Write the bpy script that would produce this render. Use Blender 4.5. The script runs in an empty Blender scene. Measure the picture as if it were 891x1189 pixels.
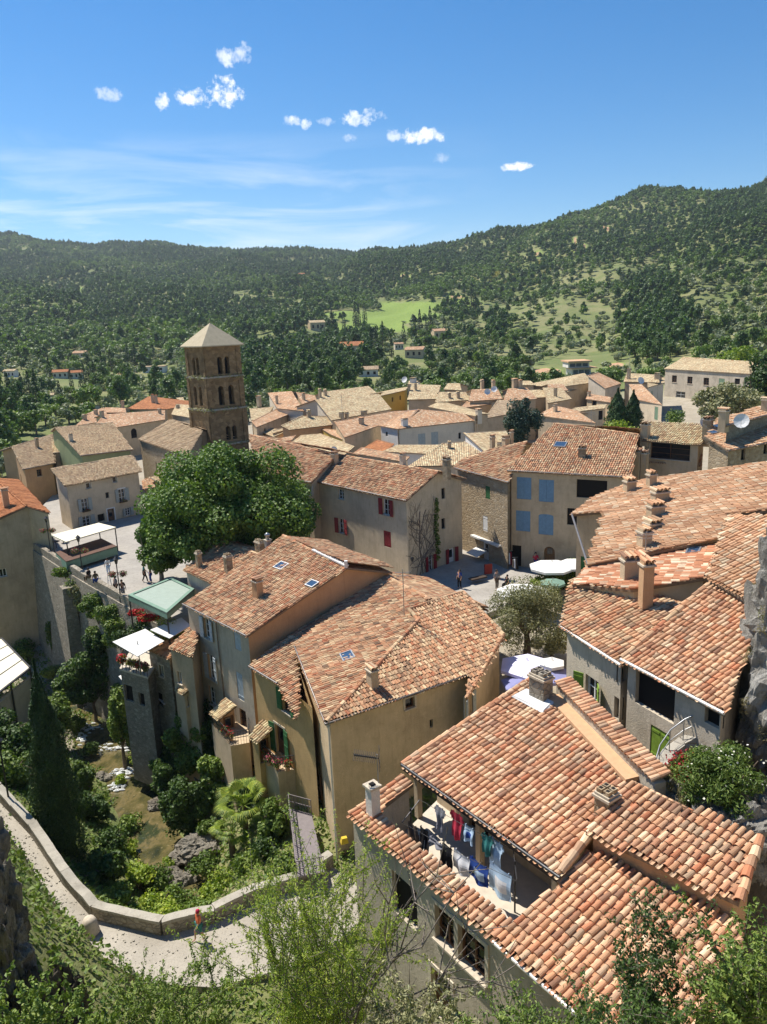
import bpy, math, random
import numpy as np
from math import radians, sin, cos, pi, atan2, hypot, tan, degrees

# ------------------------------------------------------------------ camera, sky, sun, exposure
SC = bpy.context.scene
COL = SC.collection
PITCH, ROLL, CAMZ = radians(13.6), radians(2.3), 40.0
cam_data = bpy.data.cameras.new('camera')
cam = bpy.data.objects.new('camera', cam_data)
COL.objects.link(cam)
cam_data.sensor_fit = 'VERTICAL'
cam_data.sensor_height = 34.6
cam_data.lens = 26.0
cam_data.clip_start = 0.1
cam_data.clip_end = 20000
from mathutils import Matrix, Vector
cam.matrix_world = Matrix.Translation((0, 0, CAMZ)) @ Matrix.Rotation(pi / 2 - PITCH, 4, 'X') @ Matrix.Rotation(-ROLL, 4, 'Z')
SC.camera = cam
SUN_EL, SUN_AZ = radians(57), radians(-50)      # azimuth measured from +Y (view direction) towards +X
sun_data = bpy.data.lights.new('sun', 'SUN')
sun_data.energy = 4.6
sun_data.angle = radians(0.5)
sun_data.color = (1.0, 0.94, 0.85)
sun = bpy.data.objects.new('sun', sun_data)
COL.objects.link(sun)
sdir = Vector((sin(SUN_AZ) * cos(SUN_EL), cos(SUN_AZ) * cos(SUN_EL), sin(SUN_EL)))
sun.rotation_euler = sdir.to_track_quat('Z', 'Y').to_euler()
sun.location = (0, 0, 200)
SC.view_settings.view_transform = 'Standard'
SC.view_settings.look = 'None'
SC.view_settings.gamma = 1
SC.view_settings.use_curve_mapping = False
SC.view_settings.exposure = 0.72
SC.cycles.max_bounces = 6
SC.cycles.diffuse_bounces = 3
SC.cycles.transparent_max_bounces = 6
SKY_STRENGTH = 0.118

def nn(nt, t, **kw):
    n = nt.nodes.new(t)
    for k, v in kw.items():
        if k.startswith('i_'):
            key = k[2:]
            key = int(key) if key.isdigit() else key.replace('_', ' ')
            n.inputs[key].default_value = v
        else:
            setattr(n, k, v)
    return n

def L(nt, a, b):
    nt.links.new(a, b)

def mth(nt, op, a, b=None, c=None, clamp=False):
    n = nt.nodes.new('ShaderNodeMath'); n.operation = op; n.use_clamp = clamp
    for i, x in enumerate((a, b, c)):
        if x is None: continue
        if isinstance(x, (int, float)): n.inputs[i].default_value = x
        else: nt.links.new(x, n.inputs[i])
    return n.outputs[0]

def mixc(nt, fac, a, b, mode='MIX'):
    n = nt.nodes.new('ShaderNodeMix'); n.data_type = 'RGBA'; n.blend_type = mode
    for i, x in ((0, fac), (6, a), (7, b)):
        if isinstance(x, (int, float)): n.inputs[i].default_value = x
        elif isinstance(x, tuple): n.inputs[i].default_value = x if len(x) == 4 else (*x, 1)
        else: nt.links.new(x, n.inputs[i])
    return n.outputs[2]

def ramp(nt, fac, stops, interp='LINEAR'):
    n = nt.nodes.new('ShaderNodeValToRGB'); n.color_ramp.interpolation = interp
    e = n.color_ramp.elements
    while len(e) > 1: e.remove(e[-1])
    e[0].position = stops[0][0]; e[0].color = (*stops[0][1], 1)
    for p_, c_ in stops[1:]:
        q = e.new(p_); q.color = (*c_, 1)
    if fac is not None: nt.links.new(fac, n.inputs[0])
    return n.outputs[0]

# world: physical sky plus thin procedural cloud, all by world direction
world = bpy.data.worlds.new('World'); SC.world = world; world.use_nodes = True
wt = world.node_tree; wt.nodes.clear()
sky = nn(wt, 'ShaderNodeTexSky', sky_type='NISHITA', sun_disc=False, sun_elevation=SUN_EL, sun_rotation=SUN_AZ,
         altitude=700, air_density=1.0, dust_density=0.05, ozone_density=3.0)
bgn = nn(wt, 'ShaderNodeBackground'); bgn.inputs[1].default_value = SKY_STRENGTH
wo = nn(wt, 'ShaderNodeOutputWorld')

# ------------------------------------------------------------------ pixels of the photograph to points in the place
F = 893.0
def ray(px, py):
    u = (px - 445.5) / F; v = (py - 594.5) / F
    c, s = cos(ROLL), sin(ROLL)
    u, v = u * c - v * s, u * s + v * c
    return np.array([u, cos(PITCH) - v * sin(PITCH), -(sin(PITCH) + v * cos(PITCH))])
C0 = np.array([0, 0, CAMZ])
def W(px, py, z):
    d = ray(px, py); return C0 + d * (z - CAMZ) / d[2]
def WY(px, py, y):
    d = ray(px, py); return C0 + d * y / d[1]
def Qv(P):
    d = np.asarray(P, float) - C0
    dep = d[..., 1] * cos(PITCH) - d[..., 2] * sin(PITCH)
    v = (-d[..., 2] * cos(PITCH) - d[..., 1] * sin(PITCH)) / dep
    u = d[..., 0] / dep
    c, s = cos(ROLL), sin(ROLL)
    return (u * c + v * s) * F + 445.5, (-u * s + v * c) * F + 594.5

clouds = []   # (px, py, half width px, half height px, density)
for cp in ((225, 114, 21, 10, 1), (261, 108, 21, 14, 1.1), (190, 118, 8, 9, .8), (265, 66, 12, 10, .7), (282, 61, 10, 9, .6), (129, 110, 15, 7, .45),
           (340, 140, 10, 6, .75), (356, 144, 6, 6, .8), (380, 141, 10, 4, .4), (418, 138, 20, 8, .8), (427, 133, 8, 8, .6), (443, 134, 6, 5, .6),
           (405, 160, 10, 5, .4), (489, 158, 27, 8, 1), (459, 157, 9, 7, .6), (598, 194, 18, 4.5, .95), (512, 184, 12, 6, .3)):
    clouds.append(cp)
tc = nn(wt, 'ShaderNodeTexCoord'); D = tc.outputs['Generated']
nz = nn(wt, 'ShaderNodeTexNoise', i_Scale=70.0, i_Detail=8.0, i_Roughness=.68); L(wt, D, nz.inputs['Vector'])
nzs = mth(wt, 'MULTIPLY', mth(wt, 'SUBTRACT', nz.outputs[0], .52), 7.0)
cl = None
for (px, py, hw, hh, dn) in clouds:
    d = ray(px, py); d = d / np.linalg.norm(d)
    r_ = np.cross(d, (0, 0, 1)); r_ /= np.linalg.norm(r_); u_ = np.cross(r_, d)
    dr = nn(wt, 'ShaderNodeVectorMath', operation='DOT_PRODUCT'); L(wt, D, dr.inputs[0]); dr.inputs[1].default_value = r_ * F / hw
    du = nn(wt, 'ShaderNodeVectorMath', operation='DOT_PRODUCT'); L(wt, D, du.inputs[0]); du.inputs[1].default_value = u_ * F / hh
    ff = nn(wt, 'ShaderNodeVectorMath', operation='DOT_PRODUCT'); L(wt, D, ff.inputs[0]); ff.inputs[1].default_value = d
    a = mth(wt, 'MULTIPLY', dr.outputs['Value'], dr.outputs['Value']); b = mth(wt, 'MULTIPLY', du.outputs['Value'], du.outputs['Value'])
    e = mth(wt, 'SUBTRACT', 1.25, mth(wt, 'MULTIPLY', mth(wt, 'ADD', a, b), 1.25))
    e = mth(wt, 'ADD', e, nzs)
    e = mth(wt, 'MULTIPLY', mth(wt, 'MULTIPLY', e, .75, clamp=True), dn)
    e = mth(wt, 'MULTIPLY', e, mth(wt, 'GREATER_THAN', ff.outputs['Value'], 0))
    e = mth(wt, 'MULTIPLY', e, mth(wt, 'SUBTRACT', 2.2, mth(wt, 'ADD', a, b), clamp=True))
    cl = e if cl is None else mth(wt, 'MAXIMUM', cl, e)
# thin high cirrus low over the hills
mp = nn(wt, 'ShaderNodeMapping'); mp.inputs['Rotation'].default_value = (0.05, 0.12, 0.15); mp.inputs['Scale'].default_value = (2.6, 2.6, 17)
L(wt, D, mp.inputs[0])
nz2 = nn(wt, 'ShaderNodeTexNoise', i_Scale=1.5, i_Detail=8.0, i_Roughness=.6, i_Distortion=.7); L(wt, mp.outputs[0], nz2.inputs['Vector'])
sx = nn(wt, 'ShaderNodeSeparateXYZ'); L(wt, D, sx.inputs[0])
band = mth(wt, 'MULTIPLY', mth(wt, 'SUBTRACT', .225, sx.outputs[2]), 10, clamp=True)
band2 = mth(wt, 'MULTIPLY', mth(wt, 'SUBTRACT', .16, sx.outputs[0]), 4.5, clamp=True)
cir = mth(wt, 'MULTIPLY', mth(wt, 'MULTIPLY', mth(wt, 'SUBTRACT', nz2.outputs[0], .43), 5, clamp=True), mth(wt, 'MULTIPLY', band, band2))
cir = mth(wt, 'MULTIPLY', cir, .62)
hs = nn(wt, 'ShaderNodeHueSaturation', i_Saturation=1.38, i_Value=.70, i_Hue=.5); L(wt, sky.outputs[0], hs.inputs['Color'])
c1 = mixc(wt, cir, hs.outputs[0], (5.6, 6.0, 6.4, 1))
c2 = mixc(wt, mth(wt, 'MINIMUM', cl, 1.0), c1, (6.6, 6.7, 6.8, 1))
L(wt, c2, bgn.inputs[0]); L(wt, bgn.outputs[0], wo.inputs[0])

# ------------------------------------------------------------------ mesh building
OFF = {}
PRE = {}
class MB:
    def __init__(s):
        s.b = []; s.n = 0
    def faces(s, V, Fc, mat=0, uv=None, smooth=False):
        V = np.asarray(V, float).reshape(-1, 3); Fc = np.asarray(Fc, int)
        if len(Fc) == 0: return
        k, m = Fc.shape
        mt = np.full(k, mat) if np.isscalar(mat) else np.asarray(mat)
        if uv is None: uvl = np.zeros((k * m, 2))
        else:
            uv = np.asarray(uv, float)
            uvl = uv.reshape(-1, 2) if uv.ndim == 3 else (np.repeat(uv.reshape(-1, 2), m, 0) if len(uv.reshape(-1, 2)) == k else np.tile(uv.reshape(1, 2), (k * m, 1)))
        s.b.append((V, Fc + s.n, mt, uvl, smooth)); s.n += len(V)
    def quads(s, V, mat=0, uv=None):
        V = np.asarray(V, float); k = len(V)
        s.faces(V.reshape(-1, 3), np.arange(k * V.shape[1]).reshape(k, V.shape[1]), mat, uv)
    def poly(s, pts, mat=0, uv=None):
        pts = np.asarray(pts, float)
        s.faces(pts, [list(range(len(pts)))], mat, uv)
    def box(s, c, size, rz=0, mat=0, tx=1.0, uv=None):
        x, y, z = [q / 2 for q in size]
        P = np.array([[-x, -y, -z], [x, -y, -z], [x, y, -z], [-x, y, -z], [-x * tx, -y * tx, z], [x * tx, -y * tx, z], [x * tx, y * tx, z], [-x * tx, y * tx, z]])
        R = np.array([[cos(rz), -sin(rz), 0], [sin(rz), cos(rz), 0], [0, 0, 1]])
        s.faces(P @ R.T + np.array(c, float), [[3, 2, 1, 0], [4, 5, 6, 7], [0, 1, 5, 4], [1, 2, 6, 5], [2, 3, 7, 6], [3, 0, 4, 7]], mat, uv)
    def prism(s, bot, top, mat=0):
        bot = np.asarray(bot, float); top = np.asarray(top, float); n = len(bot)
        V = np.vstack([bot, top])
        s.faces(V, [list(range(n))[::-1]], mat); s.faces(V, [list(range(n, 2 * n))], mat)
        s.faces(V, [[i, (i + 1) % n, n + (i + 1) % n, n + i] for i in range(n)], mat)
    def bar(s, a, b, w, h=None, mat=0, up=(0, 0, 1), uv=None):
        a = np.array(a, float); b = np.array(b, float); h = h or w
        d = b - a; ln = np.linalg.norm(d)
        if ln < 1e-6: return
        d /= ln; up = np.array(up, float)
        sd = np.cross(d, up)
        if np.linalg.norm(sd) < 1e-3: sd = np.cross(d, (0, 1, 0.1))
        sd /= np.linalg.norm(sd); up = np.cross(sd, d)
        P = [q + i * sd * w / 2 + j * up * h / 2 for q in (a, b) for (i, j) in ((-1, -1), (1, -1), (1, 1), (-1, 1))]
        s.faces(P, [[0, 1, 2, 3], [7, 6, 5, 4], [0, 4, 5, 1], [1, 5, 6, 2], [2, 6, 7, 3], [3, 7, 4, 0]], mat, uv)
    def tube(s, pts, r, seg=6, mat=0, cap=True, smooth=True):
        pts = np.asarray(pts, float); n = len(pts)
        r = np.full(n, r) if np.isscalar(r) else np.asarray(r, float)
        V = []
        ref = np.array([0.13, 0.2, 1.0]); ref /= np.linalg.norm(ref)
        for i in range(n):
            d = pts[min(i + 1, n - 1)] - pts[max(i - 1, 0)]; d = d / (np.linalg.norm(d) + 1e-9)
            a = np.cross(d, ref)
            if np.linalg.norm(a) < .1: a = np.cross(d, (1, .1, 0))
            a /= np.linalg.norm(a); b = np.cross(d, a)
            th = np.arange(seg) * 2 * pi / seg
            V.append(pts[i] + r[i] * (np.cos(th)[:, None] * a + np.sin(th)[:, None] * b))
        V = np.vstack(V)
        Fc = [[i * seg + j, i * seg + (j + 1) % seg, (i + 1) * seg + (j + 1) % seg, (i + 1) * seg + j] for i in range(n - 1) for j in range(seg)]
        s.faces(V, Fc, mat, smooth=smooth)
        if cap:
            s.poly(V[:seg][::-1], mat); s.poly(V[-seg:], mat)
    def lathe(s, c, prof, seg=12, mat=0, smooth=True, sx=1, sy=1, rz=0):
        V = []
        for (r, z) in prof:
            th = np.arange(seg) * 2 * pi / seg + rz
            V.append(np.stack([c[0] + r * sx * np.cos(th), c[1] + r * sy * np.sin(th), np.full(seg, c[2] + z)], 1))
        V = np.vstack(V); n = len(prof)
        Fc = [[i * seg + j, i * seg + (j + 1) % seg, (i + 1) * seg + (j + 1) % seg, (i + 1) * seg + j] for i in range(n - 1) for j in range(seg)]
        s.faces(V, Fc, mat, smooth=smooth)
        s.poly(V[:seg][::-1], mat); s.poly(V[-seg:], mat)
    def build(s, name, mats, parent=None, loc=None, **tags):
        V = np.vstack([b[0] for b in s.b])
        if parent is not None: off = OFF[parent.name]
        elif loc is None:
            off = np.array([(V[:, 0].min() + V[:, 0].max()) / 2, (V[:, 1].min() + V[:, 1].max()) / 2, V[:, 2].min()])
        else: off = np.array(loc, float)
        V = V - off
        me = bpy.data.meshes.new(name)
        lp = np.concatenate([b[1].ravel() for b in s.b]); tot = np.concatenate([np.full(len(b[1]), b[1].shape[1]) for b in s.b])
        st = np.concatenate([[0], np.cumsum(tot)[:-1]])
        me.vertices.add(len(V)); me.vertices.foreach_set('co', V.astype(np.float32).ravel())
        me.loops.add(len(lp)); me.loops.foreach_set('vertex_index', lp.astype(np.int32))
        me.polygons.add(len(tot)); me.polygons.foreach_set('loop_start', st.astype(np.int32)); me.polygons.foreach_set('loop_total', tot.astype(np.int32))
        me.polygons.foreach_set('material_index', np.concatenate([b[2] for b in s.b]).astype(np.int32))
        me.polygons.foreach_set('use_smooth', np.concatenate([np.full(len(b[1]), bool(b[4])) for b in s.b]))
        uvl = me.uv_layers.new(name='uv'); uvl.data.foreach_set('uv', np.vstack([b[3] for b in s.b]).astype(np.float32).ravel())
        me.update(calc_edges=True); me.validate()
        for m in (mats if isinstance(mats, (list, tuple)) else [mats]): me.materials.append(m)
        o = bpy.data.objects.new(name, me); COL.objects.link(o)
        if parent is not None: o.parent = parent
        else: o.location = off
        OFF[o.name] = off
        tag(o, **tags)
        return o

def tag(o, label=None, cat=None, group=None, kind=None):
    if label: o['label'] = label
    if cat: o['category'] = cat
    if group: o['group'] = group
    if kind: o['kind'] = kind
    return o

def root(name, loc, label, cat, group=None):
    o = bpy.data.objects.new(name, None); COL.objects.link(o); o.location = loc
    o.empty_display_size = .3
    OFF[o.name] = np.array(loc, float)
    return tag(o, label, cat, group)

def copy_thing(src, loc, label=None, rz=0, sc=1.0, group=None):
    c = src.copy(); COL.objects.link(c); c.location = loc; c.rotation_euler = (0, 0, rz); c.scale = (sc, sc, sc) if np.isscalar(sc) else sc
    if label: c['label'] = label
    if group: c['group'] = group
    for ch in PRE.get(src.name, list(src.children)):
        d = ch.copy(); COL.objects.link(d); d.parent = c
        for g in PRE.get(ch.name, list(ch.children)):
            k = g.copy(); COL.objects.link(k); k.parent = d
    return c

# ------------------------------------------------------------------ materials
MAT = {}
def newmat(name):
    m = bpy.data.materials.new(name); m.use_nodes = True
    nt = m.node_tree; b = nt.nodes['Principled BSDF']
    b.inputs['Roughness'].default_value = .85
    b.inputs['Specular IOR Level'].default_value = .25
    MAT[name] = m
    return m, nt, b

def wpos(nt, scale=(1, 1, 1)):
    g = nn(nt, 'ShaderNodeNewGeometry')
    mp = nn(nt, 'ShaderNodeMapping'); mp.inputs['Scale'].default_value = scale
    L(nt, g.outputs['Position'], mp.inputs[0]); return mp.outputs[0]

def noise(nt, vec, scale, detail=4, rough=.55):
    n = nn(nt, 'ShaderNodeTexNoise', i_Scale=float(scale), i_Detail=float(detail), i_Roughness=rough); L(nt, vec, n.inputs['Vector']); return n.outputs[0]

def bump(nt, b, h, strength=.4, dist=.03):
    n = nn(nt, 'ShaderNodeBump'); n.inputs['Strength'].default_value = strength; n.inputs['Distance'].default_value = dist
    L(nt, h, n.inputs['Height']); L(nt, n.outputs[0], b.inputs['Normal'])

def plain(name, col, rough=.7, var=.15, scale=6, metal=0, spec=.3):
    m, nt, b = newmat(name)
    n = noise(nt, wpos(nt), scale, 4)
    c = ramp(nt, n, [(.25, tuple(x * (1 - var) for x in col)), (.75, tuple(min(1, x * (1 + var)) for x in col))])
    L(nt, c, b.inputs['Base Color']); b.inputs['Roughness'].default_value = rough; b.inputs['Metallic'].default_value = metal
    b.inputs['Specular IOR Level'].default_value = spec
    return m

def plaster_tail(m, nt, b, c, p1, n4, n5, col, stain, patch):
    c = mixc(nt, mth(nt, 'MULTIPLY', mth(nt, 'SUBTRACT', n4, .56, clamp=True), 5 * patch, clamp=True), c, tuple(x * q for x, q in zip(col, (.66, .62, .58))))
    c = mixc(nt, mth(nt, 'MULTIPLY', mth(nt, 'SUBTRACT', .43, n4, clamp=True), 5 * patch, clamp=True), c, tuple(min(1, x * 1.3 + .03) for x in col))
    c = mixc(nt, mth(nt, 'MULTIPLY', mth(nt, 'SUBTRACT', n5, .58, clamp=True), 4 * stain, clamp=True), c, tuple(x * q for x, q in zip(col, (.55, .5, .46))))
    L(nt, c, b.inputs['Base Color']); bump(nt, b, noise(nt, p1, 14, 6, .7), .5, .05)
    return m

def plaster(name, col, stain=.5, patch=.3):
    """old lime render: blotches, streaks below eaves and sills, fine grain"""
    m, nt, b = newmat(name)
    p1 = wpos(nt)
    n1 = noise(nt, p1, .55, 5, .6); n2 = noise(nt, wpos(nt, (2.2, 2.2, .3)), 1.6, 5, .65); n3 = noise(nt, p1, 9, 5, .6)
    dk = tuple(x * (1 - .38 * patch) for x in col); lt = tuple(min(1, x * (1 + .25 * patch)) for x in col)
    c = ramp(nt, n1, [(.3, dk), (.5, col), (.72, lt)])
    c = mixc(nt, mth(nt, 'MULTIPLY', mth(nt, 'SUBTRACT', n2, .5, clamp=True), 2.6 * stain, clamp=True), c, tuple(x * q for x, q in zip(col, (.5, .47, .44))))
    c = mixc(nt, mth(nt, 'MULTIPLY', mth(nt, 'SUBTRACT', n3, .35), .5, clamp=True), c, tuple(min(1, x * 1.18) for x in col))
    L(nt, c, b.inputs['Base Color']); b.inputs['Roughness'].default_value = .95; b.inputs['Specular IOR Level'].default_value = .1
    n4 = noise(nt, p1, 2.3, 6, .7); n5 = noise(nt, wpos(nt, (5, 5, .5)), 1.0, 4, .6)
    return plaster_tail(m, nt, b, c, p1, n4, n5, col, stain, patch)

def stone(name, cols, scale=2.4, mortar=(.33, .28, .21), squash=1.7, mw=.05):
    m, nt, b = newmat(name)
    v0 = wpos(nt, (1, 1, squash))
    w = nn(nt, 'ShaderNodeTexNoise', i_Scale=2.0, i_Detail=3.0); L(nt, v0, w.inputs['Vector'])
    va = nn(nt, 'ShaderNodeVectorMath', operation='MULTIPLY_ADD'); L(nt, w.outputs['Color'], va.inputs[0]); va.inputs[1].default_value = (.25, .25, .25); L(nt, v0, va.inputs[2])
    vo = nn(nt, 'ShaderNodeTexVoronoi', i_Scale=scale); L(nt, va.outputs[0], vo.inputs['Vector'])
    ve = nn(nt, 'ShaderNodeTexVoronoi', feature='DISTANCE_TO_EDGE', i_Scale=scale); L(nt, va.outputs[0], ve.inputs['Vector'])
    wn = nn(nt, 'ShaderNodeTexWhiteNoise'); L(nt, vo.outputs['Color'], wn.inputs['Vector'])
    k = len(cols)
    c = ramp(nt, wn.outputs['Value'], [(i / (k - 1), q) for i, q in enumerate(cols)])
    n1 = noise(nt, wpos(nt), .5, 5, .6); n3 = noise(nt, wpos(nt), 12, 4, .6)
    c = mixc(nt, mth(nt, 'MULTIPLY', n3, .6), c, tuple(x * .55 for x in cols[0]), 'MIX')
    e = mth(nt, 'MULTIPLY', ve.outputs['Distance'], 1 / max(mw, .02), clamp=True)
    c = mixc(nt, mth(nt, 'ADD', mth(nt, 'MULTIPLY', e, .55), .45), mortar, c)
    c = mixc(nt, mth(nt, 'MULTIPLY', mth(nt, 'SUBTRACT', n1, .5, clamp=True), 2.2, clamp=True), c, tuple(x * .45 for x in cols[0]))
    L(nt, c, b.inputs['Base Color']); b.inputs['Roughness'].default_value = .95; b.inputs['Specular IOR Level'].default_value = .1
    h = mth(nt, 'ADD', mth(nt, 'MINIMUM', ve.outputs['Distance'], .12), mth(nt, 'MULTIPLY', n3, .05))
    bump(nt, b, h, .8, .35)
    return m

def tilemat(name, stops, tone=1.0, lich=.35, flat_bump=True):
    """canal tiles: one random fired colour per tile (tile cell from the UV grid), lichen and soot over them"""
    m, nt, b = newmat(name)
    uv = nn(nt, 'ShaderNodeUVMap', uv_map='uv')
    fl = nn(nt, 'ShaderNodeVectorMath', operation='FLOOR'); L(nt, uv.outputs[0], fl.inputs[0])
    wn = nn(nt, 'ShaderNodeTexWhiteNoise', noise_dimensions='2D'); L(nt, fl.outputs[0], wn.inputs['Vector'])
    ad = nn(nt, 'ShaderNodeVectorMath', operation='ADD'); L(nt, fl.outputs[0], ad.inputs[0]); ad.inputs[1].default_value = (371.3, 91.7, 0)
    wn2 = nn(nt, 'ShaderNodeTexWhiteNoise', noise_dimensions='2D'); L(nt, ad.outputs[0], wn2.inputs['Vector'])
    st = [(p_, tuple(min(.85, x * w__ * tone * 1.08) for x, w__ in zip(c_, (1.0, .975, .90)))) for p_, c_ in stops]
    c = ramp(nt, wn.outputs['Value'], st)
    p1 = wpos(nt)
    big = noise(nt, p1, .35, 4, .6); fine = noise(nt, p1, 7, 5, .7); fine2 = noise(nt, p1, 26, 3, .6)
    c = mixc(nt, 1.0, c, ramp(nt, wn2.outputs['Value'], [(0, (.78, .78, .78)), (1, (1.16, 1.16, 1.16))]), 'MULTIPLY')
    c = mixc(nt, 1.0, c, ramp(nt, big, [(.3, (.84, .82, .8)), (.7, (1.1, 1.08, 1.05))]), 'MULTIPLY')
    lf = mth(nt, 'MULTIPLY', mth(nt, 'SUBTRACT', fine, .54, clamp=True), 6 * lich, clamp=True)
    c = mixc(nt, lf, c, (.14 * tone, .115 * tone, .085 * tone))
    lf2 = mth(nt, 'MULTIPLY', mth(nt, 'SUBTRACT', fine2, .6, clamp=True), 3.2 * lich, clamp=True)
    c = mixc(nt, lf2, c, (.5 * tone, .45 * tone, .36 * tone))
    L(nt, c, b.inputs['Base Color']); b.inputs['Roughness'].default_value = .9; b.inputs['Specular IOR Level'].default_value = .15
    sp = nn(nt, 'ShaderNodeSeparateXYZ'); L(nt, uv.outputs[0], sp.inputs[0])
    fx = mth(nt, 'FRACT', sp.outputs[0]); fy = mth(nt, 'FRACT', sp.outputs[1])
    ar = mth(nt, 'SINE', mth(nt, 'MULTIPLY', fx, pi)); hh = mth(nt, 'ADD', ar, mth(nt, 'MULTIPLY', mth(nt, 'SUBTRACT', 1, fy), .35))
    hh = mth(nt, 'ADD', hh, mth(nt, 'MULTIPLY', fine2, .12))
    bump(nt, b, hh, .85, .1)
    return m

TERRA = [(0, (.70, .56, .38)), (.11, (.60, .42, .27)), (.22, (.47, .235, .135)), (.34, (.57, .35, .22)), (.45, (.40, .155, .09)), (.54, (.63, .48, .32)), (.64, (.29, .17, .115)), (.72, (.60, .42, .28)), (.82, (.49, .27, .17)), (.91, (.21, .145, .105)), (1, (.55, .38, .25))]
_T = [(0, (0.632, 0.534, 0.335)), (.10, (0.571, 0.420, 0.253)), (.24, (0.479, 0.278, 0.154)), (.40, (0.551, 0.341, 0.203)), (.52, (0.408, 0.204, 0.104)), (.62, (0.510, 0.352, 0.225)), (.72, (0.296, 0.187, 0.115)), (.80, (0.571, 0.443, 0.280)), (.90, (0.469, 0.295, 0.181)), (1, (0.224, 0.170, 0.115))]
FRESH = [(0, (.70, .55, .40)), (.08, (.62, .40, .26)), (.18, (.51, .27, .16)), (.28, (.57, .34, .215)), (.37, (.46, .185, .105)), (.43, (.63, .44, .30)), (.54, (.54, .30, .185)), (.65, (.33, .23, .165)), (.71, (.66, .49, .35)), (.82, (.51, .26, .16)), (.91, (.27, .15, .105)), (1, (.58, .36, .24))]
_F = [(0, (0.612, 0.420, 0.247)), (.2, (0.530, 0.295, 0.159)), (.4, (0.581, 0.363, 0.214)), (.55, (0.469, 0.215, 0.104)), (.7, (0.592, 0.443, 0.291)), (.85, (0.439, 0.227, 0.126)), (1, (0.337, 0.204, 0.126))]
PALE = [(0, (0.632, 0.569, 0.379)), (.2, (0.510, 0.375, 0.236)), (.4, (0.592, 0.500, 0.324)), (.55, (0.408, 0.261, 0.159)), (.7, (0.632, 0.591, 0.412)), (.85, (0.449, 0.318, 0.203)), (1, (0.347, 0.261, 0.170))]
PINKO = [(0, (0.530, 0.329, 0.203)), (.25, (0.428, 0.238, 0.143)), (.5, (0.510, 0.341, 0.225)), (.72, (0.367, 0.192, 0.115)), (.8, (0.632, 0.534, 0.401)), (1, (0.388, 0.238, 0.148))]
PATCH = [(0, (0.734, 0.637, 0.500)), (.13, (0.714, 0.580, 0.445)), (.2, (0.479, 0.227, 0.137)), (.5, (0.530, 0.261, 0.159)), (.75, (0.449, 0.204, 0.115)), (.86, (0.673, 0.523, 0.390)), (1, (0.490, 0.249, 0.159))]
ORNG = [(0, (0.510, 0.238, 0.115)), (.5, (0.439, 0.181, 0.082)), (1, (0.367, 0.158, 0.082))]
tilemat('tile_mixed', TERRA, .92, .5)
tilemat('tile_fresh', FRESH, .95, .25)
tilemat('tile_pale', PALE, .98, .45)
tilemat('tile_pink', PINKO, 1.05, .35)
tilemat('tile_patched', PATCH, .95, .3)
tilemat('tile_orange', ORNG, .95, .2)
tilemat('tile_hall', [(0, (.50, .40, .27)), (.3, (.38, .27, .18)), (.55, (.46, .37, .26)), (.75, (.30, .2, .14)), (1, (.52, .44, .32))], 1.0, .4)
plaster('plaster_ochre', (.56, .43, .27), .5, .6)
plaster('plaster_ochre_strong', (.56, .38, .18), .45, .55)
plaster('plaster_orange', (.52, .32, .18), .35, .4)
plaster('plaster_tan', (.50, .39, .26), .5, .6)
plaster('plaster_grey', (.50, .43, .33), .6, .7)
plaster('plaster_beige', (.58, .475, .335), .45, .5)
plaster('plaster_cream', (.60, .52, .40), .25, .3)
plaster('plaster_white', (.70, .66, .60), .3, .3)
plaster('plaster_yellow', (.55, .38, .10), .2, .2)
plaster('plaster_gold', (.54, .40, .22), .5, .7)
plaster('plaster_green', (.27, .30, .16), .3, .3)
plaster('coping_old', (.37, .34, .28), .6, .8)
stone('stone_warm', [(.42, .32, .20), (.50, .40, .27), (.36, .27, .17), (.55, .46, .33)], 2.6)
stone('stone_grey', [(.32, .28, .22), (.41, .36, .29), (.26, .23, .18), (.50, .45, .36)], 3.0, (.17, .145, .11), 1.6, .09)
stone('stone_tower', [(.23, .155, .08), (.33, .225, .12), (.17, .115, .065), (.38, .27, .15)], 1.7, (.14, .095, .06), 1.4, .035)
stone('stone_cap', [(.40, .37, .31), (.44, .41, .35), (.36, .33, .28), (.42, .39, .33)], 2.4, (.33, .30, .26), 1, .05)
plain('spire', (.42, .35, .235), .9, .12, 2)
plain('wood_dark', (.06, .04, .028), .8, .3, 10)
plain('wood_eave', (.22, .155, .10), .9, .25, 8)
plain('wood_door', (.17, .085, .035), .6, .3, 8)
plain('shutter_red', (.24, .025, .03), .6, .15, 5)
plain('shutter_blue', (.15, .26, .37), .6, .15, 5)
plain('shutter_pale', (.40, .46, .50), .6, .15, 5)
plain('shutter_grey', (.33, .36, .34), .6, .15, 5)
plain('shutter_green', (.035, .13, .045), .6, .2, 5)
plain('shutter_lime', (.17, .27, .035), .6, .2, 5)
plain('shutter_sage', (.17, .25, .16), .6, .2, 5)
plain('frame_white', (.72, .71, .68), .5, .06, 5)
plain('frame_brown', (.13, .06, .03), .6, .2, 5)
plain('metal_dark', (.05, .05, .052), .45, .2, 5, .6)
plain('metal_grey', (.35, .36, .37), .4, .15, 5, .7)
plain('metal_rail', (.20, .175, .175), .5, .15, 5, .2)
plain('gutter', (.20, .18, .165), .45, .2, 5, .5)
plain('gutter_white', (.62, .60, .56), .45, .15, 5, .2)
plain('canvas_white', (.66, .65, .61), .8, .04, 3)
plain('canvas_cream', (.74, .67, .50), .8, .05, 3)
plain('canvas_brown', (.11, .055, .035), .8, .2, 3)
plain('canvas_green', (.17, .27, .20), .8, .12, 3)
plain('canvas_greenlight', (.30, .36, .30), .8, .08, 3)
plain('canvas_blue', (.22, .23, .42), .8, .08, 3)
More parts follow.
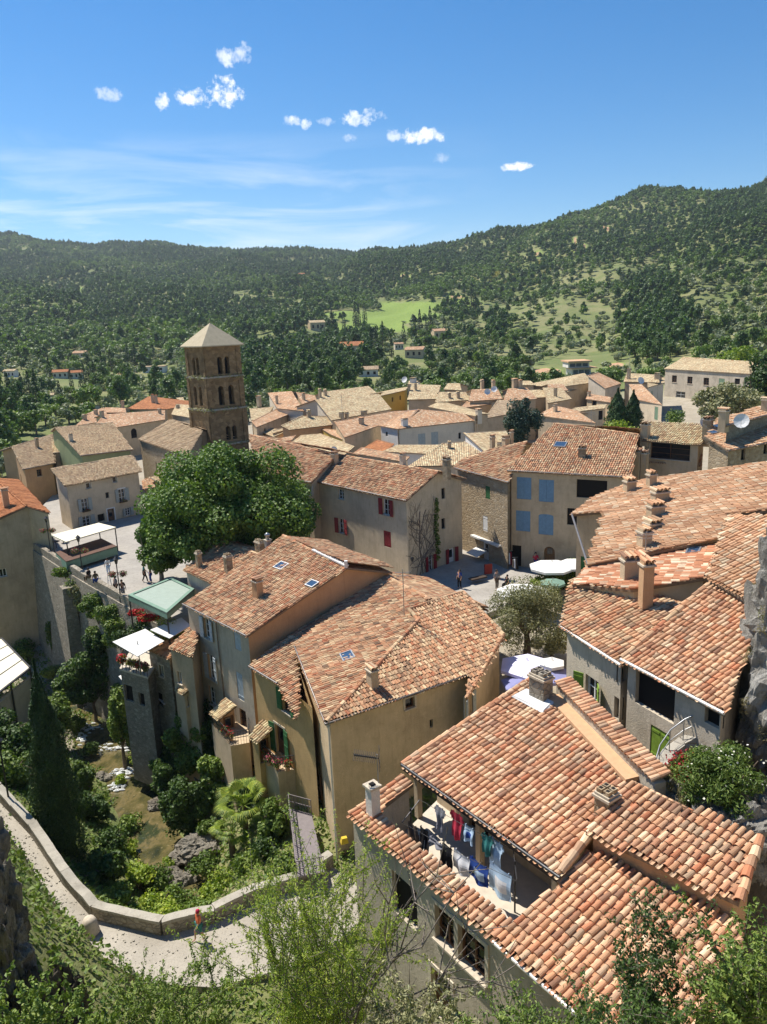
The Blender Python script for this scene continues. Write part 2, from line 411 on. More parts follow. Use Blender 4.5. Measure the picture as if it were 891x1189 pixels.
plain('canvas_lilac', (.62, .60, .78), .8, .05, 3)
plain('lead', (.62, .62, .60), .5, .1, 8)
plain('mortar', (.50, .43, .33), .95, .2, 8)
plain('coping_orange', (.56, .34, .19), .9, .1, 6)
plain('terrace_floor', (.52, .46, .37), .9, .12, 4)
plain('concrete', (.40, .37, .32), .95, .18, 3)
plain('soil', (.13, .095, .06), .95, .3, 6)
plain('red_paint', (.35, .03, .02), .5, .1, 5)
plain('skin', (.48, .27, .18), .6, .06, 20)
plain('hair_dark', (.03, .02, .015), .6, .2, 20)
for nm, c in (('cloth_red', (.45, .03, .06)), ('cloth_coral', (.70, .16, .06)), ('cloth_teal', (.03, .16, .15)), ('cloth_sky', (.42, .55, .68)), ('cloth_blue', (.02, .06, .26)), ('cloth_white', (.72, .72, .72)),
              ('cloth_black', (.015, .015, .017)), ('cloth_brown', (.14, .10, .07)), ('cloth_paleblue', (.40, .53, .66)), ('cloth_grey', (.2, .2, .22)), ('cloth_yellow', (.6, .42, .04)), ('cloth_cap', (.42, .02, .06))):
    plain(nm, c, .9, .1, 8)
m, nt, b = newmat('glass_dark'); b.inputs['Base Color'].default_value = (.015, .018, .022, 1); b.inputs['Roughness'].default_value = .08; b.inputs['Specular IOR Level'].default_value = .6
m, nt, b = newmat('glass_sky'); b.inputs['Base Color'].default_value = (.035, .07, .13, 1); b.inputs['Roughness'].default_value = .12; b.inputs['Specular IOR Level'].default_value = .7
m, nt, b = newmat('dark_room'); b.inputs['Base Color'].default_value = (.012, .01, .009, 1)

def leafmat(name, c1, c2, c3=None, trans=.22, rough=.55):
    m, nt, b = newmat(name)
    g = nn(nt, 'ShaderNodeNewGeometry'); oi = nn(nt, 'ShaderNodeObjectInfo')
    c = ramp(nt, g.outputs['Random Per Island'], [(0, c1), (.6, c2), (1, c3 or c2)])
    c = mixc(nt, 1.0, c, ramp(nt, oi.outputs['Random'], [(0, (.72, .76, .72)), (1, (1.25, 1.2, 1.15))]), 'MULTIPLY')
    L(nt, c, b.inputs['Base Color']); b.inputs['Roughness'].default_value = rough; b.inputs['Specular IOR Level'].default_value = .35
    tr = nn(nt, 'ShaderNodeBsdfTranslucent'); L(nt, mixc(nt, 1.0, c, (1.2, 1.35, .5, 1), 'MULTIPLY'), tr.inputs[0])
    mx = nn(nt, 'ShaderNodeMixShader'); mx.inputs[0].default_value = trans
    L(nt, b.outputs[0], mx.inputs[1]); L(nt, tr.outputs[0], mx.inputs[2]); L(nt, mx.outputs[0], nt.nodes['Material Output'].inputs[0])
    return m
leafmat('leaf_plane', (.06, .12, .02), (.10, .17, .028), (.17, .25, .045))
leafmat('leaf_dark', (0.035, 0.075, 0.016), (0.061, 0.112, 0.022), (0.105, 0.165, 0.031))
leafmat('leaf_mid', (0.079, 0.135, 0.025), (0.140, 0.210, 0.037), (0.228, 0.285, 0.056))
leafmat('leaf_bright', (0.158, 0.240, 0.031), (0.263, 0.345, 0.044), (0.420, 0.450, 0.075), .3)
leafmat('leaf_olive', (0.158, 0.165, 0.075), (0.263, 0.262, 0.125), (0.403, 0.375, 0.200), .15)
leafmat('leaf_cypress', (0.023, 0.053, 0.015), (0.035, 0.075, 0.020), (0.061, 0.105, 0.027), .1)
leafmat('leaf_pine', (.055, .105, .032), (.085, .145, .042), (.13, .20, .06), .25)
leafmat('leaf_scrub', (.09, .15, .03), (.14, .21, .045), (.20, .28, .07), .25)
leafmat('leaf_spruce', (0.026, 0.060, 0.040), (0.044, 0.090, 0.060), (0.088, 0.135, 0.088), .1)
leafmat('leaf_olivelight', (.17, .20, .11), (.24, .27, .155), (.33, .36, .22), .2)
leafmat('leaf_yellow', (.22, .22, .04), (.30, .28, .05), (.40, .32, .06), .2)
leafmat('flower_red', (.35, .01, .02), (.5, .02, .03), (.6, .04, .06), .15)
leafmat('flower_pink', (.35, .04, .08), (.5, .08, .13), (.55, .15, .2), .15)
leafmat('flower_white', (.6, .6, .5), (.7, .7, .62), (.75, .75, .7), .15)
leafmat('straw', (.30, .24, .12), (.38, .31, .16), (.25, .24, .10), .15)
plain('bark', (.16, .12, .085), .95, .35, 8)
plain('bark_pale', (.30, .26, .21), .95, .3, 8)
plain('twig', (.19, .16, .135), .95, .3, 12)
# ------------------------------------------------------------------ roof planes, tiles, walls, openings
class Pl:
    """plane rising at slope (deg) away from the level line A-B; tiles run straight down it"""
    def __init__(s, A, B, slope, hint=None):
        A = np.array(A, float); B = np.array(B, float)
        e = B - A; s.A = A; s.B = B
        eh = np.array([e[0], e[1], 0]); eh /= np.linalg.norm(eh)
        p = np.array([-eh[1], eh[0], 0])
        h = np.array(hint, float) if hint is not None else np.array([A[0] + B[0], A[1] + B[1], 0])
        if np.dot(p[:len(h)], h) < 0: p = -p
        s.e = eh; s.ph = p; t = tan(radians(slope))
        s.up = np.array([p[0], p[1], t]); s.up /= np.linalg.norm(s.up)
        s.n = np.cross(s.e, s.up)
        if s.n[2] < 0: s.n = -s.n
    def at(s, px, py):
        d = ray(px, py); return C0 + d * np.dot(s.A - C0, s.n) / np.dot(d, s.n)
    def z(s, x, y):
        return s.A[2] - (s.n[0] * (x - s.A[0]) + s.n[1] * (y - s.A[1])) / s.n[2]
    def pts(s, pxs):
        return [s.at(*q) if len(q) == 2 else np.array(q, float) for q in pxs]

def plpx(a, b, z, slope, hint=None, zb=None):
    return Pl(W(*a, z), W(*b, z if zb is None else zb), slope, hint)

def inside(poly, x, y):
    r = np.zeros(x.shape, bool); n = len(poly)
    for i in range(n):
        x1, y1 = poly[i]; x2, y2 = poly[(i + 1) % n]
        if y1 == y2: continue
        c = ((y1 > y) != (y2 > y)) & (x < (x2 - x1) * (y - y1) / (y2 - y1) + x1)
        r ^= c
    return r

TSEED = [0]
def tile_field(mb, pl, pts, lod, mat=0, deck=1, pitch=.205, row=.34, th=.13, seed=None, sag=0.0):
    """cover and pan tiles laid row by row over the polygon, on a deck"""
    TSEED[0] += 1; sd = TSEED[0] if seed is None else seed
    rng = np.random.RandomState(sd)
    P = np.array(pts); O = P[0]
    uu = (P - O) @ pl.e; vv = (P - O) @ pl.up
    poly = np.stack([uu, vv], 1)
    dk = P - pl.n * .02; lo = dk - np.array([0, 0, th])
    ou, ov = 13.0 * sd, 7.0 * sd
    uvp = np.stack([uu / pitch + ou, vv / row + ov], 1)[None]
    mb.faces(dk, [list(range(len(P)))], mat, uvp)
    mb.faces(lo, [list(range(len(P)))[::-1]], deck)
    n = len(P)
    mb.faces(np.vstack([dk, lo]), [[i, (i + 1) % n, n + (i + 1) % n, n + i] for i in range(n)], deck)
    if lod >= 2: return
    iu = np.arange(math.floor(uu.min() / pitch), math.ceil(uu.max() / pitch) + 1)
    iv = np.arange(math.floor(vv.min() / row), math.ceil(vv.max() / row) + 1)
    U, V = np.meshgrid(iu, iv); U = U.ravel(); V = V.ravel()
    cu = (U + .5) * pitch; cv = (V + .5) * row
    ok = inside(poly, cu, cv)
    U, V, cu, cv = U[ok], V[ok], cu[ok], cv[ok]; k = len(U)
    if k == 0: return
    seg = 6 if lod == 0 else 4
    th_ = np.linspace(0, pi, seg + 1)
    ju = rng.normal(0, .009, k); jv = rng.normal(0, .022, k); jr = rng.normal(0, .035, k); jz = np.abs(rng.normal(0, .008, k))
    sl_ = rng.random(k) < .02; jv = np.where(sl_, jv - .07, jv); jr = np.where(sl_, jr * 3, jr)
    colj = rng.normal(0, .010, 5000)[(U - iu[0]) % 5000]
    # undulation of an old roof
    sg = .035 * np.sin(cu * .9 + sd) * np.cos(cv * .7 + 2 * sd) + .02 * np.sin(cu * 2.3 + sd * 3)
    uv = np.stack([U + ou // 1 + .5, V + ov // 1 + .5], 1)
    def arc(r, c0, vloc, inner=0):
        a = -np.cos(th_)[None, :] * (r - inner); c = np.sin(th_)[None, :] * (r - inner) * .92 + c0
        a = np.repeat(a, k, 0) if a.shape[0] == 1 else a; c = np.repeat(c, k, 0) if c.shape[0] == 1 else c
        A = a * np.cos(jr)[:, None] - vloc * np.sin(jr)[:, None] + (cu + ju + colj)[:, None]
        B = vloc * np.cos(jr)[:, None] + a * np.sin(jr)[:, None] + (cv + jv)[:, None]
        Cc = c + (jz + sg)[:, None]
        return O + A[..., None] * pl.e + B[..., None] * pl.up + Cc[..., None] * pl.n
    lowa = arc(.086, .030, -row * .56); upa = arc(.070, .004, row * .56)
    q = np.stack([lowa[:, :-1], lowa[:, 1:], upa[:, 1:], upa[:, :-1]], 2).reshape(-1, 4, 3)
    mb.quads(q, mat, np.repeat(uv, seg, 0))
    if lod == 0:
        inn = arc(.086, .030, -row * .56, .016)
        q = np.stack([inn[:, :-1], inn[:, 1:], lowa[:, 1:], lowa[:, :-1]], 2).reshape(-1, 4, 3)
        mb.quads(q, mat, np.repeat(uv, seg, 0))
        dn = arc(.086, .030, -row * .56 + .12, .018)
        q = np.stack([dn[:, :-1], dn[:, 1:], inn[:, 1:], inn[:, :-1]], 2).reshape(-1, 4, 3)
        mb.quads(q, mat, np.repeat(uv, seg, 0))
    # pans between the covers
    a0 = np.array([-.062, -.024, .024, .062]); c_ = np.array([.035, .006, .006, .035])
    def pan(vloc, lift):
        A = a0[None] + (cu + pitch / 2)[:, None]; B = vloc + (cv - row * .45 + jv)[:, None] + 0 * A; Cc = c_[None] + lift + sg[:, None]
        return O + A[..., None] * pl.e + B[..., None] * pl.up + Cc[..., None] * pl.n
    p0 = pan(-row * .5, .016); p1 = pan(row * .55, -.004)
    q = np.stack([p0[:, :-1], p0[:, 1:], p1[:, 1:], p1[:, :-1]], 2).reshape(-1, 4, 3)
    mb.quads(q, mat, np.repeat(uv + np.array([977, 331]), 3, 0))

def ridge_caps(mb, a, b, r=.125, mat=0, lod=0, step=.36):
    a = np.array(a, float); b = np.array(b, float); ln = np.linalg.norm(b - a); k = max(1, int(round(ln / step)))
    d = (b - a) / ln; sd = np.cross(d, (0, 0, 1)); sd /= np.linalg.norm(sd); up = np.cross(sd, d)
    seg = 6 if lod == 0 else 4
    th = np.linspace(-.25, pi + .25, seg + 1); rng = np.random.RandomState(int(abs(a[0]) * 100) % 9999)
    for i in range(k):
        s0 = a + d * ln * i / k; s1 = a + d * ln * (i + 1.12) / k; j = rng.normal(0, .008, 3)
        A = s0 + j + (np.cos(th)[:, None] * sd + np.sin(th)[:, None] * up) * (r + .014); B = s1 + j + (np.cos(th)[:, None] * sd + np.sin(th)[:, None] * up) * (r - .012)
        mb.quads(np.stack([A[:-1], A[1:], B[1:], B[:-1]], 1), mat, np.tile([[i + 37. + int(a[0] * 7) + .5, int(a[1] * 9) + .5]], (seg, 1)))
        if lod == 0:
            Ai = s0 + j + (np.cos(th)[:, None] * sd + np.sin(th)[:, None] * up) * (r - .006)
            mb.quads(np.stack([Ai[:-1], Ai[1:], A[1:], A[:-1]], 1), mat, np.tile([[i + 37. + int(a[0] * 7) + .5, int(a[1] * 9) + .5]], (seg, 1)))

def inset(poly, d):
    n = len(poly); out = []
    P = [np.array(q[:2], float) for q in poly]
    for i in range(n):
        a, b, c = P[i - 1], P[i], P[(i + 1) % n]
        e1 = (b - a) / (np.linalg.norm(b - a) + 1e-9); e2 = (c - b) / (np.linalg.norm(c - b) + 1e-9)
        n1 = np.array([-e1[1], e1[0]]); n2 = np.array([-e2[1], e2[0]])
        k = 1 + np.dot(n1, n2)
        m = (n1 + n2) / max(k, .35)
        out.append(b + m * d)
    return out

def ccw(pts):
    a = sum(pts[i][0] * pts[(i + 1) % len(pts)][1] - pts[(i + 1) % len(pts)][0] * pts[i][1] for i in range(len(pts)))
    return pts if a > 0 else pts[::-1]

class Opening: pass
def edge_hit(p0, p1, px, py):
    """where the pixel's ray meets the vertical plane over p0-p1: (distance along, height, depth, facing)"""
    d = ray(px, py); e = np.array(p1) - np.array(p0); ln = np.linalg.norm(e); e /= ln; nrm = np.array([e[1], -e[0]])
    den = d[0] * nrm[0] + d[1] * nrm[1]
    if abs(den) < 1e-6: return None
    t = ((p0[0]) * nrm[0] + (p0[1]) * nrm[1]) / den
    if t <= 0: return None
    q = C0 + d * t
    return np.dot(q[:2] - np.array(p0), e), q[2], t, den < 0, ln

def wall_edge(mb, p0, p1, z0, t0, t1, ops, mat=0, depth=.22):
    p0 = np.array(p0, float); p1 = np.array(p1, float); e = p1 - p0; ln = np.linalg.norm(e); e /= ln; nr = np.array([e[1], -e[0]])
    zm = min(t0, t1)
    def pt(u, z, d=0): return [p0[0] + e[0] * u - nr[0] * d, p0[1] + e[1] * u - nr[1] * d, z]
    us = sorted({0.0, ln, *[x for o in ops for x in (o.u0, o.u1)]}); vs = sorted({z0, zm, *[x for o in ops for x in (o.v0, o.v1)]})
    for i in range(len(us) - 1):
        for j in range(len(vs) - 1):
            um, vm = (us[i] + us[i + 1]) / 2, (vs[j] + vs[j + 1]) / 2
            if any(o.u0 < um < o.u1 and o.v0 < vm < o.v1 for o in ops): continue
            mb.poly([pt(us[i], vs[j]), pt(us[i + 1], vs[j]), pt(us[i + 1], vs[j + 1]), pt(us[i], vs[j + 1])], mat)
    if abs(t0 - t1) > .005:
        if t0 > t1: mb.poly([pt(0, zm), pt(ln, zm), pt(0, t0)], mat)
        else: mb.poly([pt(0, zm), pt(ln, zm), pt(ln, t1)], mat)
    for o in ops:
        if o.arch:
            r = (o.u1 - o.u0) / 2; uc = (o.u0 + o.u1) / 2; vc = o.v1 - r * o.arch; k = 8
            arc = [(uc - r * cos(pi * q / k), vc + r * o.arch * sin(pi * q / k)) for q in range(k + 1)]
            for q in range(k):
                cu_ = o.u0 if q < k / 2 else o.u1
                mb.poly([pt(*arc[q]), pt(*arc[q + 1]), pt(cu_, o.v1)], mat)
                mb.poly([pt(*arc[q]), pt(*arc[q], depth), pt(*arc[q + 1], depth), pt(*arc[q + 1])], mat)
            mb.poly([pt(o.u0, o.v0), pt(o.u0, vc), pt(o.u0, vc, depth), pt(o.u0, o.v0, depth)], mat)
            mb.poly([pt(o.u1, o.v0), pt(o.u1, o.v0, depth), pt(o.u1, vc, depth), pt(o.u1, vc)], mat)
        else:
            mb.poly([pt(o.u0, o.v0), pt(o.u0, o.v1), pt(o.u0, o.v1, depth), pt(o.u0, o.v0, depth)], mat)
            mb.poly([pt(o.u1, o.v0), pt(o.u1, o.v0, depth), pt(o.u1, o.v1, depth), pt(o.u1, o.v1)], mat)
            mb.poly([pt(o.u0, o.v1), pt(o.u1, o.v1), pt(o.u1, o.v1, depth), pt(o.u0, o.v1, depth)], mat)
        mb.poly([pt(o.u0, o.v0), pt(o.u0, o.v0, depth), pt(o.u1, o.v0, depth), pt(o.u1, o.v0)], mat)

def place_window(rt, o, p0, p1, wallpart=None):
    """frame, panes, shutters of one opening"""
    p0 = np.array(p0, float); p1 = np.array(p1, float); e = p1 - p0; e /= np.linalg.norm(e); nr = np.array([e[1], -e[0]]); rz = atan2(e[1], e[0])
    w, h = o.u1 - o.u0, o.v1 - o.v0; uc = (o.u0 + o.u1) / 2; vc = (o.v0 + o.v1) / 2
    def c(u, z, d): return (p0[0] + e[0] * u - nr[0] * d, p0[1] + e[1] * u - nr[1] * d, z)
    s = o.spec; kind = s.get('kind', 'win'); sh = s.get('sh'); st = s.get('st', 'open'); fm = s.get('fm', 'frame_white')
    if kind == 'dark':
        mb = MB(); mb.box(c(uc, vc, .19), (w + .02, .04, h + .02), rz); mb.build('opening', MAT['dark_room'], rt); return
    if sh and st == 'closed':
        mb = MB()
        for q in (-1, 1): 
            mb.box(c(uc + q * w / 4, vc, .05), (w / 2 - .012, .05, h - .02), rz)
            for zz in (-.36, .36): mb.box(c(uc + q * w / 4, vc + zz * h, .018), (w / 2 - .1, .02, .09), rz)
        mb.build('shutter', MAT[sh], rt)
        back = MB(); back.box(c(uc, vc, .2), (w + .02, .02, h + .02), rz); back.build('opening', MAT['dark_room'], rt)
        return
    name = 'door' if kind == 'door' else 'window'
    mb = MB()
    mb.box(c(uc, vc, .215), (w + .02, .02, h + .02), rz, 1)
    f = min(.07, w * .12)
    if kind == 'door':
        mb.box(c(uc, vc, .17), (w, .05, h), rz, 0)
        mb.box(c(uc, vc + h * .2, .14), (w * .5, .02, h * .4), rz, 1)
    else:
        for q in (-1, 1):
            mb.box(c(uc + q * (w / 2 - f / 2), vc, .17), (f, .06, h), rz, 0); mb.box(c(uc, vc + q * (h / 2 - f / 2), .17), (w - 2 * f, .055, f), rz, 0)
        if s.get('bars', 1):
            mb.box(c(uc, vc, .17), (f * .9, .05, h - 2 * f), rz, 0)
            if h > .9:
                for q in (-1, 1): mb.box(c(uc, vc + q * h / 6, .175), (w - 2 * f, .03, f * .5), rz, 0)
    win = mb.build(name, [MAT[fm], MAT['glass_dark']], rt)
    if s.get('sill', 1) and kind != 'door':
        b2 = MB(); b2.box(c(uc, o.v0 - .03, -.03), (w + .16, .16, .07), rz); b2.build('sill', MAT['mortar'], win)
    if s.get('trim'):
        b2 = MB(); t = .13
        for q in (-1, 1): b2.box(c(uc + q * (w / 2 + t / 2), vc, -.01), (t, .05, h + (0 if kind == 'door' else 0)), rz)
        b2.box(c(uc, o.v1 + t / 2, -.012), (w + 2 * t, .055, t), rz)
        b2.build('surround', MAT[s['trim']], win)
    if sh:
        sides = {'open': (-1, 1), 'left': (-1,), 'right': (1,)}.get(st, (-1, 1))
        sw = w / 2
        for q in sides:
            b3 = MB(); cc = uc + q * (w / 2 + sw / 2 + .02)
            tl = s.get('tilt', .12) * q
            b3.box(c(cc, vc, -.07 - abs(tl) * sw / 2), (sw, .04, h), rz - tl)
            for zz in (-.36, .0, .36): b3.box(c(cc, vc + zz * h, -.10 - abs(tl) * sw / 2), (sw - .06, .02, .08), rz - tl)
            b3.build('shutter', MAT[sh], win)
    if s.get('box'):
        b4 = MB(); b4.box(c(uc, o.v0 + .02, -.2), (w + .1, .22, .2), rz)
        leaf_blob(b4, c(uc, o.v0 + .16, -.24), (w * .5, .2, .18), 90, .07, 1, seed=int(uc * 50))
        leaf_blob(b4, c(uc, o.v0 + .2, -.26), (w * .5, .2, .16), 50, .06, 2, seed=int(uc * 70))
        b4.build('flower_box', [MAT['wood_dark'], MAT['leaf_mid'], MAT['flower_red']], win)

def leaf_blob(mb, c, rad, n, size, mat=0, seed=0, shell=.0, aspect=1.0, droop=.0, uvk=0):
    rng = np.random.RandomState(seed % 100000)
    d = rng.normal(size=(n, 3)); d /= np.linalg.norm(d, axis=1)[:, None]
    r = (shell + (1 - shell) * rng.random(n) ** .5)
    leaf_quads(mb, np.array(c) + d * r[:, None] * np.array(rad), d, size, mat, rng, aspect, droop)

def leaf_quads(mb, P, d, size, mat, rng, aspect=1.0, droop=0.0, jit=.7):
    n = len(P)
    nr = d + rng.normal(0, jit, (n, 3)) + np.array([0, 0, .35]); nr /= np.linalg.norm(nr, axis=1)[:, None]
    t = rng.normal(size=(n, 3)); t -= (t * nr).sum(1)[:, None] * nr
    t[:, 2] -= droop
    t /= np.linalg.norm(t, axis=1)[:, None]; b = np.cross(nr, t)
    s = size * rng.uniform(.65, 1.35, n)[:, None]
    a = t * s * .5; bb = b * s * .5 / aspect
    # a pointed, slightly folded leaf: five corners
    V = np.stack([P - a, P - a * .2 + bb + nr * s * .08, P + a * 1.05, P - a * .2 - bb + nr * s * .08], 1)
    mb.quads(V, mat)

def chimney(pl, roofpart, px, py, w=.7, d=.5, h=1.0, rz=None, mat='plaster_tan', top='tiles', name='chimney', base=None, roofm='tile_mixed'):
    b = pl.at(px, py) if base is None else np.array(base, float)
    if rz is None: rz = atan2(pl.e[1], pl.e[0])
    mb = MB(); cx, cy, cz = b
    mb.box((cx, cy, cz + h / 2 - .35), (w, d, h + .7), rz, 0)
    mb.box((cx, cy, cz + h + .03), (w + .12, d + .12, .08), rz, 1)
    R = lambda x, y: (cx + x * cos(rz) - y * sin(rz), cy + x * sin(rz) + y * cos(rz))
    if top == 'tiles':
        for q in np.linspace(-.5, .5, 3):
            x, y = R(q * (w - .1), 0); mb.box((x, y, cz + h + .15), (.08, d * .9, .17), rz, 0)
        k = max(2, int(w / .2))
        for i in range(k):
            x0, y0 = R((i + .5) / k * w * 1.1 - w * .55, -d * .62); x1, y1 = R((i + .5) / k * w * 1.1 - w * .55, d * .62)
            ridge_caps(mb, (x0, y0, cz + h + .22), (x1, y1, cz + h + .27), .09, 2, 1, 3)
        x, y = R(0, 0); mb.box((x, y, cz + h + .235), (w * .98, d * 1.0, .03), rz, 2)
    elif top == 'pots':
        k = max(2, int(w / .28))
        for i in range(k):
            for j in (-1, 1):
                x, y = R((i + .5) / k * w - w * .5, j * d * .24)
                mb.box((x, y, cz + h + .17), (w / k * .75, d * .38, .22), rz, 0); mb.box((x, y, cz + h + .285), (w / k * .4, d * .2, .012), rz, 3)
        x, y = R(0, 0); mb.box((x, y, cz + h + .12), (w * 1.04, d * 1.04, .06), rz, 1)
    elif top == 'cowl':
        mb.lathe((cx, cy, cz + h + .05), [(.16, 0), (.16, .3), (.22, .32), (.22, .45), (.05, .55)], 10, 4)
    else:
        mb.box((cx, cy, cz + h + .085), (w * .5, d * .5, .05), rz, 3)
    return mb.build(name, [MAT[mat], MAT['mortar'], MAT[roofm], MAT['dark_room'], MAT['metal_grey']], roofpart)

def skylight(pl, roofpart, px, py, w=.78, h=1.0, glass='glass_sky', name='skylight'):
    b = pl.at(px, py); mb = MB(); z0 = .10
    def q(u, v, c): return b + pl.e * u + pl.up * v + pl.n * (c + z0)
    f = .07
    for (u0, u1, v0, v1) in ((-w / 2 - f, -w / 2, -h / 2 - f, h / 2 + f), (w / 2, w / 2 + f, -h / 2 - f, h / 2 + f), (-w / 2, w / 2, -h / 2 - f, -h / 2), (-w / 2, w / 2, h / 2, h / 2 + f)):
        mb.prism([q(u0, v0, -.08), q(u1, v0, -.08), q(u1, v1, -.08), q(u0, v1, -.08)], [q(u0, v0, .05), q(u1, v0, .05), q(u1, v1, .05), q(u0, v1, .05)], 0)
    mb.prism([q(-w / 2, -h / 2, -.06), q(w / 2, -h / 2, -.06), q(w / 2, h / 2, -.06), q(-w / 2, h / 2, -.06)], [q(-w / 2, -h / 2, .02), q(w / 2, -h / 2, .02), q(w / 2, h / 2, .02), q(-w / 2, h / 2, .02)], 1)
    return mb.build(name, [MAT['metal_grey'], MAT[glass]], roofpart)

class House:
    def __init__(s, name, label, loc, cat='house', group=None):
        s.rt = root(name, loc, label, cat, group); s.roof = None; s.mb = MB(); s.tm = []; s.edges = []
    def face(s, pl, pts, lod=0, mat='tile_mixed', **k):
        if mat not in s.tm: s.tm.append(mat)
        tile_field(s.mb, pl, pts, lod, 1 + s.tm.index(mat), 0, **k)
    def caps(s, a, b, lod=0, r=.125):
        ridge_caps(s.mb, a, b, r, 1, lod)
    def roof_done(s, name='roof'):
        s.roof = s.mb.build(name, [MAT['wood_eave']] + [MAT[t] for t in s.tm], s.rt); s.mb = MB(); return s.roof
    def walls(s, outline, z0, mat, wins=(), ins=.28, matmap=None, name='wall', closed=True, tops=None):
        """outline: points of the eave/verge in plan with their heights; wins: dicts with px"""
        pts = ccw([np.array(q, float) for q in outline]); n = len(pts)
        fp = inset(pts, ins); tz = [q[2] for q in pts]
        ops = {i: [] for i in range(n)}
        for wspec in wins:
            px, py = wspec['px']; best = None
            for i in range(n):
                hit = edge_hit(fp[i], fp[(i + 1) % n], px, py)
                if hit is None: continue
                u, z, t, facing, ln = hit
                if facing and -.2 < u < ln + .2 and (best is None or t < best[0]) and z < max(tz[i], tz[(i + 1) % n]) + .3: best = (t, i, u, z, ln)
            if best is None: print('window misses', s.rt.name, px, py); continue
            t, i, u, z, ln = best; zm = min(tz[i], tz[(i + 1) % n])
            o = Opening(); w, h = wspec['w'], wspec['h']
            u = min(max(u, w / 2 + .05), ln - w / 2 - .05)
            o.u0, o.u1, o.v0, o.v1 = u - w / 2, u + w / 2, z - h / 2, z + h / 2
            if o.v1 > zm - .1: d_ = o.v1 - (zm - .1); o.v0 -= d_; o.v1 -= d_
            if o.v0 < z0: d_ = z0 + .02 - o.v0; o.v0 += d_; o.v1 += d_
            o.arch = wspec.get('arch', 0); o.spec = wspec
            if o.u0 < 0 or any(a.u0 < o.u1 and o.u0 < a.u1 and a.v0 < o.v1 and o.v0 < a.v1 for a in ops[i]): print('overlap', s.rt.name, px, py); continue
            ops[i].append(o)
        mb = MB(); mats = [mat]
        for i in range(n):
            mi = 0
            if matmap and i in matmap:
                if matmap[i] not in mats: mats.append(matmap[i])
                mi = mats.index(matmap[i])
            wall_edge(mb, fp[i], fp[(i + 1) % n], z0, tz[i], tz[(i + 1) % n], ops[i], mi)
        # cap under the roof so that no light falls in
        mb.poly([[fp[i][0], fp[i][1], tz[i] - .06] for i in range(n)], 0) if max(tz) - min(tz) < .1 else None
        s.wall = mb.build(name, [MAT[q] for q in mats], s.rt)
        for i in range(n):
            for o in ops[i]: place_window(s.rt, o, fp[i], fp[(i + 1) % n])
        s.fp = fp; return s.wall
    def gutter(s, pts, mat='gutter', r=.065, name='gutter'):
        mb = MB(); mb.tube(pts, r, 6); return mb.build(name, MAT[mat], s.rt)
# ------------------------------------------------------------------ the lie of the land
HPX = np.array([-260, 0, 150, 300, 380, 450, 520, 600, 680, 750, 820, 891, 1100])
HR = np.array([150, 250, 350, 500, 700, 900, 1200, 1600, 2000])
HY = np.array([
    [545, 525, 520, 512, 510, 508, 505, 500, 496, 492, 488, 484, 470],
    [480, 472, 466, 456, 452, 452, 450, 448, 443, 437, 430, 424, 400],
    [445, 440, 437, 430, 428, 424, 422, 420, 414, 405, 396, 388, 350],
    [418, 414, 412, 405, 402, 396, 392, 386, 378, 370, 355, 344, 300],
    [388, 384, 378, 368, 368, 364, 358, 348, 335, 322, 305, 295, 250],
    [356, 352, 346, 345, 345, 336, 328, 310, 292, 276, 262, 252, 215],
    [336, 332, 326, 320, 316, 299, 285, 268, 243, 223, 218, 214, 190],
    [292, 298, 298, 297, 296, 294, 287, 275, 255, 240, 235, 232, 215],
    [262, 271, 280, 286, 290, 293, 291, 285, 268, 255, 250, 245, 230]], float)
HY[6:] += 5
HAZ = np.array([atan2(ray(p, 380)[0], ray(p, 380)[1]) for p in HPX])
HZ = np.zeros_like(HY)
for i in range(len(HR)):
    for j in range(len(HPX)):
        d = ray(HPX[j], HY[i, j]); HZ[i, j] = CAMZ + HR[i] * d[2] / hypot(d[0], d[1])
def hill_z(x, y):
    x = np.asarray(x, float); y = np.asarray(y, float)
    r = np.hypot(x, y); az = np.arctan2(x, y)
    lr = np.log(np.clip(r, 150, 2000)); gr = np.log(HR)
    i = np.clip(np.searchsorted(gr, lr, side='right') - 1, 0, len(HR) - 2); t = (lr - gr[i]) / (gr[i + 1] - gr[i]); t = np.clip(t, 0, 1)
    a = np.clip(az, HAZ[0], HAZ[-1]); j = np.clip(np.searchsorted(HAZ, a, side='right') - 1, 0, len(HAZ) - 2); s = (a - HAZ[j]) / (HAZ[j + 1] - HAZ[j]); s = s * s * (3 - 2 * s)
    z = (HZ[i, j] * (1 - s) + HZ[i, j + 1] * s) * (1 - t) + (HZ[i + 1, j] * (1 - s) + HZ[i + 1, j + 1] * s) * t
    w = np.clip((r - 200) / 600, 0, 1)
    z = z + w * (4.5 * np.sin(x * .021 + 1.3) * np.cos(y * .017) + 2.4 * np.sin(x * .053 + y * .031) + 1.3 * np.sin(x * .11 - y * .07 + 2) + 5 * w * np.sin(az * 38 + np.sin(r * .006) * 2.2))
    z = np.where(r > 2000, z - (r - 2000) * .08, z)
    return z
def WP(px, py, z): return tuple(W(px, py, z))
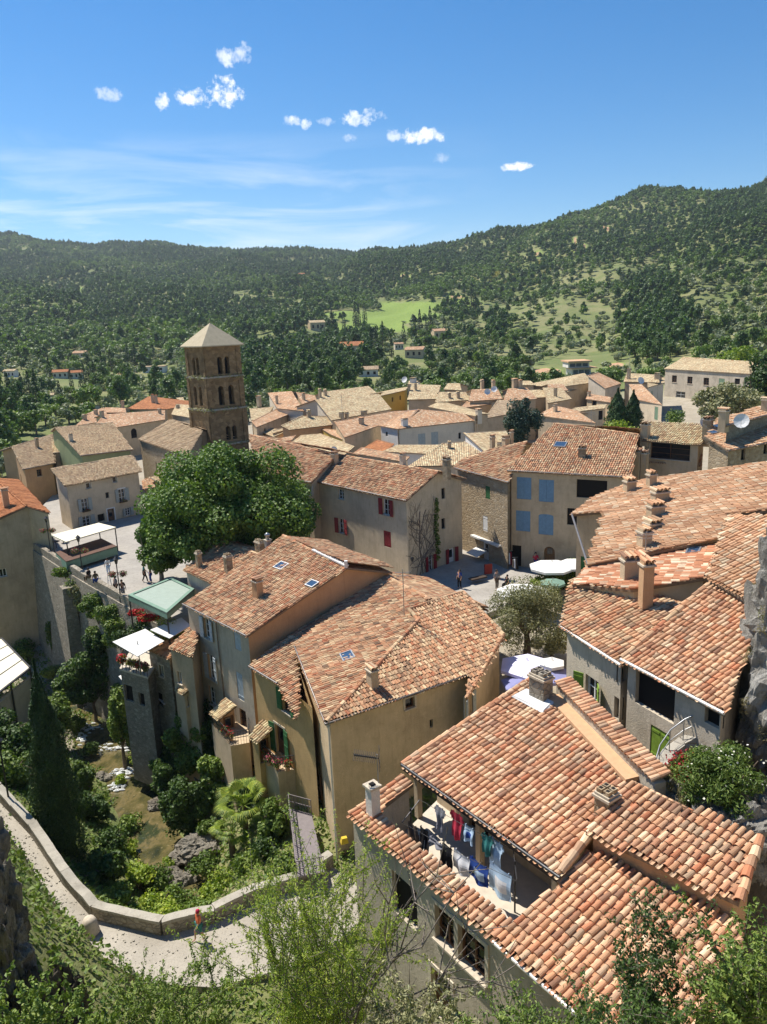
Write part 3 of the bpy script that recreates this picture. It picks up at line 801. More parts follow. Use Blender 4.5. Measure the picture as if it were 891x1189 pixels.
CT = [WP(*q) for q in ((20, 965, 12.8), (55, 1020, 12.4), (100, 1085, 12), (160, 1105, 12), (232, 1095, 12), (300, 1090, 12), (350, 1050, 12), (400, 1010, 12.2), (200, 1130, 11.9), (300, 1150, 11.9),
      (85, 755, 4.2), (105, 820, 4.6), (135, 880, 4.8), (155, 925, 5.2), (175, 975, 5.8), (205, 1015, 6.6), (230, 1045, 7.2),
      (235, 900, 7.6), (290, 950, 9.5), (330, 960, 11.2), (270, 1000, 9.3), (200, 840, 8.5), (250, 880, 10), (165, 800, 7.4), (300, 900, 11), (320, 1015, 11.5),
      (60, 750, 6.2), (40, 720, 6.6), (120, 765, 6), (20, 800, 8.5), (55, 880, 9), (15, 880, 11), (80, 960, 10), (115, 1025, 9.4), (40, 930, 11.6), (140, 1050, 10.2), (180, 1060, 9.8), (-60, 800, 9), (-60, 900, 11.5),
      (0, 715, 6), (0, 690, 6), (-60, 700, 6), (220, 745, 14), (150, 640, 17.4), (250, 660, 17.4), (100, 630, 17.4), (300, 650, 17.4), (560, 680, 17.5), (600, 665, 17.5), (620, 690, 17.5), (590, 790, 17.5), (640, 740, 17.5), (690, 700, 17.6))]
CT += [(3, 31, 13.5), (0, 27, 12.3), (5, 18, 12.5), (9, 15, 15), (8, 24.5, 18), (10.5, 22, 21.5), (13, 30, 21), (11.2, 20.2, 24.2), (14, 21, 26.5), (17, 26, 28), (20, 34, 24), (16, 45, 18),
       (0, 1, 37), (0, 8, 28), (0, 14, 19.5), (-1, 20, 13), (-10, 8, 27), (-8, 16, 17), (-10, 24, 12.2), (10, 4, 36), (10, 9, 27.5), (14, 14, 25), (-18, 20, 22), (-24, 30, 24), (-15, 30, 14), (22, 12, 35),
       (-45, 60, 8), (-60, 80, 10), (-40, 100, 17), (0, 100, 17.4), (40, 100, 17.5), (40, 60, 17.6), (-50, 45, 12), (-60, 30, 25), (30, 30, 32), (-80, 110, 15), (80, 110, 18)]
CT = np.array(CT)
def _k(r): return np.where(r > 0, r * r * np.log(np.maximum(r, 1e-9)), 0)
_n = len(CT); _D = np.hypot(CT[:, None, 0] - CT[None, :, 0], CT[:, None, 1] - CT[None, :, 1])
_A = np.zeros((_n + 3, _n + 3)); _A[:_n, :_n] = _k(_D) + np.eye(_n) * 3.0; _A[:_n, _n] = 1; _A[:_n, _n + 1:] = CT[:, :2]; _A[_n, :_n] = 1; _A[_n + 1:, :_n] = CT[:, :2].T
_w = np.linalg.solve(_A, np.concatenate([CT[:, 2], [0, 0, 0]]))
def near_z(x, y):
    x = np.asarray(x, float); y = np.asarray(y, float); sh = x.shape; x = x.ravel(); y = y.ravel(); out = np.zeros(len(x))
    for i in range(0, len(x), 20000):
        xs, ys = x[i:i + 20000], y[i:i + 20000]
        out[i:i + 20000] = _k(np.hypot(xs[:, None] - CT[:, 0], ys[:, None] - CT[:, 1])) @ _w[:_n] + _w[_n] + _w[_n + 1] * xs + _w[_n + 2] * ys
    out = np.where((y > 56) & (x > -48) | (y > 48) & (x > 2), np.minimum(out, 17.55), out)
    return np.clip(out, 3, 38).reshape(sh)
def ground_z(x, y):
    x = np.asarray(x, float); y = np.asarray(y, float); r = np.hypot(x, y)
    t = np.clip((r - 78) / 45, 0, 1); t = t * t * (3 - 2 * t)
    t2 = np.clip((r - 125) / 80, 0, 1)
    mid = 17.3 * (1 - t2) + hill_z(x, y) * t2
    nz_ = np.where(r < 125, near_z(np.clip(x, -70, 70), np.clip(y, -5, 115)), 17.3)
    return nz_ * (1 - t) + mid * t
def gz(x, y): return float(ground_z(np.array([x]), np.array([y]))[0])
def gpix(px, py):
    """ground point under a pixel"""
    d = ray(px, py); t = np.concatenate([np.linspace(15, 120, 300), np.geomspace(120, 2600, 700)]) / d[1]
    P = C0 + d * t[:, None]; g = ground_z(P[:, 0], P[:, 1]); i = np.argmax(P[:, 2] < g)
    return np.array([P[i, 0], P[i, 1], g[i]])
def w_(px, py, w, h, **k): return dict(px=(px, py), w=w, h=h, **k)
def plthru(A, B, P, hint=None):
    """plane through the level line A-B and the point P"""
    A = np.array(A); B = np.array(B); P = np.array(P)
    e = B - A; e[2] = 0; e /= np.linalg.norm(e); p = np.array([-e[1], e[0], 0]); d = P - A; run = np.dot(d, p)
    if run < 0: p = -p; run = -run
    return Pl(A, B, degrees(math.atan2(d[2], run)), p)
def recolor(o, mat, d, lim=.8):
    o.data.materials.append(MAT[mat]); k = len(o.data.materials) - 1
    for p_ in o.data.polygons:
        nx, ny = p_.normal[0], p_.normal[1]; ln = hypot(nx, ny)
        if ln > .5 and abs((nx * d[0] + ny * d[1]) / ln / hypot(*d)) > lim: p_.material_index = k
def down(P, pl, run, slope, z=None):
    """point on the far side of a ridge: run metres further along, falling at slope"""
    return np.array(P) + pl.ph * run - np.array([0, 0, run * tan(radians(slope))])

# ================================================================== the house with the laundry terrace (bottom right)
h = House('terrace_house', 'grey house bottom right with laundry hanging on its sunken roof terrace', W(560, 1060, 12))
A1 = plpx((468, 887), (648, 1016), 25.1, 11.5)
A3 = plpx((404, 943), (690, 1189), 24.3, 12.5)
A4 = Pl(A3.A + np.array([0, 0, .62]), A3.B + np.array([0, 0, .62]), 12.5)
p1 = A1.pts([(468, 887), (648, 1016), (683, 970), (726, 908), (617, 788)])
h.face(A1, p1, 0, 'tile_fresh')
h.face(A3, A3.pts([(404, 943), (575, 1090), (593, 1071), (442, 946), (431, 925)]), 0, 'tile_fresh')
h.face(A3, A3.pts([(431, 925), (442, 946), (445, 936), (480, 909), (466, 897)]), 0, 'tile_fresh')
p3 = A3.pts([(575, 1090), (722, 1217), (838, 1205), (862, 1073), (681, 985), (650, 1027), (593, 1071)])
h.face(A3, p3, 0, 'tile_fresh')
p4 = A4.pts([(680, 964), (858, 1047), (882, 973), (800, 937), (737, 906), (712, 925)])
h.face(A4, p4, 0, 'tile_fresh')
h.caps(A1.at(617, 788), A1.at(468, 887))
h.caps(A4.at(858, 1047), A4.at(882, 973))
h.caps(A1.at(683, 970), A1.at(652, 1012))
h.roof_done()
out = [A3.at(404, 943), A3.at(722, 1217), A3.at(838, 1205), A3.at(862, 1073), A3.at(681, 985), A3.at(650, 1027), A3.at(593, 1071), A3.at(442, 946), A3.at(445, 936), A3.at(480, 909), A3.at(466, 897)]
h.walls([A3.at(404, 943), A3.at(722, 1217), A3.at(838, 1205), A3.at(862, 1073), A3.at(681, 985), A3.at(650, 1027), A3.at(593, 1071), A3.at(442, 946), A3.at(445, 936), A3.at(480, 909), A3.at(466, 897)], 10, 'plaster_grey',
        [w_(470, 1046, 1.25, 1.5, kind='dark'), w_(517, 1078, .85, 1.2, fm='frame_brown', trim='mortar'), w_(548, 1106, 1.1, 1.25, fm='frame_brown', trim='plaster_cream'), w_(513, 1158, .9, 1.7, kind='door', fm='frame_brown', trim='plaster_cream')], ins=.12)
# upper block under A1 and A4
wl = h.wall
h.walls([A1.at(468, 887) + A1.ph * 1.3, A1.at(648, 1016) + A1.ph * 1.3, A1.at(683, 970), A1.at(726, 908), A1.at(617, 788)], 22.6, 'plaster_tan',
        [w_(487, 948, .9, 1.3, fm='frame_brown', sill=0), w_(556, 990, 1.0, 1.4, fm='frame_brown', sill=0)], ins=.1)
h.walls([A4.at(680, 964), A4.at(858, 1047), A4.at(882, 973), A4.at(737, 906)], 16, 'plaster_orange', ins=.15)
# terrace floor and inner face of its parapet
FZ = 23.05
tf = [W(442, 948, 24.45)[:2], W(594, 1072, 24.5)[:2], (A1.at(648, 1016) + A1.ph * 1.5)[:2], (A1.at(468, 887) + A1.ph * 1.5)[:2]]
mb = MB(); mb.prism([[*q, FZ - .25] for q in tf], [[*q, FZ] for q in tf]); mb.build('terrace_floor', MAT['terrace_floor'], h.rt)
mb = MB(); mb.bar(A1.at(468, 887) - np.array([0, 0, .1]), A1.at(648, 1016) - np.array([0, 0, .1]), .1, .22); mb.build('eave_beam', MAT['wood_dark'], h.rt)
for t in (.05, .5, .95):
    q = A1.at(468, 887) * (1 - t) + A1.at(648, 1016) * t + A1.ph * .35
    mb = MB(); mb.box((q[0], q[1], (FZ + q[2]) / 2), (.2, .2, q[2] - FZ), .6); mb.build('post', MAT['plaster_tan'], h.rt)
h.gutter([A1.at(468, 887) - A1.ph * .06, A1.at(652, 1018) - A1.ph * .06], 'metal_dark', .06)
h.gutter([A3.at(575, 1090) - A3.ph * .08 - np.array([0, 0, .05]), A3.at(722, 1217) - A3.ph * .08 - np.array([0, 0, .05])], 'gutter_white', .06)
# party wall above the ridge: orange fillet, grey wall, stepped coping tiles
q0 = A1.at(637, 812); q1 = A1.at(728, 909)
dd = (q1 - q0); dd /= np.linalg.norm(dd); sd_ = np.array([dd[1], -dd[0], 0]); sd_ /= np.linalg.norm(sd_); sd_ = sd_ if np.dot(sd_[:2], (1, .6)) > 0 else -sd_
mb = MB(); mb.prism([q0 - sd_ * .05, q1 - sd_ * .05, q1 + sd_ * .42, q0 + sd_ * .42], [q0 - sd_ * .05 + [0, 0, .13], q1 - sd_ * .05 + [0, 0, .13], q1 + sd_ * .42 + [0, 0, .15], q0 + sd_ * .42 + [0, 0, .15]])
mb.build('fillet', MAT['coping_orange'], h.rt)
r0 = q0 + sd_ * .62 - dd * .2; r1 = q1 + sd_ * .62 + dd * .8
mb = MB(); mb.prism([[*(r0 - sd_ * .2)[:2], 20], [*(r1 - sd_ * .2)[:2], 20], [*(r1 + sd_ * .2)[:2], 20], [*(r0 + sd_ * .2)[:2], 20]],
                    [r0 - sd_ * .2 + [0, 0, .52], r1 - sd_ * .2 + [0, 0, .42], r1 + sd_ * .2 + [0, 0, .42], r0 + sd_ * .2 + [0, 0, .52]])
pw = mb.build('party_wall', MAT['plaster_grey'], h.rt)
mb = MB(); k = 17
for i in range(k):
    c = r0 + (r1 - r0) * (i + .5) / k + np.array([0, 0, .52])
    for o_ in (-.075, .075):
        ridge_caps(mb, c + dd * o_ - sd_ * .30 + [0, 0, .0], c + dd * o_ + sd_ * .34 + [0, 0, .12], .085, 0, 0, .33)
mb.build('coping', MAT['tile_fresh'], pw)
chimney(A1, h.roof, 628, 812, .72, .5, .9, mat='stone_grey', top='pots')
mb = MB(); c = A1.at(622, 816); mb.prism([c + A1.e * a + A1.up * b + A1.n * .1 for a, b in ((-.9, -.35), (.75, -.4), (.7, .3), (-.8, .35))], [c + A1.e * a + A1.up * b + A1.n * .17 for a, b in ((-.8, -.3), (.7, -.3), (.6, .3), (-.7, .3))]); mb.build('flashing', MAT['lead'], h.roof)
chimney(A1, h.roof, 704, 945, .5, .5, .6, mat='stone_warm', top='pots')
chimney(A3, h.roof, 434, 946, .34, .34, 1.05, mat='plaster_white', top='cap')
# television aerial on its mast
ba = A3.at(441, 942)
mb = MB(); mb.tube([ba, ba + [0, 0, 2.1]], .022, 5)
ae = mb.build('aerial_mast', MAT['metal_grey'], h.roof)
a = root('television_aerial', ba + [0, 0, 2.0], 'television aerial with long comb boom above the laundry terrace', 'aerial')
mb = MB(); b0 = ba + np.array([.05, 0, 1.95]); b1 = b0 + np.array([-.8, .1, .1]); mb.bar(b0, b1, .035)
mb.build('boom', MAT['metal_dark'], a); mb = MB()
for t in np.linspace(.15, 1, 12):
    q = b0 + (b1 - b0) * t; mb.bar(q + [-.02, -.17, -.1], q + [.02, .17, .1], .012); mb.bar(q + [-.02, -.12, .14], q + [.02, .12, -.14], .012)
mb.build('elements', MAT['metal_dark'], a); mb = MB()
for g in (-1, 1):
    mb.bar(b0 + [.02, -.25, g * .2], b0 + [.02, .25, g * .2], .015); mb.bar(b0 + [.02, -.25, g * .32], b0 + [.02, .25, g * .32], .015); mb.bar(b0, b0 + [.03, 0, g * .34], .015)
mb.build('reflector', MAT['metal_dark'], a)

# ---- the laundry
def garment(name, label, px, py, z, w, hgt, mat, kind, sway=.0, rz=None, cat='laundry', mat2=None):
    """px,py is the middle of its top on the line; cloth hangs with folds"""
    c = W(px, py, z); rz = LAUNDRY_RZ if rz is None else rz
    if kind == 'shirt': prof = [(-.5, 0), (-.78, -.12), (-.72, -.34), (-.5, -.22), (-.5, -1), (.5, -1), (.5, -.22), (.72, -.34), (.78, -.12), (.5, 0)]
    elif kind == 'pants': prof = [(-.5, 0), (-.55, -.5), (-.52, -1), (-.12, -1), (0, -.36), (.12, -1), (.52, -1), (.55, -.5), (.5, 0)]
    elif kind == 'tow': prof = [(-.5, 0), (-.5, -1), (.5, -1), (.5, 0)]
    nx, nz = 14, 10; V = []; idx = {}
    poly = np.array(prof)
    rng = random.Random(px)
    ph = rng.random() * 6
    mb = MB(); Vq = []
    xs = np.linspace(-.8 if kind == 'shirt' else -.56, .8 if kind == 'shirt' else .56, nx); zs = np.linspace(-1, 0, nz)
    def P(x, zz, off):
        yy = .035 * sin(x * 9 + ph) * (-zz + .2) + .02 * sin(zz * 8 + ph * 2) + sway * zz + off
        X = x * w; s_ = -zz * .0
        sag = -.04 * (1 - (2 * x) ** 2) * w if kind == 'tow' else 0
        return [c[0] + X * cos(rz) - yy * sin(rz), c[1] + X * sin(rz) + yy * cos(rz), c[2] + zz * hgt + sag + .03 * sin(x * 7 + ph) * -zz]
    for i in range(nx - 1):
        for j in range(nz - 1):
            m_ = ((xs[i] + xs[i + 1]) / 2, (zs[j] + zs[j + 1]) / 2)
            if not inside(poly, np.array([m_[0]]), np.array([m_[1]]))[0]: continue
            qs = [(xs[i], zs[j]), (xs[i + 1], zs[j]), (xs[i + 1], zs[j + 1]), (xs[i], zs[j + 1])]
            mi = 1 if (mat2 and abs((i + .5) / nx - .5) < .25 and -.75 < m_[1] < -.3) else 0
            a_ = [P(x, z_, .008) for x, z_ in qs]; b_ = [P(x, z_, -.008) for x, z_ in qs]
            mb.poly(a_, mi); mb.poly(b_[::-1], mi)
    for t in (-.35, .35):
        q = P(t, 0, 0); mb.box((q[0], q[1], q[2] + .01), (.02, .03, .07), rz, 0)
    return mb.build(name, [MAT[mat], MAT[mat2 or mat]], None, loc=(c[0], c[1], c[2]), label=label, cat=cat)
e_ = A1.e; LAUNDRY_RZ = atan2(e_[1], e_[0])
mb = MB()
L0 = [W(467, 955, 24.55), W(600, 1023, 24.5)]; L1 = [W(487, 928, 24.85), W(596, 987, 24.8)]; L2 = [W(470, 950, 24.7), W(598, 1015, 24.62)]
r = root('washing_line', W(530, 985, FZ), 'thin washing lines stretched between two posts along the roof terrace', 'washing line')
for q in (L0, L1):
    mb = MB(); mb.tube([q[0], (q[0] + q[1]) / 2 - [0, 0, .07], q[1]], .007, 4); mb.build('line', MAT['metal_dark'], r)
for q in ((L0[0], L1[0]), (L0[1], L1[1])):
    m_ = (q[0] + q[1]) / 2
    mb = MB(); mb.tube([[m_[0], m_[1], FZ], [m_[0], m_[1], 24.8]], .03, 6); mb.bar([q[0][0], q[0][1], 24.55], [q[1][0], q[1][1], 24.82], .025); mb.build('post', MAT['metal_dark'], r)
def onl(t, l): 
    a = l[0] * (1 - t) + l[1] * t; return a
for (nm, lab, px, py, z, w, hh, mt, kd, m2) in (
    ('hanging_trousers', 'brown trousers hanging at the left end of the front line', 480, 957, 24.55, .40, .85, 'cloth_brown', 'pants', None),
    ('hanging_leggings', 'black leggings hanging beside the brown trousers', 493, 962, 24.55, .36, .95, 'cloth_black', 'pants', None),
    ('hanging_socks', 'small dark socks hanging in a row between the black leggings', 507, 975, 24.52, .5, .14, 'cloth_grey', 'tow', None),
    ('hanging_leggings', 'short black leggings hanging left of the white sheet', 519, 982, 24.5, .38, .62, 'cloth_black', 'pants', None),
    ('hanging_sheet', 'white cloth hanging between black leggings and blue towel', 536, 991, 24.5, .62, .52, 'cloth_white', 'tow', None),
    ('hanging_towel', 'dark blue towel with a pale printed motif on the line', 556, 1001, 24.5, .70, .52, 'cloth_blue', 'tow', 'cloth_sky'),
    ('hanging_towel', 'pale blue towel hanging below the blue shirt, rightmost on the line', 581, 1008, 24.5, .78, .72, 'cloth_paleblue', 'tow', 'cloth_white'),
    ('hanging_shirt', 'red shirt hanging on the rear washing line', 531, 944, 24.95, .34, .75, 'cloth_red', 'shirt', None),
    ('hanging_shirt', 'grey striped shirt hanging left of the red shirt', 511, 938, 24.85, .28, .6, 'cloth_grey', 'shirt', None),
    ('hanging_towel', 'small white and navy cloth hanging right of the red shirt', 545, 960, 24.8, .36, .42, 'cloth_sky', 'tow', 'cloth_blue'),
    ('hanging_shirt', 'dark teal shirt hanging behind the pale blue shirt', 566, 970, 24.85, .28, .55, 'cloth_teal', 'shirt', None),
    ('hanging_shirt', 'pale blue shirt hanging near the right end of the line', 576, 976, 24.8, .36, .72, 'cloth_sky', 'shirt', None)):
    o = garment(nm, lab, px, py, z, w * 1.2, hh * 1.25, mt, kd, sway=.05, mat2=m2, cat='towel' if 'towel' in nm or 'sheet' in nm else 'clothing')
    o['group'] = 'washing hung on the roof terrace'
q = W(461, 963, FZ); mb = MB(); mb.lathe(q, [(.16, 0), (.2, .15), (.22, .34), (.2, .34), (.16, .1)], 12); mb.build('laundry_basket', MAT['cloth_grey'], None, label='round grey laundry basket on the floor at the terrace end', cat='basket')

# ================================================================== ochre house with hipped roof (centre) and its lower wing
h = House('hip_roof_house', 'large ochre house in the centre with hipped roof and plain windowless side wall', W(440, 900, 12.5))
B1 = plpx((379, 839), (544, 783), 20.5, 18)
H3 = B1.at(486, 720)
B2 = plthru(W(343, 750, 20.5), W(379, 839, 20.5), H3)
Dp = plpx((290, 773), (323, 793), 19.6, 19)
rl = B2.at(434, 662); print('B2 slope', degrees(math.acos(B2.n[2])), 'ridge', rl, 'D there', Dp.at(434, 662), 'H3', H3)
h.face(B1, B1.pts([(379, 839), (544, 783), (541, 811), (585, 737), (538, 687), (475, 707), (486, 720)]), 0, 'tile_mixed')
h.face(B2, B2.pts([(343, 750), (379, 839), (486, 720), (475, 707), (500, 696), (434, 662)]), 0, 'tile_mixed')
a_ = B2.at(434, 662); b_ = B2.at(500, 696)
bk = Pl(a_, b_, -17, (a_ - B2.A)[:2])
bp = [a_, b_, B1.at(538, 687), b_ + bk.ph * 4.5 - [0, 0, 4.5 * .305], a_ + bk.ph * 4.5 - [0, 0, 4.5 * .305]]
bk2 = Pl(bp[4], bp[3], 17, (a_ - bp[4])[:2])
h.face(bk2, [bp[4], bp[3], b_, a_], 0, 'tile_mixed')
h.caps(B1.at(379, 839) + [0, 0, .02], H3, 0, .14); h.caps(H3, B1.at(475, 707)); h.caps(a_, b_, 0, .13); h.caps(B1.at(475, 707), B1.at(538, 687)); h.caps(B1.at(585, 737), B1.at(538, 687)); h.caps(B1.at(541, 811), B1.at(585, 737), 0, .11)
h.roof_done()
h.walls([B2.at(343, 750), B1.at(379, 839), B1.at(544, 783), B1.at(541, 811), B1.at(585, 737), B1.at(538, 687), bp[3], bp[4]], 11.5, 'plaster_ochre',
        [w_(476, 816, .62, .62, fm='frame_brown', trim='mortar', bars=0), w_(501, 840, .22, .5, kind='dark'),
         w_(366, 858, .9, 1.7, sh='frame_brown'), w_(372, 905, .9, 1.5, sh='frame_brown'), w_(545, 800, .8, 1.3, sh='shutter_grey'),
         w_(354, 830, .8, 1.5, sh='frame_brown')], ins=.25)
h.gutter([B2.at(343, 750) - B2.ph * .05, B1.at(378, 841), B1.at(544, 783) - B1.ph * .06])
mb = MB(); c = np.array([*h.fp[0], 0]); q = B1.at(379, 839); mb.tube([[q[0] + .1, q[1] + .18, 20.2], [q[0] + .12, q[1] + .2, 12]], .055, 6); mb.build('downpipe', MAT['gutter_white'], h.rt)
chimney(B1, h.roof, 433, 797, .45, .55, .95, rz=.55, mat='plaster_tan', roofm='tile_fresh')
skylight(B2, h.roof, 404, 763, .95, .62)
HB = h
h = House('low_wing_house', 'ochre-orange house with green shutters between the grey house and hip roof', W(320, 870, 12.5))
Dp = plthru(W(290, 773, 19.6), W(323, 793, 19.6), rl)
h.face(Dp, Dp.pts([(290, 773), (323, 793), (345, 834), (349, 800), (343, 750), (434, 662), (420, 677)]), 0, 'tile_mixed')
h.roof_done()
_a = Dp.at(290, 773); _d = Dp.e if np.dot(Dp.e, Dp.at(323, 793) - _a) > 0 else -Dp.e; _b0 = B2.at(343, 750); _b1 = B2.at(379, 839); _m = np.array([[_d[0], -(_b1 - _b0)[0]], [_d[1], -(_b1 - _b0)[1]]]); _t = np.linalg.solve(_m, (_b0 - _a)[:2])
_x = _a + _d * (_t[0] - .05); _x[2] = Dp.at(345, 834)[2] - .05; print('wing meets main wall at', _x, _t)
h.walls([_a, Dp.at(323, 793), _x, Dp.at(343, 752), Dp.at(434, 664), Dp.at(420, 677)], 11.5, 'plaster_ochre_strong',
        [w_(331, 812, .95, 1.4, sh='shutter_green', fm='frame_brown'), w_(329, 862, 1.05, 2.0, kind='door', sh='shutter_green', fm='frame_brown', trim='mortar')], ins=.2)
h.gutter([Dp.at(290, 773) - Dp.ph * .06, Dp.at(323, 793) - Dp.ph * .06])
HD = h
# ================================================================== tall grey house, left of it
h = House('tall_grey_house', 'tall grey rendered house with pale shutters and two skylights in its roof', W(250, 850, 12.5))
Cp = plpx((213, 701), (287, 738), 21.2, 18.5)
ra = Cp.at(329, 622); rb = Cp.at(403, 659)
ba_ = down(ra, Cp, 4.2, 18); bb_ = down(rb, Cp, 4.2, 18)
Cb = Pl(ba_, bb_, 18, (ra - ba_)[:2])
h.face(Cp, [Cp.at(213, 701), Cp.at(287, 738), rb, ra], 0, 'tile_mixed')
h.face(Cb, [ba_, bb_, rb, ra], 0, 'tile_mixed')
h.caps(ra, rb, 0, .13); h.roof_done()
h.walls([Cp.at(213, 701), Cp.at(287, 738), rb, bb_, ba_, ra], 11.5, 'plaster_grey',
        [w_(241, 730, .85, 1.5, sh='shutter_pale'), w_(276, 743, .8, 1.45, sh='shutter_pale', st='closed'), w_(246, 775, .85, 1.9, sh='shutter_pale'), w_(279, 797, .8, 2.0, sh='shutter_pale', st='closed', trim='frame_white'),
         w_(247, 808, .9, 1.4), w_(283, 838, .8, 1.8, kind='door', fm='frame_brown')], ins=.22, matmap=None)
h.gutter([Cp.at(213, 701) - Cp.ph * .06, Cp.at(287, 738) - Cp.ph * .06])
q = Cp.at(250, 719); mb = MB(); mb.tube([[q[0] - .0, q[1] - .0 + .12, 21.0], [q[0] + .1, q[1] + .14, 12.5]], .05, 6); mb.build('downpipe', MAT['gutter'], h.rt)
chimney(Cp, h.roof, 300, 692, .62, .5, 1.05, mat='plaster_orange', roofm='tile_fresh')
skylight(Cp, h.roof, 327, 658, .85, .7); skylight(Cp, h.roof, 363, 679, .7, .55)
mb = MB(); d_ = (rb - Cp.at(364, 640)); 
for t in np.linspace(0, 1, 9)[:-1]: mb.bar(Cp.at(364, 640) + d_ * t + [0, 0, .13], Cp.at(364, 640) + d_ * (t + .13) + [0, 0, .14], .3, .1)
mb.box(tuple(rb + [-.05, 0, .25]), (.22, .22, .5), 0); mb.build('ridge_mortar', MAT['frame_white'], h.roof)
HC = h
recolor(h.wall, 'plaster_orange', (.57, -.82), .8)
h = House('rear_wing_house', 'small house with two slim chimneys behind the tall grey house roof', W(225, 690, 16))
C2 = plpx((213, 661), (262, 684), 21.6, 18)
ra = C2.at(255, 627); rb = C2.at(330, 655); ba_ = down(ra, C2, 3, 18); bb_ = down(rb, C2, 3, 18)
h.face(C2, [C2.at(213, 661), C2.at(268, 688), rb, ra], 1, 'tile_mixed'); h.face(Pl(ba_, bb_, 18, (ra - ba_)[:2]), [ba_, bb_, rb, ra], 1, 'tile_mixed'); h.caps(ra, rb, 1); h.roof_done()
h.walls([C2.at(213, 661), C2.at(268, 688), rb, bb_, ba_, ra], 12, 'plaster_grey', ins=.2)
chimney(C2, h.roof, 232, 659, .38, .38, 1.15, mat='stone_warm', top='pots'); chimney(C2, h.roof, 266, 664, .5, .5, 1.2, mat='stone_warm', top='pots'); chimney(C2, h.roof, 302, 640, .8, .4, .7, mat='stone_warm', top='pots')
chimney(C2, h.roof, 312, 640, .4, .4, .9, mat='concrete', top='cowl'); 
# small porches and balconies under the grey and ochre houses
def porch(name, label, a, b, c, d, z, mat, bz, cat='porch'):
    """little tiled roof on a box room; a-b front edge"""
    pl = plpx(a, b, z, 22, zb=z)
    hh = House(name, label, W(*a, bz), cat)
    P = [pl.at(*a), pl.at(*b), pl.at(*c), pl.at(*d)]
    hh.face(pl, P, 0, 'tile_pale'); hh.roof_done()
    return hh, pl, P
hh, pl, P = porch('tiled_porch', 'small pale tiled porch with dark brown door at the grey house foot', (244, 826), (254, 835), (275, 819), (262, 809), 15.1, None, 12)
hh.walls(P, 11.5, 'plaster_orange', [w_(266, 838, .75, 1.6, kind='door', fm='wood_door')], ins=.15)
hh, pl, P = porch('tiled_porch', 'small pale tiled porch left of the green shuttered door', (289, 855), (299, 861), (317, 845), (304, 838), 15.6, None, 12)
hh.walls(P, 11.5, 'plaster_ochre_strong', [w_(310, 868, .75, 1.6, kind='door', fm='wood_door')], ins=.15)
hh, pl, P = porch('tiled_bay', 'tiny bay with red tiled roof and white window above the shrubs', (204, 799), (213, 806), (229, 794), (220, 787), 15.6, None, 13)
hh.walls(P, 12, 'plaster_tan', [w_(223, 812, .6, .8)], ins=.12)
def balcony(label, pxs, z, rail='metal_dark', flowers=(), name='flower_terrace', fl='plaster_tan', base=None):
    rt = root(name, W(*pxs[0], z), label, 'balcony'); P = [W(*q, z)[:2] for q in pxs]
    mb = MB(); mb.prism([[*q, (base or z - .2)] for q in P], [[*q, z] for q in P]); mb.build('slab', MAT[fl], rt)
    mb = MB()
    for i in range(len(P) - 1):
        a, b = P[i], P[i + 1]
        for zz in (.5, .95): mb.bar([*a, z + zz], [*b, z + zz], .035)
        n_ = max(2, int(np.linalg.norm(b - a) / .16))
        for k in range(n_ + 1): q = a + (b - a) * k / n_; mb.bar([*q, z], [*q, z + .95], .018)
    mb.build('railing', MAT[rail], rt)
    for k, (px, py, m_) in enumerate(flowers):
        c = W(px, py, z + .25); pr = root('potted_flowers', (c[0], c[1], z), 'pot of %s flowers on the terrace, %s' % ('red' if m_ == 'flower_red' else 'pink', {262: 'left of the brown porch door', 268: 'in front of the brown porch door', 303: 'beside the ochre porch', 312: 'at the middle of the ochre terrace', 322: 'nearest the green shutter', 334: 'at the right end of the ochre terrace'}.get(px, 'by the wall')), 'flower pot', 'flower pots on the house terraces')
        mb = MB(); mb.lathe((c[0], c[1], z), [(.12, 0), (.18, .28), (.15, .28)], 8); mb.build('pot', MAT['coping_orange'], pr)
        mb = MB(); leaf_blob(mb, (c[0], c[1], z + .45), (.34, .34, .26), 130, .09, 0, seed=k + px); leaf_blob(mb, (c[0], c[1], z + .55), (.34, .34, .24), 110, .075, 1, seed=k + px + 5)
        mb.build('plant', [MAT['leaf_mid'], MAT[m_]], pr)
balcony('narrow railed terrace with red flowers before the brown porch door', [(246, 840), (268, 866), (290, 862), (290, 845), (275, 838)], 14.0, flowers=((262, 850, 'flower_red'), (268, 856, 'flower_red')), base=9)
balcony('flowery terrace with pale slabs before the green shuttered door', [(296, 868), (323, 896), (345, 893), (345, 876), (318, 862)], 14.2, flowers=((303, 874, 'flower_red'), (312, 884, 'flower_pink'), (322, 889, 'flower_pink'), (334, 890, 'flower_red')), base=9)
# metal landing at the foot of the hip roof house
rt = root('metal_landing', W(355, 1000, 11.9), 'railed metal landing with mauve deck at the foot of the ochre wall', 'landing')
P = [W(336, 938, 13.2)[:2], W(345, 1018, 13.2)[:2], W(377, 1012, 13.2)[:2], W(362, 945, 13.2)[:2]]
mb = MB(); mb.prism([[*q, 13.1] for q in P], [[*q, 13.2] for q in P]); mb.build('deck', MAT['metal_rail'], rt)
mb = MB()
for i in range(4):
    a, b = P[i], P[(i + 1) % 4]
    if i == 2: continue
    for zz in (.45, .9): mb.bar([*a, 13.2 + zz], [*b, 13.2 + zz], .04)
    n_ = max(2, int(np.linalg.norm(b - a) / .18))
    for k in range(n_ + 1): q = a + (b - a) * k / n_; mb.bar([*q, 13.2], [*q, 14.1], .02 if k % 6 else .05)
mb.build('railing', MAT['metal_rail'], rt)
for q in P: mb = MB(); mb.bar([*q, 10.5], [*q, 13.1], .1); mb.build('leg', MAT['metal_rail'], rt)

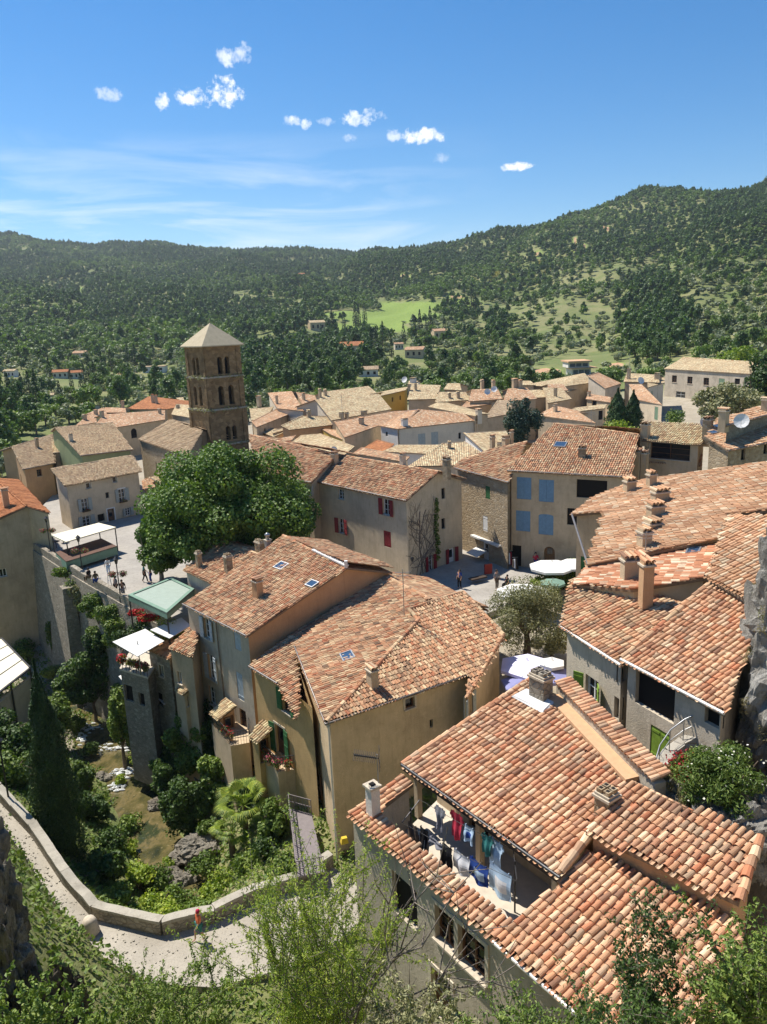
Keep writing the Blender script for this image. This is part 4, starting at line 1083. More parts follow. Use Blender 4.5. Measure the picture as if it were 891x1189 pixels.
# ================================================================== right house with lime shutters
h = House('lime_shutter_house', 'grey house with lime green shutters and sunlit tiled roof beside the rock', W(740, 880, 18))
E1 = plpx((653, 728), (722, 771), 27.3, 18)
E2 = plpx((722, 765), (842, 826), 27.5, 20)
h.face(E1, E1.pts([(653, 728), (722, 772), (793, 698), (663, 674)]), 0, 'tile_mixed')
h.face(E2, E2.pts([(722, 765), (842, 828), (868, 760), (875, 690), (825, 675), (793, 698)]), 0, 'tile_fresh')
h.caps(E2.at(722, 765), E2.at(825, 677)); h.roof_done()
h.walls([E1.at(653, 728), E1.at(722, 772), E1.at(793, 698), E1.at(663, 674)], 17, 'plaster_grey', [w_(687, 806, .9, 1.45, sh='shutter_lime', tilt=.5), w_(718, 786, .35, .7, kind='dark'), w_(716, 822, .3, .9, kind='dark')], ins=.2)
h.walls([E2.at(722, 765), E2.at(842, 828), E2.at(868, 760), E2.at(875, 690), E2.at(825, 675)], 17, 'plaster_grey',
        [w_(760, 808, 1.9, 1.35, kind='dark'), w_(783, 815, .5, .9, kind='dark'), w_(766, 866, .95, 1.3, sh='shutter_lime', st='closed'), w_(833, 833, .6, .7, kind='dark')], ins=.18)
h.gutter([E1.at(653, 728) - E1.ph * .05, E1.at(722, 772) - E1.ph * .05], 'gutter_white'); h.gutter([E2.at(722, 765) - E2.ph * .05, E2.at(842, 828) - E2.ph * .05], 'gutter_white')
HE = h
# wall between lime shutter house and upper roofs, the long upper roofs
h = House('long_roof_house', 'long house on the right whose wide roof carries a row of squat chimneys', W(690, 640, 18))
G = plpx((665, 597), (683, 656), 28.4, 14, hint=(1, 0))
gp = G.pts([(665, 597), (702, 594), (684, 655), (838, 624), (846, 598), (905, 610), (930, 530), (780, 552), (731, 560), (690, 577)])
h.face(G, G.pts([(665, 597), (702, 594), (684, 656), (838, 624), (846, 597), (930, 588), (930, 531), (780, 552), (731, 560), (690, 577)]), 1, 'tile_pink')
h.roof_done()
h.walls([G.at(665, 597), G.at(702, 594), G.at(684, 656), G.at(838, 624), G.at(930, 588), G.at(930, 531), G.at(780, 552), G.at(731, 560), G.at(690, 577)], 17, 'plaster_tan', [w_(686, 617, 1.0, 1.4, sh='shutter_green', st='closed'), w_(682, 657, .9, 1.1, sh='shutter_green', st='closed')], ins=.2)
for (px, py, w, d, hh_) in ((731, 571, .8, .55, .75), (756, 565, .6, .5, .85), (766, 583, 1.1, .6, .65), (761, 600, 1.0, .6, .65), (758, 613, .9, .7, .25), (748, 634, .65, .6, .8)):
    chimney(G, h.roof, px, py, w * .82, d * .85, hh_ * .85, rz=.25, mat='plaster_tan', top='tiles', roofm='tile_pink')
h.gutter([G.at(665, 597) - G.ph * .05, G.at(684, 656) - G.ph * .05])
h = House('patched_roof_house', 'low house with patchy red and white roof tiles and a tall twin chimney', W(700, 690, 18))
PT = plpx((687, 649), (664, 678), 28.15, 13, hint=(1, 0))
h.face(PT, PT.pts([(690, 649), (664, 678), (735, 684), (821, 670), (838, 623)]), 0, 'tile_patched')
G3 = plpx((821, 670), (862, 690), 29.6, 22, hint=(.2, 1))
h.face(G3, G3.pts([(821, 670), (865, 694), (930, 690), (930, 600), (846, 597), (838, 623)]), 0, 'tile_pink')
h.caps(PT.at(821, 670), PT.at(838, 623)); h.roof_done()
h.walls([PT.at(690, 649), PT.at(664, 678), PT.at(735, 684), PT.at(821, 670), PT.at(838, 623)], 20, 'plaster_tan', ins=.15)
h.walls([G3.at(821, 670), G3.at(865, 694), G3.at(930, 690), G3.at(930, 600), G3.at(846, 597), G3.at(838, 623)], 20, 'plaster_tan', ins=.15)
chimney(PT, h.roof, 735, 672, 1.0, .5, .85, rz=.1, mat='plaster_tan', top='tiles', roofm='tile_fresh')
chimney(PT, h.roof, 750, 686, .45, .45, 1.1, rz=.1, mat='plaster_orange', top='tiles', roofm='tile_fresh')
skylight(PT, h.roof, 806, 641, .8, .5)
def gable_house(name, label, a, b, z, slope, top, lod=1, mat='tile_pale', wall='plaster_tan', z0=17, back=None, wins=(), ch=(), sky=(), hint=None, extra=None, ins=.25, bslope=None, caps=True, cat='house', zb=None, zfree=False):
    """a-b eave pixels (seen edge), top: pixels of the upper edge from the b side to the a side; back: metres of far slope"""
    pl = plpx(a, b, z, slope, hint, zb)
    h = House(name, label, (*W(*a, z)[:2], z0), cat)
    A, B = pl.at(*a), pl.at(*b); T = pl.pts(top)
    h.face(pl, [A, B] + T, lod, mat)
    out = [A, B] + T
    if back and len(T) == 1:
        run_ = np.dot(T[0] - A, pl.ph); A2, B2_ = A + pl.ph * run_ * 2, B + pl.ph * run_ * 2
        for p_, q_ in ((B, B2_), (B2_, A2), (A2, A)):
            m_ = (p_ + q_) / 2; h_ = (T[0] - m_)[:2]; P2 = Pl(p_, q_, degrees(math.atan2(T[0][2] - p_[2], np.linalg.norm(h_))), h_); h.face(P2, [p_, q_, T[0]], lod, mat)
        out = [A, B, B2_, A2]
    elif back:
        r1, r0 = T[0], T[-1]; bs = bslope or slope
        d1 = down(r1, pl, back, bs); d0 = down(r0, pl, back, bs)
        d1[2] = max(d1[2], z0 + 1.5); d0[2] = max(d0[2], z0 + 1.5)
        P2 = Pl(d0, d1, degrees(math.atan2((r0[2] - d0[2] + r1[2] - d1[2]) / 2, back)), (r0 - d0)[:2])
        h.face(P2, [d0, d1] + T, lod, mat)
        if caps: h.caps(r0, r1, lod)
        out = [A, B, T[0]] + [d1, d0] + ([T[-1]] if len(T) > 1 else [])
    h.roof_done()
    h.walls(out, z0, wall, wins, ins=ins)
    for c in ch: chimney(pl, h.roof, *c[:2], *c[2:5], mat=c[5] if len(c) > 5 else 'plaster_tan', top=c[6] if len(c) > 6 else 'tiles', roofm=mat)
    for s_ in sky: skylight(pl, h.roof, *s_)
    if lod < 2 and not zb: h.gutter([A - pl.ph * .05, B - pl.ph * .05])
    h.pl = pl; h.out = out
    return h
SR = dict(sh='shutter_red'); SB = dict(sh='shutter_blue', st='closed')
# house with red shutters
h = gable_house('red_shutter_house', 'grey house with red shutters and vine-covered golden gable wall', (362, 558), (472, 581), 25.3, 20, [(509, 548), (392, 528)], 1, 'tile_mixed', 'plaster_beige', 17.5, back=3.5,
    wins=[w_(396, 574, .9, 1.0), w_(449, 589, .95, 1.5, **SR), w_(397, 611, .95, 1.5, **SR), w_(450, 626, 1.0, 1.5, sh='shutter_red', st='closed'),
          w_(515, 573, .5, 1.0, kind='dark'), w_(515, 608, .5, 1.0, kind='dark'), w_(500, 654, .8, 1.5, **SR), w_(525, 672, .8, 1.9, kind='door', sh='shutter_red', st='open')],
    ch=[(389, 539, .7, .5, 1.0), (468, 540, .45, .45, .9, 'plaster_cream'), (519, 548, .6, .5, 1.1, 'stone_warm')])
h.wall.data.materials.clear(); h.wall.data.materials.append(MAT['plaster_beige']); h.wall.data.materials.append(MAT['plaster_gold'])
A_, B_ = h.out[0], h.out[1]; eh = (B_ - A_)[:2] / np.linalg.norm((B_ - A_)[:2])
o_ = OFF[h.wall.name]
for p_ in h.wall.data.polygons:
    c_ = np.array(p_.center)[:2] + o_[:2]
    if np.dot(c_ - B_[:2], eh) > -.5: p_.material_index = 1
# climbing vine on the golden gable
rv = root('climbing_vine', (*B_[:2], 18), 'bare branching vine climbing the golden gable wall of the red shutter house', 'vine')
fp = h.fp; best = [(edge_hit(fp[i], fp[(i + 1) % len(fp)], 500, 620), i) for i in range(len(fp))]
best = min([(q[0][2], q[1]) for q in best if q[0] and q[0][3] and -.1 < q[0][0] < q[0][4] + .1])
i_ = best[1]; q0_ = np.array(fp[i_]); q1_ = np.array(fp[(i_ + 1) % len(fp)]); e2 = (q1_ - q0_) / np.linalg.norm(q1_ - q0_); n2 = np.array([e2[1], -e2[0]]); LW = np.linalg.norm(q1_ - q0_)
rng = random.Random(5)
mb = MB(); lf = MB()
def vine(u, z, a, ln, r, dep):
    pts = [[*(q0_ + e2 * u + n2 * .04), z]]
    for k in range(int(ln / .35)):
        a += rng.uniform(-.35, .35); u += cos(a) * .35; z += sin(a) * .35
        if not (.1 < u < LW * .98 and z < 25.2): break
        pts.append([*(q0_ + e2 * u + n2 * .04), z])
        if dep and rng.random() < .35: vine(u, z, a + rng.choice((-.8, .8)), ln * .55, r * .6, dep - 1)
    if len(pts) > 1: mb.tube(pts, r, 4, cap=False)
for s_ in range(7): vine(LW * (.1 + .13 * s_), 17.8, 1.57 + rng.uniform(-.3, .3), 6.5, .035, 3)
mb.build('branches', MAT['twig'], rv)
for k in range(9):
    c_ = q0_ + e2 * LW * (.93 + .03 * sin(k)) + n2 * .12; leaf_blob(lf, (c_[0], c_[1], 19 + k * .65), (.3, .3, .42), 70, .17, 0, seed=k)
lf.build('foliage', MAT['leaf_mid'], rv)
# next roof to the left, partly behind the plane tree
gable_house('ridge_step_house', 'long roof between plane tree and red shutter house, with pale ridge line', (300, 548), (362, 560), 25.6, 18, [(392, 528), (384, 531), (337, 512), (290, 505)], 1, 'tile_mixed', 'plaster_tan', 17.5, back=3, wins=[w_(369 - 8, 570, .5, .9)])
# blue shutter house
h = gable_house('blue_shutter_house', 'tall tan house with four closed blue shutters above a shop', (589, 546), (733, 554), 27.0, 20, [(741, 505), (688, 498), (643, 492)], 1, 'tile_mixed', 'plaster_tan', 17.8, back=4,
    wins=[w_(608.5, 567, 1.35, 2.0, **SB), w_(634.5, 570, 1.35, 2.0, **SB), w_(607.5, 605, 1.35, 1.9, **SB), w_(634, 609, 1.35, 1.9, arch=.25, **SB),
          w_(597, 645, .9, 2.0, kind='dark', sill=0), w_(613, 646, 1.5, 2.3, kind='dark', sill=0), w_(638, 644, 1.0, 1.5, kind='door', fm='wood_door', arch=1),
          w_(687, 568, 2.6, 1.6, kind='dark'), w_(665, 600, 1.0, 1.5, kind='dark')], ch=[(676, 530, .6, .5, .7, 'stone_warm')], sky=[(651, 517, .95, .8)])
HBLUE = h
# stone house with green shutter
h = gable_house('rubble_house', 'rubble stone house between the blue shutter house and the vine gable', (528, 543), (591, 560), 26.2, 17, [(612, 513), (575, 520), (536, 534)], 1, 'tile_mixed', 'stone_warm', 17.8, back=2,
    wins=[w_(566.5, 572, .75, 1.2, sh='shutter_green', st='closed'), w_(563.5, 608, .8, 1.5, sh='frame_white', st='closed'), w_(564, 643, 1.0, 1.9, kind='door', fm='frame_white', arch=.3)], ch=[(572, 517, .4, .4, .8), (587, 515, .6, .5, .5), (594, 513, .3, .3, .9)])
fpr = h.fp
def onwall(h, px, py):
    best = None; n = len(h.fp)
    for i in range(n):
        q = edge_hit(h.fp[i], h.fp[(i + 1) % n], px, py)
        if q and q[3] and -.3 < q[0] < q[4] + .3 and (best is None or q[2] < best[0]):
            a, b = np.array(h.fp[i]), np.array(h.fp[(i + 1) % n]); e = (b - a) / np.linalg.norm(b - a); nr = np.array([e[1], -e[0], 0]); p_ = a + e * q[0]
            best = (q[2], np.array([p_[0], p_[1], q[1]]), np.array([e[0], e[1], 0]), nr)
    return best[1:] if best else None
P_, e_, n_ = onwall(h, 560, 637)
rt = root('shop_awning', P_, 'white shop awning over the door of the rubble stone house', 'awning')
mb = MB(); q_ = [P_ - e_ * .9, P_ + e_ * .9, P_ + e_ * .9 + n_ * 1.2 - [0, 0, .4], P_ - e_ * .9 + n_ * 1.2 - [0, 0, .4]]
mb.prism([x - [0, 0, .05] for x in q_], q_); mb.build('canvas', MAT['canvas_white'], rt)
P_, e_, n_ = onwall(h, 565, 627)
mb = MB(); mb.bar(P_ - e_ * 2.2 + n_ * .2, P_ + e_ * 2.4 + n_ * .2, .4, .16); mb.build('ledge', MAT['canvas_white'], root('shop_ledge', P_, 'long white fascia board above the shop awning on the rubble house', 'shop fascia'))
# loggia house
h = House('loggia_house', 'house with glazed loggia band between two tiled roofs on the right', W(780, 530, 20))
Lp = plpx((746, 511), (813, 516), 29.0, 17)
LP0 = Lp.pts([(745, 511), (814, 516), (822, 494), (752, 489)]); h.face(Lp, LP0, 1, 'tile_pale')
Ls = Pl(Lp.A - Lp.ph * 1.2 - [0, 0, 2.5], Lp.B - Lp.ph * 1.2 - [0, 0, 2.5], 18)
lq = Ls.pts([(745, 536), (814, 540), (815, 527), (746, 526)]); h.roof_done(); h.tm = []; r_up = h.roof; h.face(Ls, lq, 1, 'tile_fresh'); h.roof_done('lower_roof'); r_lo = h.roof; h.roof = r_up
h.walls(LP0, 18, 'plaster_tan', [w_(778, 521, 3.6, 1.5, fm='frame_brown')], ins=.25)
h.walls([lq[0], lq[1], lq[2], lq[3]], 18, 'plaster_ochre', [w_(775, 549, 1.2, 1.2, sh='shutter_sage', st='closed')], ins=.1)
chimney(Lp, h.roof, 749, 509, .7, .6, 1.2); chimney(Lp, h.roof, 821, 509, .7, .6, 1.6, mat='stone_warm')
chimney(Ls, r_lo, 738, 553, .8, .6, 2.2); chimney(Ls, r_lo, 748, 553, .5, .5, 2.0)
rt = root('satellite_dish', Lp.at(815, 503), 'white satellite dish beside the loggia house chimney', 'satellite dish')
def dish(rt, c, r, az, mats=('frame_white', 'metal_grey')):
    mb = MB(); d = np.array([sin(az) * .9, -cos(az) * .9, .35]); d /= np.linalg.norm(d); a = np.cross(d, (0, 0, 1)); a /= np.linalg.norm(a); b = np.cross(a, d)
    ring = []
    for rr, dd_ in ((0, 0), (.5, .05), (1, .2)): ring.append([c + d * dd_ * r + (a * cos(t) + b * sin(t)) * r * rr for t in np.arange(12) * pi / 6])
    for q in range(2):
        for t in range(12): mb.poly([ring[q][t], ring[q][(t + 1) % 12], ring[q + 1][(t + 1) % 12], ring[q + 1][t]])
        for t in range(12): mb.poly([x - d * .02 for x in (ring[q][t], ring[q + 1][t], ring[q + 1][(t + 1) % 12], ring[q][(t + 1) % 12])])
    mb.build('reflector', MAT[mats[0]], rt); mb = MB(); mb.tube([c - [0, 0, .7], c - [0, 0, .1], c - d * .03], .03, 5); mb.bar(c - b * r * .9, c + d * r * .9, .025); mb.build('arm', MAT[mats[1]], rt)
dish(rt, Lp.at(816, 503) + [0, 0, .9], .45, .4)
# right of the loggia
h = gable_house('stone_corner_house', 'low stone corner house with pink roof and two roof lights', (846, 523), (905, 511), 29.2, 15, [(905, 492), (860, 496), (835, 484), (820, 507)], 1, 'tile_pink', 'stone_warm', 18, wins=[w_(863, 528, .6, .9, kind='dark'), w_(889, 521, .6, .9, kind='dark')], sky=[(833, 496, .8, .5), (828, 503, .8, .4)], caps=False)
h = gable_house('stone_upper_house', 'pink roofed house of dark rubble stone at the right edge', (843, 494), (905, 478), 31.0, 14, [(905, 466), (845, 483)], 1, 'tile_pink', 'stone_grey', 18, ch=[(840, 492, .7, .6, 1.0), (888, 478, .6, .5, 1.0)])
rt = root('satellite_dish', W(861, 492, 30.5), 'large white satellite dish on the pink roofs at the right edge', 'satellite dish'); dish(rt, W(861, 489, 31.4), .6, -.5)

# ================================================================== square with the town hall
Z = 18.0
plaza_px = [(30, 636), (120, 700), (150, 735), (240, 745), (330, 700), (345, 640)]
h = House('town_hall', 'beige town hall with sage shutters standing on the walled square', W(120, 610, 18), 'town hall')
def zat(px, py, fwd): return WY(px, py, fwd)[2]
base = W(82, 617, 18.0); fz = base[1]; ez = WY(75, 564, fz)[2]; print('hall front y', fz, 'eave z', ez)
Hp = plpx((75, 564), (165, 547), ez, 14)
pp = Hp.pts([(75, 564), (165, 547), (153, 528), (59, 544)]); h.face(Hp, pp, 1, 'tile_hall'); h.roof_done()
sg = dict(sh='shutter_grey')
h.walls([Hp.at(75, 564), Hp.at(165, 547), Hp.at(153, 528), Hp.at(59, 544)], 17.5, 'plaster_ochre' if 0 else 'plaster_beige',
        [w_(103, 564, .6, .7, trim='plaster_cream', bars=0), w_(133.5, 557, .6, .7, trim='plaster_cream', bars=0), w_(99, 586, .85, 1.5, box=1, **sg), w_(125, 575, .45, .7, kind='dark'), w_(142, 575, .9, 1.6, box=1, trim='frame_white', **sg),
         w_(101, 605, 1.0, 1.3, **sg), w_(130, 602, .9, 2.0, kind='door', fm='frame_brown', trim='frame_white'), w_(118, 601, .9, .9, kind='dark'), w_(149, 594, .7, 1.0, **sg),
         w_(63, 584, .9, 1.4, **sg), w_(66, 606, .9, 1.4, **sg)], ins=.4)
# houses behind the town hall
gable_house('long_pale_house', 'pale tiled house behind the town hall with green top wall', (94, 529), (154, 522), 24.6, 12, [(131, 491), (64, 497)], 1, 'tile_hall', 'plaster_green', 17, back=4, ch=[(103 - 20, 512, .5, .5, .8, 'plaster_cream')])
gable_house('small_tan_house', 'small tan house with dark chimney left of the green-topped wall', (62, 526), (93, 523), 23.6, 12, [(89, 510), (60, 511)], 1, 'tile_pale', 'plaster_tan', 17, back=2, ch=[(82, 511, .4, .4, 1.0, 'wood_dark'), (87, 513, .3, .3, .9)])
gable_house('orange_house', 'orange walled house at the left edge of the village', (27, 545), (63, 538), 22.6, 14, [(64, 504), (14, 519)], 1, 'tile_hall', 'plaster_orange', 14, back=3, wins=[w_(46, 549, .8, 1.0, trim='plaster_orange', fm='frame_brown'), w_(25, 556, .8, 1.3)], ch=[(44, 520, .4, .4, 1.2)])
# gabled house bottom left of the square
h = House('gabled_left_house', 'tan gabled house with orange roof at the left edge below the wall', W(20, 680, 8))
gb = WY(31, 588, 76); Ga = W(58, 596, gb[2] - 1.3); rg = Ga * 0
LQ = plpx((21, 557), (58, 596), gb[2] - 1.3, 15, hint=(-1, 0))
rz_ = LQ.at(31, 588); 
up_ = LQ.at(-5, 556)
lf_ = W(-6, 612, gb[2] - 1.6)
h.face(LQ, LQ.pts([(58, 596), (21, 557), (-8, 555), (31, 588)]), 1, 'tile_orange')
L2 = Pl(rz_, up_, -18, (rz_ - LQ.A)[:2])
d1 = rz_ + L2.ph * 5 - [0, 0, 1.6]; d0 = up_ + L2.ph * 5 - [0, 0, 1.6]
h.face(Pl(d1, d0, 17.7, (rz_ - d1)[:2]), [d1, d0, up_, rz_], 1, 'tile_orange'); h.caps(rz_, up_, 1); h.roof_done()
h.walls([LQ.at(58, 596), LQ.at(21, 557), up_, d0, d1, rz_], 5, 'plaster_tan', [w_(4, 665, .7, .9)], ins=.25)
chimney(LQ, h.roof, 7, 580, .8, .6, 1.0, mat='coping_orange')
gable_house('side_tan_house', 'tan side building below the gabled left house', (-30, 640), (50, 648), 14.5, 3, [(46, 640), (-30, 632)], 2, 'tile_orange', 'plaster_tan', 4) if 0 else None

# ================================================================== church and its bell tower
h = House('church', 'old stone church with broad pale roof below the bell tower', W(190, 545, 18), 'church')
Np = plpx((161, 510), (218, 530), 25.2, 20, hint=(1, .6))
q_ = Np.pts([(161, 510), (218, 530), (236, 500), (198, 487)])
r1 = Np.at(236, 500); r0 = Np.at(198, 487)
h.face(Np, q_, 1, 'tile_hall')
b1 = down(r1, Np, 6, 20); b0 = down(r0, Np, 6, 20); h.face(Pl(b0, b1, 20, (r0 - b0)[:2]), [b0, b1, r1, r0], 1, 'tile_hall'); h.roof_done()
h.walls([q_[0], q_[1], r1, b1, b0, r0], 16, 'stone_warm', [w_(182, 541, .5, 1.4, kind='dark', arch=1), w_(160.5, 535, .6, 1.3, kind='dark')], ins=.2)
gable_house('church_annex', 'low annex with pale roof against the church wall', (176, 555), (195, 566), 21.5, 15, [(228, 548), (209, 538)], 1, 'tile_pale', 'stone_warm', 17, hint=(1, .8), cat='annex')
gable_house('church_lean_to', 'small lean-to with pinkish tiles between town hall and church', (166, 568), (181, 566), 20.5, 15, [(178, 553), (165, 558)], 1, 'tile_pink', 'plaster_tan', 17)
# tower: square plan seen on the corner, three stages with twin arched openings and string courses
TB = 104.0
cF = WY(236, 403, TB)         # front corner top
S = 5.7
eR = np.array([cos(radians(40)), sin(radians(40))]); eL = np.array([-eR[1], eR[0]])
c0 = cF[:2]
rt = root('bell_tower', (*(c0 + (eR + eL) * S / 2), 17), 'weathered stone bell tower with twin arched openings and pyramid roof', 'bell tower')
def sq(off, grow=0): 
    return [c0 - (eR + eL) * grow, c0 + eR * S + (eR - eL) * grow, c0 + (eR + eL) * S + (eR + eL) * grow, c0 + eL * S + (eL - eR) * grow]
zt = cF[2]; stages = [(17, zt - 13.2), (zt - 13.2, zt - 8.4), (zt - 8.4, zt - 4.05), (zt - 4.05, zt)]
for si, (za, zb_) in enumerate(stages):
    g = (0, -.0, -.08, -.16)[si] * 1.0; P = sq(0, g); mb = MB(); wl = []
    for k in range(4):
        a, b = P[k], P[(k + 1) % 4]; ln = np.linalg.norm(b - a); ops = []
        if si > 0:
            w2 = .74 if si == 3 else .84; hh = 2.3 if si == 3 else 2.6; gap = .36 if si == 3 else .7; cx = ln / 2 + (.05 if k == 0 else 0)
            if si == 1: w2, hh, gap = .7, 1.9, .3; cx = ln / 2 + (.3 if k == 0 else 0)
            for q in (-1, 1):
                o = Opening(); o.u0 = cx + q * (gap / 2 + w2 / 2) - w2 / 2; o.u1 = o.u0 + w2; o.v0 = za + .35 + (0 if si == 3 else .2); o.v1 = o.v0 + hh; o.arch = 1; o.spec = {}; ops.append(o)
        wall_edge(mb, a, b, za, zb_, zb_, ops, 0, depth=.75)
        for o in ops: wl.append((a, b, o))
        # corner pilasters and a shallow blind bay
        e = (b - a) / ln; nr = np.array([e[1], -e[0]])
        if si > 0:
            for u in (.33, ln - .33):
                q = a + e * u + nr * .06; mb.box((q[0], q[1], (za + zb_) / 2), (.66, .13, zb_ - za - .02), atan2(e[1], e[0]), 0)
            q = a + e * ln / 2 + nr * .05; mb.box((q[0], q[1], zb_ - .3), (ln - 1.35, .11, .55), atan2(e[1], e[0]), 0)
    mb.build('stage', MAT['stone_tower'], rt)
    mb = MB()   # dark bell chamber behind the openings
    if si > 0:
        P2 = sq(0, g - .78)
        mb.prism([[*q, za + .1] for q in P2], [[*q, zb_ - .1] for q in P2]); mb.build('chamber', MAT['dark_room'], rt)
        P3 = sq(0, .22 + g); mb = MB(); mb.prism([[*q, za - .12] for q in P3], [[*q, za + .1] for q in P3]); mb.build('string_course', MAT['stone_cap'], rt)
        rngt = random.Random(si); mb = MB()
        for k in range(60):
            e_i = rngt.choice((0, 3)); a, b = P3[e_i], P3[(e_i + 1) % 4]; t = rngt.random(); q = a + (b - a) * t
            leaf_blob(mb, (q[0], q[1], za + rngt.uniform(-.25, .25)), (.25, .25, .16), 10, .14, 0, seed=k)
        mb.build('moss', MAT['leaf_olive'], rt)
P3 = sq(0, .34); mb = MB()
ap = np.array([*(c0 + (eR + eL) * S / 2), zt + 3.1])
mb.prism([[*q, zt - .02] for q in P3], [[*q, zt + .12] for q in P3])
for k in range(4): mb.poly([[*P3[k], zt + .12], [*P3[(k + 1) % 4], zt + .12], ap])
mb.tube([ap - [0, 0, .1], ap + [0, 0, .6]], .04, 5); mb.build('pyramid_roof', MAT['spire'], rt)
print('tower top', zt, 'corner', Qv([*(c0 + eR * S), zt]), Qv([*(c0 + eL * S), zt]))
# stone path over the ravine with its parapet
pc = [W(*q, z) for q, z in (((-70, 880), 13.6), ((-10, 940), 13.2), ((28, 985), 12.8), ((62, 1040), 12.5), ((110, 1100), 12.2), ((175, 1125), 12.1), ((250, 1112), 12.1), ((330, 1080), 12.1), ((395, 1040), 12.3), ((430, 1060), 12.3))]
pe = [W(*q, z) for q, z in (((-70, 850), 13.6), ((0, 925), 13.2), ((40, 968), 12.8), ((78, 1025), 12.5), ((112, 1064), 12.2), ((190, 1083), 12.1), ((250, 1068), 12.1), ((295, 1045), 12.1), ((345, 1030), 12.2), ((385, 1005), 12.3))]
PWS = [1.2, 1.2, 1.2, 1.15, 1.15, 1.35, 1.7, 1.9, 2.1, 2.1]
# ================================================================== ground, hills
azs = np.radians(np.linspace(-66, 62, 420))
rs = np.concatenate([np.arange(1.2, 90, .62), np.geomspace(90, 2000, 175), [2150, 2400, 3000, 4500]])
RR, AA = np.meshgrid(rs, azs, indexing='ij'); X = RR * np.sin(AA); Yy = RR * np.cos(AA); ZZ = ground_z(X, Yy)
_in = inside([q[:2] for q in pe] + [(q + (c_ - q) * (w0 + .25))[:2] for q, c_, w0 in zip(pe, pc, PWS)][::-1], X.ravel(), Yy.ravel()).reshape(X.shape)
_dn = np.argmin(np.hypot(X[..., None] - np.array(pe)[:, 0], Yy[..., None] - np.array(pe)[:, 1]), -1) if True else 0
ZZ = np.where(_in, np.minimum(ZZ, np.array(pe)[:, 2][_dn] - .35), ZZ)
ZZ += np.where(RR < 90, .07 * np.sin(X * 1.7) * np.cos(Yy * 1.3), 0)
nr_, na_ = RR.shape; idx = np.arange(nr_ * na_).reshape(nr_, na_)
Fq = np.stack([idx[:-1, :-1], idx[1:, :-1], idx[1:, 1:], idx[:-1, 1:]], -1).reshape(-1, 4)[:, ::-1]
px_, py_ = Qv(np.stack([X, Yy, ZZ], -1))
def ell(cx, cy, rx, ry): return ((px_ - cx) / rx) ** 2 + ((py_ - cy) / ry) ** 2 < 1
MEADOWS = ((455, 368, 62, 8), (430, 380, 45, 7), (480, 356, 45, 6), (535, 352, 26, 4), (400, 365, 25, 4), (95, 336, 16, 2.5), (70, 343, 22, 2), (210, 347, 9, 1.5), (250, 340, 8, 1.5), (400, 388, 22, 3), (225, 400, 12, 3), (165, 415, 12, 3), (300, 348, 30, 2))
def meadow(px, py):
    r = np.zeros(np.shape(px), bool)
    for (cx, cy, rx, ry) in MEADOWS: r |= ((px - cx) / rx) ** 2 + ((py - cy) / ry) ** 2 < 1
    return r
cov = np.zeros_like(RR)
cov[meadow(px_, py_) & (RR > 150)] = 1.0
bare = np.zeros(RR.shape, bool)
for q in ((668, 283, 4, 8), (625, 295, 7, 3), (680, 290, 4, 6), (705, 266, 2, 4), (470, 322, 14, 3), (556, 318, 5, 2), (632, 432, 20, 5), (715, 425, 12, 4), (700, 262, 3, 4), (530, 345, 10, 2), (140, 432, 6, 3)): bare |= ell(*q)
cov[bare & (RR > 150)] = 2.0
mb = MB(); vil = np.clip((215 - RR) / 25, 0, 1) * np.clip((Yy - 54) / 3, 0, 1) * np.clip((X + 50) / 4, 0, 1) + np.clip((px_ - 545) / 20, 0, 1) * np.clip((py_ - 690) / 20, 0, 1) * (RR < 70); vil = np.clip(vil, 0, 1)
uvv = np.stack([cov.ravel(), vil.ravel()], 1)[Fq]
mb.faces(np.stack([X, Yy, ZZ], -1).reshape(-1, 3), Fq, 0, uvv, smooth=True)
m, nt, b = newmat('ground')
p_ = wpos(nt); n1 = noise(nt, p_, .035, 6, .6); n2 = noise(nt, p_, .6, 6, .65); n3 = noise(nt, p_, 6, 5, .7)
c = ramp(nt, n1, [(.32, (.11, .16, .045)), (.48, (.17, .20, .065)), (.6, (.27, .25, .12)), (.7, (.15, .19, .05))])
c = mixc(nt, mth(nt, 'MULTIPLY', mth(nt, 'SUBTRACT', n2, .42, clamp=True), 3, clamp=True), c, (.20, .18, .08))
c = mixc(nt, mth(nt, 'MULTIPLY', n3, .4), c, (.07, .11, .03))
uvn = nn(nt, 'ShaderNodeUVMap', uv_map='uv'); s_ = nn(nt, 'ShaderNodeSeparateXYZ'); L(nt, uvn.outputs[0], s_.inputs[0]); cv = s_.outputs[0]
c = mixc(nt, mth(nt, 'SUBTRACT', 1, mth(nt, 'ABSOLUTE', mth(nt, 'SUBTRACT', cv, 1)), clamp=True), c, ramp(nt, n2, [(.3, (.13, .21, .035)), (.7, (.24, .30, .07))]))
c = mixc(nt, mth(nt, 'SUBTRACT', cv, 1, clamp=True), c, ramp(nt, n2, [(.3, (.40, .22, .12)), (.7, (.50, .33, .2))]))
c = mixc(nt, s_.outputs[1], c, ramp(nt, n2, [(.3, (.30, .26, .19)), (.7, (.40, .35, .27))]))
L(nt, c, b.inputs['Base Color']); bump(nt, b, n3, .6, .15); b.inputs['Roughness'].default_value = 1
gr = mb.build('ground', MAT['ground'], None, loc=(0, 0, 0), kind='structure')

